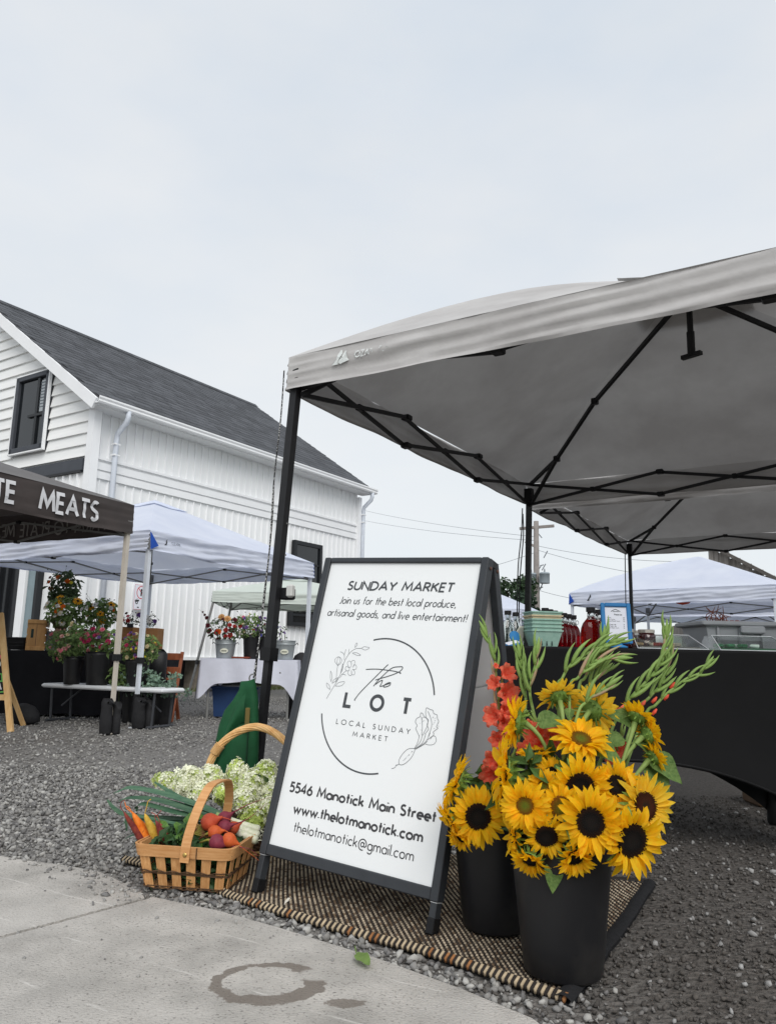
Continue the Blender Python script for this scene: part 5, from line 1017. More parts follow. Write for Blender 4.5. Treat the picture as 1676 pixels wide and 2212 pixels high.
def hydrangea(label, c, rx, rz_, axis, lime, Y, n=260):
    p = B4(*c, Y); o = thing('hydrangea', label, 'hydrangea', (wc.x + U(-.05, .05), wc.y + U(-.05, .05), .04), group='hydrangea heads in the wicker basket'); ro = Vector(o.location); a = Vector(axis).normalized(); R_ = frame(a, (0, 1, 0)); mb = MB()
    for i in range(n):
        z = U(-1, 1); th = U(0, 6.28); rr_ = sqrt(1 - z * z) * (1 - .28 * max(0, z)); d = Vector((cos(th) * rr_, sin(th) * rr_, z)); k = U(.72, 1.04) * (1 + .12 * fbm(d.x * 3, d.y * 3, d.z * 3 + c[0])); pp = R_ @ Vector((d.x * rx * k, d.y * rx * k, d.z * rz_ * k)); nr = (R_ @ d + Vector((U(-.5, .5), U(-.5, .5), U(-.3, .6)))).normalized(); F_ = frame(nr) @ Matrix.Rotation(U(0, 6), 3, 'Z')
        lm = U(0, 1) < lime + .3 * (z > .55); s_ = U(.0105, .0155) if not lm else U(.0065, .0095)
        for q in range(4):
            t_ = q * pi / 2; e1 = Vector((cos(t_ - .55), sin(t_ - .55), 0)); e2 = Vector((cos(t_ + .55), sin(t_ + .55), 0)); e3 = Vector((cos(t_), sin(t_), 0))
            mb.add([pp + F_ @ x + p - ro for x in (Vector((0, 0, 0)), e1 * s_ * .75 + Vector((0, 0, s_ * .25)), e3 * s_ * 1.15 + Vector((0, 0, s_ * .1)), e2 * s_ * .75 + Vector((0, 0, s_ * .25)))], [(0, 1, 2, 3)], 1 if lm else 0)
    tag(mb.build('florets', [hyw, hyg], o), kind='stuff'); MB().lathe([(.02 * rx, -rz_ * .78), (rx * .55, -rz_ * .55), (rx * .74, 0), (rx * .55, rz_ * .5), (.02 * rx, rz_ * .74)], 12, p - ro, rot=R_).build('gap_fill', hyg if lime > .4 else hyc, o, True)  # inner blob is added, no flower part: keeps gaps between florets from showing dark
    mb = MB()
    for i in range(40):
        d = Vector((U(-1, 1), U(-1, 1), U(-1, 1))).normalized(); e_ = R_ @ Vector((d.x * rx, d.y * rx, d.z * rz_)) * .85; mb.tube([p - ro - a * rz_ * .5, p - ro + e_], [.0012, .0007], 4)
    mb.build('branchlets', hys, o); mb = MB(); mb.tube(bez((0, 0, 0), (0, 0, .12), p - ro - a * .1, p - ro - a * rz_ * .3, 8), .004, 6); mb.build('stem', hys, o, True)
H_ = hydrangea; K_ = .2739 * 3.05 / FPX
H_('pointed lime-tipped hydrangea head at the far left', (635, 540), 62 * K_ * 1.1, 95 * K_ * 1.2, (-1, -.1, .15), .55, 3.02)
H_('big cream hydrangea head, left of the basket handle', (800, 545), 118 * K_, 120 * K_, (-.2, -.5, .8), .12, 2.98, 380)
H_('cream hydrangea head below the wrapped handle end', (970, 520), 95 * K_, 100 * K_, (.1, -.4, .9), .2, 3.02, 300)
H_('white hydrangea head drooping beside the basket handle', (880, 625), 80 * K_, 85 * K_, (-.3, -.8, -.3), .15, 2.95)
H_('tall pale hydrangea head right of the green bag', (1180, 480), 82 * K_, 110 * K_, (0, -.2, 1), .35, 3.06, 300)
H_('cream-green hydrangea head, highest beside the board', (1410, 470), 90 * K_, 92 * K_, (.2, -.3, 1), .45, 3.05, 300)
H_('white hydrangea head in the middle of the right cluster', (1300, 560), 100 * K_, 95 * K_, (0, -.8, .5), .15, 2.99, 320)
H_('white hydrangea head touching the board frame', (1445, 610), 85 * K_, 95 * K_, (.4, -.6, .2), .25, 3.0, 300)
H_('lime hydrangea head just right of the chip handle', (1095, 640), 88 * K_, 105 * K_, (-.1, -.8, .1), .6, 2.95, 320)
H_('cream hydrangea head above the beet taproots', (1240, 680), 100 * K_, 95 * K_, (.1, -.9, 0), .25, 2.93, 320)
H_('lime hydrangea head lowest above the leek ends', (1310, 830), 105 * K_, 105 * K_, (.1, -.7, -.4), .75, 2.92, 360)
H_('pale green hydrangea head lowest next to the board', (1425, 735), 75 * K_, 90 * K_, (.4, -.7, -.2), .4, 2.95, 260)
hl = thing('hydrangea_leaves', 'dark leaves and stems under the hydrangea heads', 'leaves', (wc.x, wc.y, .1)); random.seed(21)
def hpos(i): a = U(0, 6.28); r_ = U(0, .19); return Vector((cos(a) * r_, sin(a) * r_ * .8 - .02, U(.02, .19))), (U(-.5, .5), -1, .4)
tag(leafcloud(330, hpos, .05, .5).build('leaf_mass', mat('hydrangea_leaf', (78, 100, 52), .6, var=.3, scale=8, rand=.3, island=True, trans=.15), hl), kind='stuff')
# fallen leaf and scrap
lf = gp(770, 2072, .014); mb = big_leaf(.075, .04, droop=-.1, cup=.25); lfo = mb.build('fallen_leaf', mat('spinach_leaf', (112, 138, 70), .5, var=.2, scale=30, trans=.2), None, True, lf + Vector((0, 0, .012))); lfo.rotation_euler = (.2, .1, -1.1); tag(lfo, 'green spinach leaf fallen on the concrete by the rug edge', 'leaf')
MB().tube([(-.035, .012, .0), (-.015, .004, .006), (0, 0, .0)], [.0015, .002, .0015], 5).build('stalk', MATS['spinach_leaf'], lfo, True)
sc_ = gp(630, 1945, .024); mb = big_leaf(.05, .014, droop=.1, cup=.4); so_ = mb.build('petal_scrap', mat('cream_scrap', (214, 208, 196), .7), None, True, sc_ + Vector((0, 0, .006))); so_.rotation_euler = (.1, 0, -1.9); tag(so_, 'small cream petal scrap lying on the rug', 'petal')
# ------------------------------------------------------------------ black flower buckets in front
bkm = mat('black_bucket', (28, 28, 30), .42, col2=(50, 48, 46), scale=7, fac=(.5, .85), detail=9, spec=.35, bump=.06, bscale=50)
def bucket(label, c, rb, rt, h, m_=bkm, ribs=(), group=None, name='flower_bucket', n=40, lipw=.006):
    o = thing(name, label, 'bucket', c, group=group); mb = MB()
    pr = [(rb * .96, .0), (rb, .006)] + [(rb + (rt - rb) * k, h * k) for k in (.2, .4, .6, .75, .9)]
    for z in ribs: pr += [(rb + (rt - rb) * z + .0, h * z - .008), (rb + (rt - rb) * z + .0035, h * z - .004), (rb + (rt - rb) * z + .0035, h * z + .004), (rb + (rt - rb) * z, h * z + .008)]
    pr = sorted(pr, key=lambda p: p[1]); pr += [(rt, h), (rt - .003, h), (rb * .97, .01)]
    mb.lathe(pr, n, cap1=True); mb.build('body', m_, o, True)
    mb = MB(); mb.tube([(rt * cos(a) * 1.004, rt * sin(a) * 1.004, h) for a in np.linspace(0, 2 * pi, n + 1)[:-1]], lipw, 6, closed=True); mb.build('lip', m_, o, True); return o
BF = gp(1232, 2140, .014) + Vector((.006, .1, 0)); BR_ = gp(1075, 2030, .018) + Vector((.008, .1, 0))
bucket('front black flower bucket at the rug corner, full of sunflowers', (BF.x, BF.y, .018), .093, .131, .37, ribs=(.86,))
bucket('black flower bucket between the board and the front bucket', (BR_.x, BR_.y, .02), .090, .128, .36, ribs=(.86,))

# ------------------------------------------------------------------ sunflowers
def petal_mesh(seed, m_, W_=.3, curl=.2, n=6):
    random.seed(seed); mb = MB(); vs = []; tw = U(-.2, .2); cv = curl * U(.3, 1.6); sb_ = U(-.06, .06)
    for i in range(n + 1):
        t_ = i / n; w_ = W_ * (.32 + .68 * sin(pi * min(1, t_ * .8 + .16))) * (1 if t_ < .99 else .12) * (1 - .25 * t_ ** 3); z = cv * sin(t_ * 2.2) * .55 - cv * t_ * t_ * .75
        for k in (-1, 0, 1): vs.append((t_, k * w_ / 2 + sb_ * t_ * t_, z + abs(k) * w_ * .22 + k * tw * t_ * w_ + (.012 * sin(t_ * 20) if k else -.012)))
    mb.add(vs, [f for i in range(n) for f in ((i * 3, i * 3 + 3, i * 3 + 4, i * 3 + 1), (i * 3 + 1, i * 3 + 4, i * 3 + 5, i * 3 + 2))]); return mb.mesh('petal', m_, True)
def petal_mat(name, a, b):
    M_ = mat(name, a, .55, col2=b, scale=3, stretch=(1, 9, 3), rand=.12, trans=.52, bump=.25, bscale=9, dist=.05); return M_
pm_o = petal_mat('sunflower_petal', (255, 190, 4), (255, 218, 34)); pm_y = petal_mat('yellow_petal', (252, 204, 30), (255, 224, 76))
PM = {'o': [petal_mesh(i, pm_o, U(.27, .34), U(-.1, .35)) for i in range(7)], 'y': [petal_mesh(20 + i, pm_y, U(.24, .3), U(-.1, .3)) for i in range(7)]}
sepm = mat('sunflower_bract', (94, 128, 52), .6, col2=(124, 154, 74), scale=8, rand=.15, trans=.15); stemm = mat('sunflower_stem', (120, 144, 74), .6, col2=(140, 160, 92), scale=10)
SM = []
for i in range(3):
    random.seed(60 + i); mb = MB(); vs = []
    for k in range(6):
        t_ = k / 5; w_ = .42 * (1 - t_) ** .6 * (.55 + t_ * .6) if k < 5 else .01; z = -.32 * t_ * t_ + .1 * t_
        for q in (-1, 0, 1): vs.append((t_, q * w_ / 2, z + abs(q) * w_ * .12))
    mb.add(vs, [f for k in range(5) for f in ((k * 3, k * 3 + 3, k * 3 + 4, k * 3 + 1), (k * 3 + 1, k * 3 + 4, k * 3 + 5, k * 3 + 2))]); SM.append(mb.mesh('bract', sepm, True))
def disc_mat(name, inner, mid, outer):
    M_ = mat(name, outer, .85, var=.3, scale=60, bump=.8, bscale=45, dist=.04); t = M_.node_tree; nn = t.nodes; lk = t.links.new; b = nn['Principled BSDF']; tcn = nn.new('ShaderNodeTexCoord'); sx = nn.new('ShaderNodeVectorMath'); sx.operation = 'MULTIPLY'; sx.inputs[1].default_value = (1, 1, 0); ln = nn.new('ShaderNodeVectorMath'); ln.operation = 'LENGTH'; lk(tcn.outputs['Object'], sx.inputs[0]); lk(sx.outputs[0], ln.inputs[0])
    vz = nn.new('ShaderNodeTexVoronoi'); vz.inputs['Scale'].default_value = 16; lk(tcn.outputs['Object'], vz.inputs['Vector'])
    ad = nn.new('ShaderNodeMath'); ad.operation = 'MULTIPLY_ADD'; ad.inputs[1].default_value = .12; lk(vz.outputs['Distance'], ad.inputs[0]); lk(ln.outputs['Value'], ad.inputs[2])
    r = nn.new('ShaderNodeValToRGB'); lk(ad.outputs[0], r.inputs[0]); e_ = r.color_ramp.elements; e_[0].position = .25; e_[0].color = (*lin(inner), 1); e_[1].position = 1.0; e_[1].color = (*lin(outer), 1); x = e_.new(.6); x.color = (*lin(mid), 1)
    mx_ = nn.new('ShaderNodeMix'); mx_.data_type = 'RGBA'; mx_.blend_type = 'MULTIPLY'; mx_.inputs[0].default_value = .35; lk(r.outputs[0], mx_.inputs[6]); lk(vz.outputs['Color'], mx_.inputs[7]); lk(mx_.outputs[2], b.inputs['Base Color']); return M_
DM = {'d': disc_mat('dark_disc', (40, 30, 24), (22, 14, 10), (74, 40, 16)), 'g': disc_mat('green_disc', (150, 160, 40), (170, 140, 30), (206, 128, 20)), 'b': disc_mat('brown_disc', (74, 50, 30), (110, 52, 22), (84, 38, 18))}
def disc_mesh(kind):
    mb = MB(); prof = [(1.0, -.05), (1.02, .05), (.92, .16), (.7, .22), (.42, .2), (.15, .16), (.02, .15)]; mb.lathe(prof, 28, cap0=False); 
    k = 0
    for i in range(150):                                  # ring of florets
        r_ = sqrt((i + .5) / 150) * .98; a = i * 2.39996; z = .05 + .17 * (1 - abs(r_ - .7) ** 2 * 2) if r_ > .35 else .17; s_ = .035 + .03 * r_; c_ = Vector((r_ * cos(a), r_ * sin(a), z)); mb.add([c_ + Vector((s_, 0, 0)), c_ + Vector((-s_ * .5, s_ * .86, 0)), c_ + Vector((-s_ * .5, -s_ * .86, 0)), c_ + Vector((0, 0, s_ * (2.2 if r_ > .5 else 1.2)))], [(0, 1, 3), (1, 2, 3), (2, 0, 3)])
    return mb.mesh('disc', DM[kind], False)
DME = {k: disc_mesh(k) for k in 'dgb'}
cup = MB().lathe([(1.08, .0), (1.1, -.1), (.95, -.3), (.6, -.48), (.22, -.62), (.14, -.8)], 20, cap0=False).mesh('receptacle', sepm, True)
leaf_m = mat('sunflower_leaf', (82, 112, 54), .6, col2=(112, 138, 74), scale=6, bump=.3, bscale=14, rand=.15, trans=.2, dist=.03)
def heart(seed):
    random.seed(seed); mb = MB(); vs = []; n = 9
    for i in range(n + 1):
        t_ = i / n; w_ = .78 * (sin(pi * min(1, t_ ** .62)) ** .9) * (1 - .15 * t_) + .01; z = -.3 * t_ * t_ + .12 * t_
        for k in (-1, -.55, 0, .55, 1): vs.append((t_ - .08 * abs(k) * (1 - t_), k * w_ / 2, z + abs(k) * w_ * .2 + .03 * sin(t_ * 11 + k * 3) * abs(k)))
    mb.add(vs, [(i * 5 + k, i * 5 + k + 1, i * 5 + k + 6, i * 5 + k + 5) for i in range(n) for k in range(4)]); return mb.mesh('leaf', leaf_m, True)
HL = [heart(80 + i) for i in range(3)]
B5 = lambda x, y, Y: at(918.2 + x * .3706, 1323.3 + y * .3706, Y)
def sunflower(label, c, dpx, face, Y, kind='d', col='o', root=None, leaves=(), open_=0, seed=0, rd=None, npet=None):
    random.seed(seed * 13 + 5); p = B5(*c, Y); D = dpx * .3706 * Y / FPX * 1.17; bc = root or BF; b0 = Vector((bc.x + U(-.06, .06), bc.y + U(-.06, .06), .05))
    o = thing('sunflower', label, 'sunflower', b0, group='sunflowers in the black buckets'); n = Vector(face).normalized(); R_ = (frame(n) @ Matrix.Rotation(U(0, 6.28), 3, 'Z')).to_4x4(); h = p - b0; rd = (rd or {'d': .21, 'g': .175, 'b': .205}[kind]) * D; M0 = Matrix.Translation(h) @ R_
    put('disc', DME[kind], o, mtx=M0 @ Matrix.Scale(rd, 4)); put('receptacle', cup, o, mtx=M0 @ Matrix.Scale(rd * 1.02, 4))
    npt = npet or (22 if col == 'o' else 25); PL_ = D / 2 - rd * .82
    wilt, wph = U(0, 16), U(0, 6.28)
    for ring in (0, 1):
        for i in range(npt):
            a = 2 * pi * (i + .5 * ring + U(-.22, .22)) / npt; tl = radians(U(-14, 30) + (12 if ring == 0 else -6) + open_ + wilt * sin(a + wph)); L_ = PL_ * U(.78, 1.14) * (1.0 if ring else .93); W_ = PL_ * U(.95, 1.3)
            mt_ = M0 @ Matrix.Rotation(a, 4, 'Z') @ Matrix.Translation((rd * .84, 0, rd * (.06 if ring == 0 else -.02))) @ Matrix.Rotation(-tl, 4, 'Y') @ Matrix.Rotation(U(-.5, .5), 4, 'X') @ Matrix.Diagonal((L_, W_, PL_, 1)); put('petal', random.choice(PM[col]), o, mtx=mt_)
    nb = 13
    for ring in (0, 1):
        for i in range(nb):
            a = 2 * pi * (i + .5 * ring + U(-.2, .2)) / nb; tl = radians(-8 - 34 * ring + U(-14, 14)); s_ = rd * U(.75, 1.05) * (1.0 if D > .1 else 1.1)
            put('bract', random.choice(SM), o, mtx=M0 @ Matrix.Rotation(a, 4, 'Z') @ Matrix.Translation((rd * (.98 - .22 * ring), 0, -rd * (.1 + .22 * ring))) @ Matrix.Rotation(-tl, 4, 'Y') @ Matrix.Scale(s_, 4))
    e0 = h - n * rd * .75; pts = bez((0, 0, 0), Vector((h.x * .25, h.y * .25, .33)), e0 - n * .10 - Vector((0, 0, .05)), e0, 14); mb = MB(); mb.tube(pts, [.0055] * 9 + [.005, .0048, .0048, .005, .006, .0075], 8); stm = mb.build('stem', stemm, o, True)
    for (lx, ly, ls, ldir, roll) in leaves:
        q = B5(lx, ly, Y + .01) - b0; d = Vector(ldir).normalized(); x = d; z = Vector((roll, -.75, .6)); z = (z - x * z.dot(x)).normalized(); y = z.cross(x); put('leaf', random.choice(HL), o, mtx=Matrix.Translation(q) @ Matrix((x, y, z)).transposed().to_4x4() @ Matrix.Scale(ls, 4))
        j = min(pts, key=lambda w_: (w_ - q).length)
        if (j - q).length > .004: mb = MB(); mb.tube([j, (j + q) / 2 + Vector((0, 0, -.004)), q], .0018, 5); mb.build('petiole', stemm, stm, True)
S_ = sunflower
S_('big dark-centred sunflower facing straight out, front of the bunch', (962, 1222), 338, (-.05, -1, .12), 1.85, seed=1, leaves=[(860, 1330, .055, (-.3, -.3, .8), .2)])
S_('very large dark-centred sunflower lowest at the right', (1195, 1325), 350, (.28, -1, -.12), 1.86, seed=2, rd=.235)
S_('pale yellow sunflower with brown ring centre, far right', (1275, 1128), 330, (.42, -.9, .1), 1.92, 'b', 'y', seed=3)
S_('smaller dark-centred sunflower upper right of the front bucket', (1112, 1008), 262, (.08, -1, .25), 1.93, seed=4, rd=.2)
S_('dark-centred sunflower tucked behind the front one, chin down', (900, 1018), 315, (-.02, -1, -.15), 1.93, seed=5, rd=.235)
S_('green-centred sunflower at the left of the front bunch', (582, 1125), 250, (-.3, -1, .15), 1.89, 'g', seed=6)
S_('orange-and-green-centred sunflower left of the largest front one', (790, 1140), 240, (.1, -1, .1), 1.90, 'g', seed=7, rd=.24)
S_('highest open sunflower with lime centre, tilted to the sky', (905, 742), 310, (.05, -.62, .8), 2.0, 'g', seed=8, rd=.17, leaves=[(990, 790, .075, (.85, -.2, -.35), .1)], npet=22)
S_('dark-centred sunflower facing out of the rear bucket', (308, 1190), 285, (-.12, -1, .02), 2.12, root=BR_, seed=9, rd=.225)
S_('sunflower turned left with green back showing, by the board', (190, 990), 262, (-.9, .12, .42), 2.17, root=BR_, seed=10)
S_('drooping sunflower facing down left below the left pair', (150, 1215), 215, (-.85, -.12, -.45), 2.15, root=BR_, seed=11)
S_('sunflower seen from the side beside the coral gladiolus', (535, 640), 265, (-1, .28, .08), 2.08, seed=12, leaves=[(660, 640, .075, (.9, -.2, .1), 0)])
S_('tall sunflower in profile facing the board, left of the bunch', (470, 935), 345, (-1, .05, .12), 2.02, seed=13)
S_('sunflower facing away upward, showing its green back', (775, 490), 225, (-.1, .75, .65), 2.12, 'g', 'y', seed=14)
S_('yellow sunflower turned away right with green back', (975, 570), 270, (.65, .65, .12), 2.1, 'g', 'y', seed=15, leaves=[(835, 560, .035, (0, -.4, -.9), 0)])
S_('half-hidden dark sunflower facing down left under the green-centred pair', (705, 1300), 215, (-.15, -.85, -.35), 1.88, seed=16, rd=.26, leaves=[(690, 1180, .05, (-.5, -.3, -.6), 0)])
S_('sunflower in profile facing left at the bucket rim', (520, 1300), 235, (-1, .02, -.1), 1.95, seed=17)
S_('small wilted sunflower facing down over the bucket', (870, 1425), 215, (.1, -.8, -.55), 1.87, seed=18, open_=25)
S_('upright sunflower at upper right with leafy neck', (1235, 610), 200, (.5, .35, .75), 2.06, seed=19, leaves=[(1190, 640, .07, (-.8, -.2, .35), 0)])
S_('sunflower turned right below the upper right one', (1295, 715), 190, (1, .3, .25), 2.05, seed=20, leaves=[(1230, 740, .08, (.55, -.4, -.55), .4), (1150, 740, .06, (-.85, 0, -.2), 0)])
S_('small sunflower peeping out at the right edge of the bunch', (1330, 845), 165, (.9, .15, .4), 2.03, seed=21, leaves=[(1320, 850, .09, (.75, -.3, -.55), 0), (1300, 900, .085, (.5, -.4, -.75), 0)])
S_('orange sunflower mostly hidden behind the side-on flower', (650, 830), 200, (-.2, -.2, .9), 2.06, seed=22)
S_('small dark-centred sunflower behind, above the green-centred ones', (735, 940), 165, (-.1, -.95, .3), 2.0, seed=23)
S_('yellow-centred sunflower peeking between two green-centred ones', (690, 1015), 175, (-.1, -.9, .4), 1.97, 'g', seed=24)
S_('withered sunflower hanging lowest left on the bucket', (610, 1440), 190, (-.4, -.6, -.6), 1.9, seed=25, open_=20, leaves=[(740, 1470, .06, (-.05, -.4, -.9), .1)])
S_('sunflower facing left over the rear bucket rim, petals only', (215, 1310), 150, (-.5, -.6, -.6), 2.13, root=BR_, seed=26, open_=20)
# filler foliage inside the bunch
random.seed(31)
fo = thing('flower_foliage', 'tangle of stems and leaves filling the front bucket', 'foliage', (BF.x, BF.y, .3)); 
def fpos(i): a = U(0, 6.28); r_ = U(0, .13); return Vector((cos(a) * r_ - .01, sin(a) * r_ * .7 + .03, U(.02, .2))), (U(-1, 1), -1, U(-.5, 1))
fol = mat('foliage_leaf', (70, 98, 46), .6, var=.3, scale=6, rand=.3, island=True, trans=.15); tag(leafcloud(150, fpos, .055, .42).build('leaf_mass', fol, fo), kind='stuff')
fo2 = thing('flower_foliage', 'leaves filling the rear black bucket below the gladiolus', 'foliage', (BR_.x, BR_.y, .28)); tag(leafcloud(60, lambda i: (Vector((U(-.09, .09), U(-.07, .09), U(.03, .14))), (U(-1, 1), -1, U(-.5, 1))), .055, .4).build('leaf_mass', fol, fo2), kind='stuff')

# ------------------------------------------------------------------ gladioli
glg = mat('gladiolus_green', (118, 150, 74), .55, col2=(146, 172, 98), scale=9, stretch=(1, 6, 6), rand=.12, trans=.12); glc = mat('gladiolus_coral', (252, 100, 72), .55, col2=(255, 146, 116), scale=5, rand=.1, trans=.45, bump=.3, bscale=14, dist=.04); glt = mat('gladiolus_bract_tinged', (150, 150, 108), .55, col2=(168, 132, 112), scale=7, rand=.1)
def bud_mesh(m_, wd=.25, bend=.1):
    mb = MB(); mb.tube([(t_, 0, bend * sin(t_ * 2.6)) for t_ in [i / 7 for i in range(8)]], [wd * .5 * 2.1 * (t_ + .06) ** .6 * max(0, 1 - t_) ** .95 + .006 for t_ in [i / 7 for i in range(8)]], 8, flat=.62); return mb.mesh('bud', m_, True)
BUD = [bud_mesh(glg), bud_mesh(glg, .22, .12), bud_mesh(glt, .2, .05)]
def floret_mesh(seed):
    random.seed(seed); mb = MB()
    for k in range(6):
        a = k * pi / 3 + U(-.1, .1); vs = []
        for i in range(6):
            t_ = i / 5; r_ = .12 + .88 * t_; w_ = .62 * sin(pi * min(1, t_ * .78 + .14)); z = -.55 + .95 * sin(t_ * 1.5) - .35 * t_ ** 3
            for q in (-1, -.5, 0, .5, 1): v = Vector((r_ * .8, q * w_ / 2, z + .12 * sin(q * 5 + t_ * 9 + seed) * t_ - abs(q) * .1 * (1 - t_))); vs.append(Matrix.Rotation(a, 3, 'Z') @ v)
        mb.add(vs, [(i * 5 + q, i * 5 + q + 1, i * 5 + q + 6, i * 5 + q + 5) for i in range(5) for q in range(4)])
    mb.tube([(0, 0, -.95), (0, 0, -.45)], [.06, .14], 7); return mb.mesh('floret', glc, True)
FL = [floret_mesh(i) for i in range(4)]
def glad(label, pts, Y, root, nb=9, flowers=(), bl=.055, dY=0, coral_tips=0, start=.25, seed=0):
    random.seed(seed + 100); W_ = [B5(x, y, Y + dY * i / max(1, len(pts) - 1)) for i, (x, y) in enumerate(pts)]; b0 = Vector((root.x + U(-.05, .05), root.y + U(-.04, .06), .06)); o = thing('gladiolus', label, 'gladiolus', b0, group='gladiolus stalks in the black buckets')
    P = [Vector((0, 0, 0)), (W_[0] - b0) * .5 + Vector((0, 0, .05))] + [w_ - b0 for w_ in W_]; C_ = catmull(P, 6); n = len(C_); mb = MB(); mb.tube(C_, [.0052 - .0026 * i / n for i in range(n)], 7); mb.build('stem', glg, o, True)
    top = catmull([w_ - b0 for w_ in W_], 12); m_n = len(top)
    nb = max(3, int(nb * 1.0)); bl *= 1.18
    for k in range(nb):
        t_ = start + (1 - start) * (k + .5) / nb; i = min(m_n - 2, int(t_ * (m_n - 1))); p = top[i].copy(); d = (top[i + 1] - top[i]).normalized(); s_ = d.cross(Vector((0, -1, .1))).normalized() * (1 if k % 2 else -1); x = (d + s_ * .125 * (1 - t_ * .3) + Vector((0, -.05, 0))).normalized(); z = s_; z = (z - x * z.dot(x)).normalized(); L_ = bl * (1.25 - .35 * t_) * U(.9, 1.15); put('bud', random.choice(BUD[:2]) if U(0, 1) < .88 else BUD[2], o, mtx=Matrix.Translation(p) @ Matrix((x, z.cross(x), z)).transposed().to_4x4() @ Matrix.Scale(L_, 4))
    x = (top[-1] - top[-3]).normalized(); z = (Vector((0, -1, 0)) - x * -x.y).normalized(); put('bud', BUD[0], o, mtx=Matrix.Translation(top[-1] - x * .02) @ Matrix((x, z.cross(x), z)).transposed().to_4x4() @ Matrix.Scale(bl * .8, 4))
    for (fx, fy, fs_, fd) in flowers:
        p = B5(fx, fy, Y - .02) - b0; put('floret', random.choice(FL), o, mtx=Matrix.Translation(p) @ (frame(fd) @ Matrix.Rotation(U(0, 6), 3, 'Z')).to_4x4() @ Matrix.Scale(fs_ * .3706 * Y / FPX * .95, 4))
    for (fx, fy) in (coral_tips or ()): p = B5(fx, fy, Y) - b0; mb = MB(); mb.tube([p, p + Vector((.008, 0, .008)), p + Vector((.014, 0, .016))], [.004, .005, .002], 6); mb.build('coral_tip', glc, o, True)
g_ = glad
g_('coral gladiolus in full flower against the board edge', [(430, 960), (432, 700), (425, 500), (408, 320), (398, 220), (345, 110)], 2.3, BR_, 8, [(482, 352, 82, (.5, -.8, .4)), (485, 470, 100, (.4, -.9, .1)), (400, 410, 66, (-.6, -.7, .3)), (392, 600, 92, (-.7, -.6, .1)), (478, 560, 80, (.5, -.8, 0)), (478, 640, 100, (.4, -.9, 0)), (420, 740, 70, (-.2, -.9, .1)), (405, 860, 90, (-.3, -.9, -.2)), (385, 955, 100, (-.5, -.8, -.3)), (440, 900, 70, (.2, -.9, -.3)), (412, 310, 26, (.4, -.8, .4))], .06, 0, seed=1)
g_('budded gladiolus stalk with forked tip beside the coral one', [(560, 680), (585, 520), (572, 400), (560, 310), (545, 225)], 2.22, BR_, 8, bl=.055, seed=2)
g_('upright green gladiolus stalk third from the board', [(640, 620), (610, 480), (615, 400), (640, 300), (652, 215)], 2.2, BF, 7, bl=.06, seed=3)
g_('gladiolus stalk arching right, lowest of the middle bundle', [(770, 480), (800, 380), (850, 300), (940, 240), (1020, 195), (1110, 165)], 2.14, BF, 12, bl=.06, seed=4)
g_('gladiolus stalk bending sharply right in the middle bundle', [(840, 470), (890, 380), (950, 310), (1020, 268), (1130, 264)], 2.12, BF, 11, bl=.06, seed=5)
g_('gladiolus stalk rising highest in the middle bundle', [(890, 470), (930, 380), (985, 290), (1030, 210), (1038, 135)], 2.16, BF, 10, bl=.055, seed=6)
g_('short gladiolus stalk at the back of the middle bundle', [(920, 490), (960, 420), (1000, 370), (1040, 335)], 2.17, BF, 7, bl=.055, seed=7)
g_('gladiolus tip pointing right just above the turned sunflowers', [(880, 620), (940, 520), (1000, 470), (1085, 410)], 2.06, BF, 5, bl=.06, seed=8)
g_('tallest gladiolus stalk right of centre with upright tip', [(1080, 700), (1130, 590), (1200, 490), (1300, 385), (1375, 290), (1398, 200), (1402, 110)], 2.18, BF, 15, bl=.06, seed=9, coral_tips=[(1130, 570)])
g_('gladiolus stalk doubling the tallest one on its right', [(1220, 600), (1300, 500), (1370, 420), (1405, 340), (1412, 280)], 2.2, BF, 10, bl=.055, seed=10, coral_tips=[(1255, 545)])
g_('gladiolus stalk reaching farthest right with thin tip', [(1270, 620), (1340, 540), (1420, 460), (1520, 385), (1600, 350), (1645, 295)], 2.2, BF, 9, bl=.05, seed=11, coral_tips=[(1320, 525), (1390, 508), (1425, 440), (1320, 595)])
g_('coral gladiolus blooms half hidden behind the sunflowers', [(700, 900), (700, 800), (690, 720), (640, 620)], 2.16, BF, 3, [(650, 735, 120, (-.2, -.9, .3)), (730, 650, 64, (.2, -.9, .2)), (765, 730, 95, (.3, -.9, .2)), (585, 800, 76, (-.4, -.9, .1)), (690, 780, 90, (0, -.9, 0)), (600, 650, 40, (0, -.9, .3)), (840, 570, 40, (0, -.9, .3))], .05, seed=12)
g_('coral gladiolus bloom behind the right-hand leaves', [(1120, 900), (1125, 830), (1130, 760), (1150, 700)], 2.15, BF, 2, [(1130, 790, 84, (.3, -.9, .2)), (1085, 840, 60, (0, -.9, .2)), (1050, 665, 36, (0, -.9, .2)), (1130, 575, 30, (.2, -.9, .2))], .045, seed=13)
g_('coral blooms low between the two buckets', [(440, 1250), (440, 1180), (435, 1120)], 2.2, BR_, 1, [(435, 1120, 60, (-.2, -.9, .2)), (455, 1190, 40, (0, -.9, 0))], .04, seed=14)
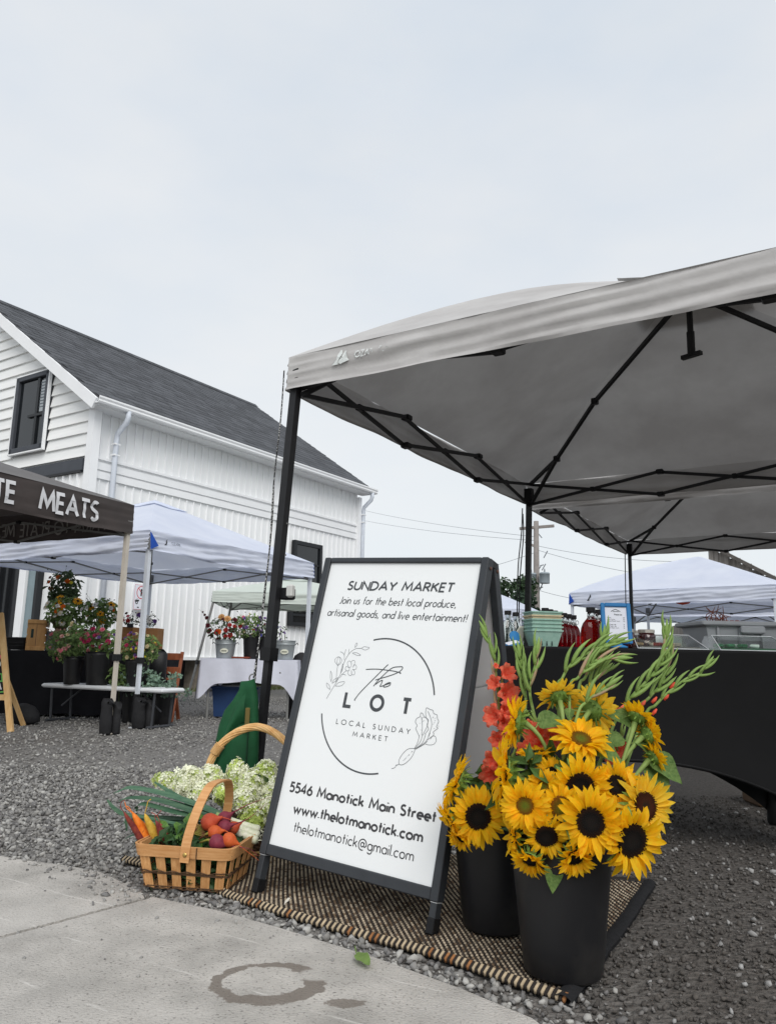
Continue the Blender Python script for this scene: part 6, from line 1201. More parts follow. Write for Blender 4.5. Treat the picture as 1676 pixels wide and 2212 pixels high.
# ------------------------------------------------------------------ the produce table under the grey canopy
TY0, TY1, TZ, TX0, TX1 = 3.2, 3.92, .80, -.02, 1.95
spx = mat('black_spandex', (24, 24, 25), .85, var=.08, scale=5, spec=.15, sheen=.1)
tb_ = thing('produce_table', 'long table under a black stretch cover with arched hem', 'table', (TX0, TY0, 0)); TL, TD_ = TX1 - TX0, TY1 - TY0
mb = MB(); mb.bevbox((TL / 2, TD_ / 2, TZ - .012), (TL, TD_, .024), .008); cv = mb.build('cover_top', spx, tb_)
def hemz(s_): x = abs(2 * s_ - 1); return .03 + .32 * (1 - x ** 2.2) ** .9 if x < 1 else .03
def face(sd_):
    def fn(a, b):
        s_ = a; z = hemz(s_) + (TZ - .014 - hemz(s_)) * b; inset = .07 * (1 - b) ** 1.2; ins = .06 * sin(pi * s_) * sin(pi * b) * .35
        xx = (s_ - .5) * (TL - 2 * inset) + TL / 2
        if sd_ == 0: return Vector((xx, .0 + ins + inset * .3, z))
        return Vector((xx, TD_ - ins - inset * .3, z))
    return fn
def face2(sd_):
    def fn(a, b):
        x = abs(2 * a - 1); hz_ = .03 + .25 * (1 - x ** 2.5); z = hz_ + (TZ - .014 - hz_) * b; inset = .07 * (1 - b) ** 1.2; yy = (a - .5) * (TD_ - 2 * inset * .3) + TD_ / 2; return Vector((inset if sd_ == 0 else TL - inset, yy, z))
    return fn
for k in (0, 1): MB().grid(face(k), 40, 10, flip=k == 1).build('cover_panel', spx, tb_, True); MB().grid(face2(k), 16, 10).build('cover_panel', spx, tb_, True)
mb = MB(); mb.tube([face(0)(i / 40, 0) + Vector((0, -.002, .008)) for i in range(41)], .009, 6, flat=.5); mb.build('hem', spx, tb_, True)
for x in (.075, TL - .075):
    for y in (.04, TD_ - .04): mb = MB(); mb.lathe([(.028, .0), (.034, .01), (.032, .06), (.022, .1), (.018, .4), (.018, TZ - .03)], 12, (x, y, 0)); mb.build('leg', spx, tb_, True)
kb = gp(1650, 1770, 0); MB().bevbox((0, 0, .06), (.3, .2, .12), .01).build('cardboard_box', mat('brown_card', (92, 74, 58), .9, var=.1), None, loc=(2.15, 4.4, 0)); tag(bpy.data.objects['cardboard_box'], 'brown box on the ground behind the black table', 'box')

glassm = mat('clear_glass', (236, 240, 240), .03, var=.0, glass=1, ior=1.45, spec=.5); capm = mat('black_cap', (28, 26, 27), .5, var=.1)
redl = mat('red_syrup', (150, 8, 22), .08, var=.05, glass=.75, ior=1.36); redl2 = mat('amber_red_syrup', (176, 24, 14), .08, var=.05, glass=.8, ior=1.36)
def jug(label, p, R_, H, liquid, rz=0, full=.78, group='glass jugs on the produce table'):
    o = thing('glass_jug', label, 'jug', p, rz, group); zs = H * .70
    body = [(R_ * .80, .0), (R_ * .96, .006), (R_, H * .12), (R_, H * .36), (R_ * .94, H * .48), (R_ * .76, H * .60), (R_ * .48, H * .69), (R_ * .34, H * .74), (R_ * .32, H * .88), (R_ * .36, H * .89)]
    if liquid:
        lq = [(r_ * .985, z) for r_, z in body[:7]] if full > .68 else body[:5]; MB().lathe([(r_, z + .0005) for r_, z in lq] , 24, sy=.58).build('syrup', liquid, o, True)
        MB().lathe([(R_ * .45, H * .695)] + [(r_, z) for r_, z in body[7:]], 20, sy=.62, cap0=False, cap1=False).build('neck', glassm, o, True)
    else: MB().lathe(body + [(r_ * .9, z) for r_, z in body[::-1]], 24, sy=.58, cap1=False).build('body', glassm, o, True)
    MB().lathe([(R_ * .40, H * .885), (R_ * .42, H * .89), (R_ * .42, H * .99), (R_ * .38, H)], 18).build('cap', capm, o)
    mb = MB(); c_ = Vector((R_ * .52, 0, H * .78)); mb.tube([c_ + Vector((cos(a) * R_ * .2, 0, sin(a) * R_ * .25)) for a in np.linspace(0, 2 * pi, 13)[:-1]], R_ * .055, 6, closed=True); mb.build('loop_handle', glassm, o, True)
TZ0 = TZ + .001
def tp_(u, Y): q = at(u, 1395, Y); return Vector((q.x, Y, TZ0))
jug('empty clear glass jug, nearest the sandwich board', tp_(1097, 3.45), .036, .155, None, .2); jug('second empty clear glass jug, right behind the first', tp_(1114, 3.56), .036, .155, None, .2)
for i in range(7): jug(f'{ORD[i]} red syrup jug in the row behind the berry boxes, counting backwards', tp_(1178 + i * 10.2, 3.36 + i * .085), .038, .165, redl, .25)
jug('large orange-red syrup jug left of the blue framed price list', tp_(1277, 3.36), .047, .172, redl2, .1)
jug('second orange-red jug, half hidden behind the large one', tp_(1294, 3.47), .045, .17, redl2, .1); jug('third orange-red jug, at the edge of the blue frame', tp_(1305, 3.57), .045, .17, redl2, .1)
pulp = [mat('green_pulp_box', (142, 178, 164), .9, col2=(158, 190, 176), scale=30, bump=.3, bscale=120, rand=.06), mat('tan_pulp_box', (196, 180, 148), .9, var=.06, scale=30, bump=.3, bscale=120)]
bb = tp_(1172, 3.33)
for i in range(6):
    o = tag(thing('berry_box', '', 'berry box', bb + Vector((0, 0, i * .0155)), .12, 'stacked pulp berry boxes'), ('lowest mint green pulp berry box holding the nested stack' if i == 0 else 'tan pulp berry box, second from the top of the stack' if i == 4 else 'topmost mint green pulp berry box of the stack' if i == 5 else f'mint green pulp berry box, {ORD[i]} from the bottom of the stack'))
    a, b, h, th = .048, .064, .062, .003; o_ = .0006 * i; mb = MB(); ring = lambda w_, z, k: [(w_ * k, -w_ * k, z), (w_ * k, w_ * k, z), (-w_ * k, w_ * k, z), (-w_ * k, -w_ * k, z)]
    vs = ring(a, 0, 1) + ring(b, h, 1) + ring(b + .004, h, 1) + ring(b + .004, h + .006, 1) + ring(b - th, h + .006, 1) + ring(a - th, th, 1); mb.add(vs, [(0, 1, 2, 3)[::-1]] + [(r_ * 4 + k, r_ * 4 + (k + 1) % 4, r_ * 4 + 4 + (k + 1) % 4, r_ * 4 + 4 + k) for r_ in range(5) for k in range(4)] + [(20, 21, 22, 23)]); mb.build('body', pulp[1] if i == 4 else pulp[0], o)
    if i == 0:
        for k in range(3): MB().box((-.022 + k * .022, -.0525, .018), (.004, .004, .03), (-.25, 0, 0)).build('vent_slot', mat('slot_dark', (48, 62, 58), .9), o)
blu = mat('blue_painted_frame', (38, 112, 168), .5, col2=(52, 128, 184), scale=8, bump=.1); paper = mat('white_paper', (226, 228, 236), .8, var=.01)
def framed(label, uc, vc, Y, wd, ht, tilt=.12, foot=True, rz=0, txt=True):
    c_ = at(uc, vc, Y); o = thing('framed_price_list', label, 'price list', (c_.x, Y, TZ0), rz); z0 = c_.z - TZ0 - ht / 2; R_ = Matrix.Rotation(-tilt, 3, 'X'); P_ = lambda x, y, z: Vector((0, 0, z0)) + R_ @ Vector((x, y, z))
    fwd_ = wd * .13
    for cc, d in ((P_(-wd / 2 + fwd_ / 2, 0, ht / 2), (fwd_, .016, ht)), (P_(wd / 2 - fwd_ / 2, 0, ht / 2), (fwd_, .016, ht)), (P_(0, 0, ht - fwd_ / 2), (wd - 2 * fwd_, .016, fwd_)), (P_(0, 0, fwd_ / 2), (wd - 2 * fwd_, .016, fwd_))): MB().bevbox(cc, d, .003, R_).build('frame', blu, o)
    MB().box(P_(0, .002, ht / 2), (wd - 2 * fwd_, .004, ht - 2 * fwd_), R_).build('sheet', paper, o)
    if foot: MB().lathe([(.04, 0), (.042, .006), (.02, .014), (.012, .03), (.012, z0 + .01)], 16).build('foot', blu, o, True)
    if txt:
        mb = MB(); f_ = lambda x, y, z: P_(x, -.0008 - z, y); s0 = ht * .036
        def tx(t, x0, y, cap, wdt=.14):
            ss, tw_ = text_strokes(t)
            for i, s_ in enumerate(ss): ribbon(mb, [(x0 + a * cap, y + b * cap) for a, b in s_], wdt * cap, f_, .00003 * (i % 5))
        tx('Preserves', -.006, ht * .70, s0 * .95, .2); L0 = -wd * .30
        for i, (l, pz) in enumerate((('Fig Jam', '$10'), ('Lemon Fig Jam', '$10'), ('Orange Rhubarb Sauce', '$10'), ('', ''), ('Hot Pepper Jelly', '$6'), ('Red Pepper Jelly', '$6'), ('Spiced Pepper Sauce', '$6'))):
            if l: tx(l.replace('x', 's').replace('H', 'N') if not all(c in G for c in l) else l, L0, ht * (.63 - .042 * i), s0 * .62); tx(pz, wd * .24, ht * (.63 - .042 * i), s0 * .62)
        m_ = [(-.16, 0), (-.06, .09), (0, .13), (.06, .09), (.16, 0)]; ribbon(mb, [(a * wd, ht * .79 + b * wd * .6) for a, b in m_], .0025, f_, 0); ribbon(mb, [(-.1 * wd, ht * .79), (.1 * wd, ht * .79)], .002, f_, .00004); mb.build('print', ink, o)
G['H'] = (.66, [[(0, 0), (0, 1)], [(.66, 0), (.66, 1)], [(0, .5), (.66, .5)]]); G['y'] = (.5, [[(0, X_), (.25, 0)], [(.5, X_), (.15, -.38)]])
framed('blue framed price list on a foot, front of the table', 1332, 1346, 3.27, .125, .172)
framed('small blue framed notice behind the clear display box', 1520, 1372, 3.7, .07, .09, txt=False, foot=False)
sc = tp_(1090, 3.3); so2 = thing('price_card', 'small blue card holder tipped over by the clear jugs', 'card holder', sc + Vector((.03, 0, 0)), .3)
MB().bevbox((0, 0, .008), (.07, .05, .006), .002, (.25, -.25, 0)).build('frame', blu, so2); MB().bevbox((0, -.001, .0125), (.055, .036, .002), .001, (.25, -.25, 0)).build('card', paper, so2); mb = MB(); mb.lathe([(.024, -.003), (.024, .003)], 20, (.028, .03, .04), rot=Matrix.Rotation(1.2, 3, 'X')); mb.build('disc', blu, so2)
pp = tp_(1129, 3.36); mb = MB(); mb.grid(lambda a, b: Vector(((a - .5) * .05 + .035 * b * b, .03 * a, .085 * b)), 6, 8); po = mb.build('paper_bag', mat('cream_paper', (206, 204, 192), .85, var=.04), None, True, pp + Vector((-.02, 0, 0))); sm = po.modifiers.new('s', 'SOLIDIFY'); sm.thickness = .002; tag(po, 'curled cream paper bag leaning on the berry boxes', 'paper bag')
jam = mat('dark_jam', (58, 12, 12), .1, var=.1, spec=.6, coat=.5); lidm = mat('metal_lid', (196, 190, 180), .35, metal=.7, var=.05)
for i, (u, Y, l) in enumerate(((1352, 3.42, 'dark red preserve jar half hidden by the blue frame'), (1396, 3.45, 'dark preserve jar with silver lid right of the blue frame'), (1376, 3.6, 'preserve jar standing behind the other two jars'))):
    o = thing('preserve_jar', l, 'jar', tp_(u, Y), group='jars of preserves'); MB().lathe([(.036, 0), (.039, .006), (.039, .06), (.033, .07)], 22).build('body', jam, o, True); MB().lathe([(.035, .0702), (.0355, .071), (.0355, .084), (.033, .0855)], 22).build('lid', lidm, o)
acr = mat('clear_acrylic', (240, 244, 244), .05, var=0, glass=1, ior=1.2)
def display(label, u0, u1, v0, v1, Y, stuffm, cols):
    a, b = at(u0, v1, Y), at(u1, v1, Y); wd = b.x - a.x; h = at(u0, v0, Y).z - at(u0, v1, Y).z; o = thing('display_case', label, 'display case', (a.x, Y, TZ0)); d = .26; ins = wd * .13
    T_ = lambda x, z: (x, z)
    pts = [(0, 0, 0), (wd, 0, 0), (wd - ins * .2, d, 0), (ins * .2, d, 0), (ins, d * .72, h), (wd - ins * .3, d * .72, h), (wd - ins * .3, d, h), (ins, d, h)]
    for f in ((0, 1, 5, 4), (4, 5, 6, 7), (0, 4, 7, 3), (1, 2, 6, 5)):
        q = [Vector(pts[i]) for i in f]; n = (q[1] - q[0]).cross(q[2] - q[0]).normalized() * .002; MB().add(q + [x - n for x in q], [(0, 1, 2, 3), (7, 6, 5, 4), (0, 4, 5, 1), (1, 5, 6, 2), (2, 6, 7, 3), (3, 7, 4, 0)]).build('acrylic_panel', acr, o)
    for f in ((0, 1), (1, 5), (0, 4), (4, 5)): mb = MB(); mb.bar(Vector(pts[f[0]]) + Vector((0, -.002, .002)), Vector(pts[f[1]]) + Vector((0, -.002, .002)), .003); mb.build('edge', mat('acrylic_edge', (214, 218, 220), .3), o)
    MB().box((wd / 2, d * .5, .006), (wd * .86, d * .7, .008)).build('tray', stuffm, o)
    for i in range(9): x, y = U(.15, .8) * wd, U(.25, .75) * d; MB().bevbox((x, y, .02), (.03, .035, .016), .004, (0, 0, U(0, 3))).build('pastry', cols[i % len(cols)], o)
tanp = mat('pastry_tan', (176, 150, 112), .9, var=.2); redp = mat('pastry_red', (170, 70, 60), .9, var=.2); creamp = mat('pastry_cream', (206, 198, 176), .9, var=.1)
display('sloped clear acrylic case of baked goods on the table', 1377, 1530, 1371, 1404, 3.26, mat('grey_tray', (140, 138, 132), .8), [tanp, redp, creamp])
display('clear acrylic case over a green box at the right edge', 1556, 1720, 1371, 1405, 3.26, mat('green_tray', (52, 128, 84), .7, var=.08), [mat('green_pack', (58, 136, 90), .7, var=.1), mat('pale_label', (196, 214, 202), .7)])
gbx = mat('grey_plastic', (158, 161, 164), .55, var=.04); a, b = at(1532, 1402, 3.5), at(1700, 1402, 3.5); wd = b.x - a.x; h = at(1600, 1343, 3.5).z - TZ0
tub = thing('grey_tub', 'grey plastic tub of roots behind the green display case', 'tub', (a.x + wd / 2, 3.68, TZ0)); mb = MB(); mb.box((0, 0, h / 2), (wd, .3, h), taper=.86); mb.build('body', gbx, tub); mb = MB(); mb.bevbox((0, 0, h - .008), (wd + .045, .345, .022), .006); mb.build('rim', gbx, tub); MB().bevbox((.03, -.165, h - .035), (.11, .02, .035), .006).build('handle', gbx, tub)
for x in (-.12, -.02, .08): MB().bevbox((x, -.149, h * .45), (.012, .012, h * .7), .003).build('rib', gbx, tub)
tw_m = mat('root_twig', (92, 52, 42), .8, col2=(128, 70, 52), scale=20); rt = thing('root_bunch', 'bunch of thin reddish roots sticking out of grey tub', 'roots', (a.x + wd * .3, 3.62, TZ0 + h - .03)); random.seed(44)
for i in range(16):
    x = U(-.05, .04); p = [(x, U(-.03, .03), 0), (x + U(-.03, .03), 0, .05 * U(.6, 1.3)), (x + U(-.06, .05), 0, .09 * U(.6, 1.3))]; mb = MB(); mb.tube(catmull(p, 4), [.0024] * 4 + [.0018] * 4 + [.0008], 5); mb.build('root', tw_m, rt, True)
for i in range(3): mb = MB(); mb.lathe([(.002, -.02), (.014, -.012), (.018, 0), (.014, .012), (.004, .02)], 12, (.03 + .02 * i, -.01 * i, .024), rot=Matrix.Rotation(1.2, 3, 'Y')); mb.build('bulb', mat('root_bulb', (150, 72, 48), .7, var=.2), rt, True)

# ------------------------------------------------------------------ flower heads for the stalls
def head_mesh(name, pm_, cm_, rings, L_, W_, disc, tilt0, tilt1, seed):
    random.seed(seed); mb = MB()
    for r_ in range(rings):
        k = r_ / max(1, rings - 1); n = 13 - 2 * r_; tl = radians(tilt0 + (tilt1 - tilt0) * k); LL = L_ * (1 - .4 * k)
        for i in range(n):
            a = 2 * pi * (i + .5 * r_ + U(-.2, .2)) / n; R_ = Matrix.Rotation(a, 3, 'Z') @ Matrix.Rotation(-tl, 3, 'Y'); b = Matrix.Rotation(a, 3, 'Z') @ Vector((disc * .8 * (1 - .5 * k), 0, .05 * r_)); w_ = W_ * U(.8, 1.15); mb.add([b + R_ @ Vector(v) for v in ((0, -w_ * .25, 0), (LL * .6, -w_ * .5, .04), (LL, 0, -.05), (LL * .6, w_ * .5, .04), (0, w_ * .25, 0))], [(0, 1, 2, 3, 4)])
    mb.lathe([(disc, -.12), (disc, .04), (disc * .6, .12), (.01, .14)], 10, k=1); return mb.mesh(name, [pm_, cm_])
fm_ = lambda n, c: mat(n, c, .6, var=.12, scale=9, rand=.15, trans=.25)
ctr = mat('dark_centre', (34, 24, 18), .9); ctry = mat('yellow_centre', (196, 160, 50), .9, var=.2)
HEADS = {
 'sun': head_mesh('flower_head', fm_('stall_sunflower', (240, 170, 16)), ctr, 2, .62, .3, .4, 5, 20, 1), 'daisy': head_mesh('flower_head', fm_('white_zinnia', (226, 224, 214)), ctry, 2, .7, .36, .25, 5, 25, 2), 'daisyd': head_mesh('flower_head', fm_('white_anemone', (224, 222, 218)), ctr, 2, .72, .4, .2, 8, 25, 3),
 'orange': head_mesh('flower_head', fm_('orange_zinnia', (214, 104, 26)), ctry, 4, .75, .34, .2, 5, 60, 4), 'red': head_mesh('flower_head', fm_('red_zinnia', (164, 34, 36)), ctry, 4, .75, .36, .2, 5, 60, 5), 'maroon': head_mesh('flower_head', fm_('maroon_bloom', (92, 26, 36)), ctr, 3, .75, .36, .2, 10, 60, 6),
 'pink': head_mesh('flower_head', fm_('pink_bloom', (222, 118, 140)), ctry, 3, .75, .4, .2, 10, 60, 7), 'magenta': head_mesh('flower_head', fm_('magenta_bloom', (184, 44, 96)), ctry, 3, .75, .4, .2, 10, 60, 8), 'purple': head_mesh('flower_head', fm_('purple_bloom', (116, 84, 148)), ctr, 3, .75, .4, .2, 10, 60, 9), 'cream': head_mesh('flower_head', fm_('cream_bloom', (230, 214, 170)), ctry, 3, .75, .4, .2, 5, 50, 10), 'peach': head_mesh('flower_head', fm_('peach_bloom', (228, 178, 120)), ctry, 4, .8, .4, .2, 5, 55, 11), 'blush': head_mesh('flower_head', fm_('blush_bloom', (220, 168, 158)), ctr, 3, .75, .45, .2, 25, 70, 12), 'yellow': head_mesh('flower_head', fm_('lemon_bloom', (214, 204, 70)), ctry, 3, .7, .4, .2, 10, 50, 13), 'blue': head_mesh('flower_head', fm_('blue_bloom', (92, 92, 170)), ctr, 2, .7, .4, .2, 10, 40, 14),
 'seed': MB().lathe([(.1, -.3), (.4, -.1), (.45, .15), (.2, .35), (.02, .4)], 8).mesh('seed_head', mat('seed_head', (62, 56, 60), .8, var=.2)), 'bud': MB().lathe([(.1, -.5), (.42, -.1), (.4, .2), (.1, .5)], 8).mesh('flower_bud', fm_('blush_bloom', (220, 168, 158)), True)}
stall_leaf = mat('stall_leaf', (104, 128, 74), .65, var=.3, scale=5, rand=.35, island=True, trans=.2); stall_dark = mat('stall_leaf_dark', (74, 90, 62), .65, var=.3, scale=5, rand=.35, island=True, trans=.2); euc = mat('eucalyptus_leaf', (118, 142, 124), .65, var=.2, scale=5, rand=.3, island=True, trans=.15); kraft = mat('kraft_paper', (120, 98, 82), .9, var=.15, scale=6, bump=.3, bscale=10)
def bouquet(label, base, c, rx, rz_, heads, Y, lm=stall_leaf, nleaf=160, leaf=.05, wrap=None, seed=0, face=(0, -1, .45), sprigs=0, group='flower bunches at the stalls', asp=.45):
    """base: foot of the stems (world); c: centre of the blooms; heads: list of (kind, count, size)"""
    random.seed(seed + 200); o = thing('flower_bunch', label, 'flowers', base, group=group); base = Vector(base); cc = Vector(c) - base; mb = MB(); hs = []; rx *= 1.12; rz_ *= 1.1; nleaf = int(nleaf * 1.7)
    for kind, n, sz in heads:
        for i in range(n):
            if isinstance(n, int):
                a = U(0, 6.28); r_ = sqrt(U(0.02, 1)); d = Vector((cos(a) * r_, -.75 * sqrt(max(0, 1 - r_ * r_)) + U(-.15, .25), sin(a) * r_)); p = cc + Vector((d.x * rx, d.y * rx * .8, d.z * rz_)); nr = Vector((d.x * .7, -.7 + U(-.2, .3), d.z * .6 + .25)) + Vector(face) * .4
                hs.append((p, kind)); put(HEADS[kind].name.split('.')[0], HEADS[kind], o, mtx=Matrix.Translation(p) @ (frame(nr) @ Matrix.Rotation(U(0, 6), 3, 'Z')).to_4x4() @ Matrix.Scale(sz * U(.8, 1.15) / 2, 4))
    for p, k in hs: mb.tube(bez(Vector((U(-.03, .03), U(-.03, .03), 0)), (0, 0, max(.05, cc.z * .5)), p - Vector((0, 0, .06)) + Vector((0, .03, 0)), p + Vector((0, .008, 0)), 6), .0022, 4)
    for i in range(sprigs):
        p = cc + Vector((U(-1, 1) * rx * 1.1, U(-.4, .4) * rx, rz_ * U(.7, 1.35))); mb.tube([cc * .7, cc + (p - cc) * .5, p], [.002, .0016, .001], 4); put('seed_head', HEADS['seed'], o, loc=p, sc=.018)
    tag(mb.build('stems', mat('stall_stem', (86, 104, 58), .7), o), kind='stuff')
    def pos(i): d = Vector((U(-1, 1), U(-1, 1), U(-1, 1))); d = d / max(1, d.length); return cc + Vector((d.x * rx * 1.02, d.y * rx * .8 + .02, d.z * rz_ * 1.0 - .02)), (d.x, -1, d.z + .5)
    tag(leafcloud(nleaf, pos, leaf, asp).build('foliage', lm, o), kind='stuff')
    if wrap:
        w0, w1, h0, h1 = wrap; mb = MB(); mb.lathe([(w0, h0), (w1, h1), (w1 * 1.0 - .004, h1), (w0 - .004, h0)], 14, cap0=False, cap1=False); v = mb.v; mb.v = [(x, y, z + .03 * sin(6 * atan2(y, x)) * (1 if z > (h0 + h1) / 2 else 0)) for x, y, z in v]; mb.build('paper_wrap', kraft, o, True); MB().box((.02, -w1 * .8, (h0 * .35 + h1 * .65)), (.06, .003, .05), (0, .3, 0)).build('tag', paper, o)
    return o
B2 = lambda x, y, Y: at(x * .2578, 1161 + y * .2578, Y)
def base_of(x, y, Y, z): p = B2(x, y, Y); p.z = z; return p
# ------------------------------------------------------------------ left stall
blackcl = mat('black_tablecloth', (27, 27, 31), .85, var=.15, scale=4, spec=.2, bump=.2, bscale=6, dist=.02)
def draped(name, label, x0, x1, Y0, Y1, z, drop, m_, rip=.012, corners=False, legs=True):
    o = thing(name, label, 'table', ((x0 + x1) / 2, (Y0 + Y1) / 2, 0)); wd, dp = x1 - x0, Y1 - Y0; mb = MB(); pts = rr(wd, dp, .02, 3); per = []
    for i in range(len(pts)):
        A, B = Vector((*pts[i], 0)), Vector((*pts[(i + 1) % len(pts)], 0)); n = max(1, int((B - A).length / .04)); per += [A.lerp(B, k / n) for k in range(n)]
    N_ = len(per); rows = 7; vs = []
    for r_ in range(rows + 1):
        k = r_ / rows
        for i, p in enumerate(per):
            ang = i / N_ * 2 * pi; n = Vector((p.x / wd, p.y / dp, 0)); n = (Vector((1 if n.x > 0 else -1, 0, 0)) if abs(n.x) > abs(n.y) else Vector((0, 1 if n.y > 0 else -1, 0))); cn_ = min(abs(abs(p.x) - wd / 2), abs(abs(p.y) - dp / 2)) if False else sqrt(max(0, wd / 2 - abs(p.x)) ** 2 + max(0, dp / 2 - abs(p.y)) ** 2)
            dd = drop * (1 + (.75 * math.exp(-(cn_ / .12) ** 2) if corners else 0)); q = p + n * (.004 + rip * k * (1.2 + sin(i * .9) + .7 * sin(i * .37 + 2)))
            vs.append((q.x, q.y, z - dd * k + .01 * k * sin(i * .5)))
    mb.add(vs, [(r_ * N_ + i, r_ * N_ + (i + 1) % N_, (r_ + 1) * N_ + (i + 1) % N_, (r_ + 1) * N_ + i) for r_ in range(rows) for i in range(N_)]); mb.build('cloth_skirt', m_, o, True); MB().box((0, 0, z - .01), (wd + .006, dp + .006, .026)).build('cloth_top', m_, o)
    if legs:
        for sx in (-1, 1):
            for sy in (-1, 1): mb = MB(); mb.tube([(sx * (wd / 2 - .1), sy * (dp / 2 - .06), 0), (sx * (wd / 2 - .1), sy * (dp / 2 - .06), z - .03)], .014, 8); mb.build('leg', greym, o)
            mb = MB(); mb.tube([(sx * (wd / 2 - .1), -dp / 2 + .06, .3), (sx * (wd / 2 - .1), dp / 2 - .06, .3)], .011, 6); mb.build('brace', greym, o)
    return o
lx0, lx1 = B2(55, 945, 8.8).x, B2(1010, 945, 8.8).x; LZ = at(50, 1405, 8.8).z
draped('stall_table', 'table under a floor-length black cloth at the flower stall', lx0, lx1, 8.8, 9.5, LZ, LZ - .03, blackcl, .012)
crm = mat('crate_wood', (176, 132, 84), .7, col2=(196, 152, 100), scale=6, stretch=(5, 5, 1), rand=.1, bump=.15)
ca, cb = B2(205, 948, 8.95), B2(350, 948, 8.95); cw = cb.x - ca.x; ch_ = B2(240, 690, 8.95).z - LZ
crate = thing('wooden_crate', 'pale wooden crate stood on end on the black cloth', 'crate', (ca.x + cw / 2, 9.0, LZ + .004), .32)
for x in (-.25, .25): MB().bevbox((x * cw * .98, 0, ch_ / 2), (cw * .47, .012, ch_ * .98), .002).build('plank', crm, crate)
for z in (.06, .94): MB().bevbox((0, -.012, ch_ * z), (cw * 1.02, .012, ch_ * .13), .002).build('batten', crm, crate)
MB().bevbox((-cw * .22, -.0065, ch_ * .55), (.028, .004, .1), .001).build('hand_hole', mat('slot_dark'), crate)
for z in range(4): MB().bevbox((cw * .5, .17, ch_ * (.13 + z * .25)), (.01, .32, ch_ * .22), .002).build('side_slat', crm, crate); MB().bevbox((-cw * .5, .17, ch_ * (.13 + z * .25)), (.01, .32, ch_ * .22), .002).build('side_slat', crm, crate)
a, b = B2(48, 935, 9.0), B2(205, 935, 9.0); tbn = thing('black_tub', 'shallow black plastic tub at the end of the black table', 'tub', ((a.x + b.x) / 2, 9.15, LZ + .004)); tw0 = b.x - a.x
MB().box((0, 0, .065), (tw0, .3, .13), taper=.82).build('body', blk2, tbn); MB().bevbox((0, 0, .135), (tw0 * 1.06, .33, .018), .005).build('rim', blk2, tbn)
for z in (.05, .085): MB().box((0, -.148, z), (tw0 * .86, .01, .008)).build('rib', blk2, tbn)
# stand boxes for the high bunches
MB().bevbox((0, 0, .11), (.34, .26, .22), .005).build('display_box', mat('grey_box', (116, 116, 118), .8, var=.1), None, loc=(B2(540, 900, 9.2).x, 9.2, LZ + .004)); tag(bpy.data.objects['display_box'], 'grey display box under the wrapped sunflower bunches', 'box')
bouquet('high dark leafy bunch with orange blooms in olive paper', base_of(530, 560, 9.25, LZ + .23), B2(530, 400, 9.25), .15, .16, [('orange', 4, .075), ('yellow', 2, .06), ('maroon', 2, .05)], 9.25, stall_dark, 170, .1, (.05, .15, .0, .18), 1, sprigs=4, asp=.3)
bouquet('wrapped bunch of white daisies and sunflowers beside the crate', base_of(560, 760, 9.05, LZ + .1), B2(545, 610, 9.02), .19, .16, [('daisy', 6, .09), ('daisyd', 3, .075), ('sun', 4, .115), ('orange', 2, .07)], 9.0, stall_leaf, 240, .07, (.07, .17, .0, .13), 2)
bouquet('wrapped sunflower and anemone bunch right of the daisies', base_of(830, 760, 9.05, LZ + .1), B2(830, 620, 9.02), .17, .14, [('sun', 4, .11), ('daisyd', 5, .08), ('daisy', 2, .07), ('orange', 2, .06)], 9.0, stall_leaf, 220, .07, (.07, .17, .0, .12), 3, sprigs=7)
# low white bench table
BZ = .38; ba, bb_ = gp(104, 1476, BZ), gp(367, 1489, BZ); bl = (bb_ - ba); bl.z = 0; bench = thing('folding_bench', 'low white folding table carrying black flower buckets', 'table', ((ba.x + bb_.x) / 2, (ba.y + bb_.y) / 2 + .16, 0), atan2(bl.y, bl.x)); bL = bl.length
plast = mat('white_plastic', (222, 224, 226), .5, var=.02, bump=.05, bscale=90); MB().bevbox((0, 0, BZ - .02), (bL, .34, .042), .014).build('top', plast, bench)
for s_ in (-1, 1):
    for y in (-.13, .13): mb = MB(); mb.tube([(s_ * (bL / 2 - .14), y, 0), (s_ * (bL / 2 - .12), y, BZ - .04)], .012, 8); mb.build('leg', mat('dark_tube', (66, 68, 72), .5), bench)
    mb = MB(); mb.tube([(s_ * (bL / 2 - .14), -.19, .012), (s_ * (bL / 2 - .14), .19, .012)], .014, 8); mb.build('foot_bar', mat('dark_tube'), bench); mb = MB(); mb.tube([(s_ * (bL / 2 - .14), 0, .15), (s_ * (bL / 2 - .42), 0, BZ - .04)], .009, 6); mb.build('brace', mat('dark_tube'), bench)
def bench_bucket(label, x0, x1, ytop, ybot, Y, z, group='black buckets at the flower stall'):
    p0, p1 = B2((x0 + x1) / 2, ybot, Y), B2((x0 + x1) / 2, ytop, Y); rt = (B2(x1, ytop, Y).x - B2(x0, ytop, Y).x) / 2; h = p1.z - z; bucket(label, (p0.x, Y, z), rt * .74, rt, h, n=24, group=group); return Vector((p0.x, Y, z + .03)), rt, h
q, r_, h_ = bench_bucket('leftmost black bucket on the white bench with blush flowers', 520, 690, 1000, 1190, 8.2, BZ + .002); bouquet('blush pink and cream snapdragon bunch in the leftmost bench bucket', q, B2(545, 890, 8.15), .16, .15, [('blush', 7, .055), ('pink', 4, .05), ('cream', 3, .05), ('bud', 8, .035)], 7.8, stall_leaf, 190, .06, None, 4)
q, r_, h_ = bench_bucket('middle black bucket on the bench with magenta flowers', 700, 930, 960, 1195, 8.15, BZ + .002); bouquet('magenta and pink bunch in the middle bench bucket', q, B2(830, 860, 8.1), .16, .13, [('magenta', 9, .065), ('pink', 7, .06), ('maroon', 3, .05), ('yellow', 2, .05), ('purple', 2, .05)], 7.7, stall_leaf, 200, .06, None, 5)
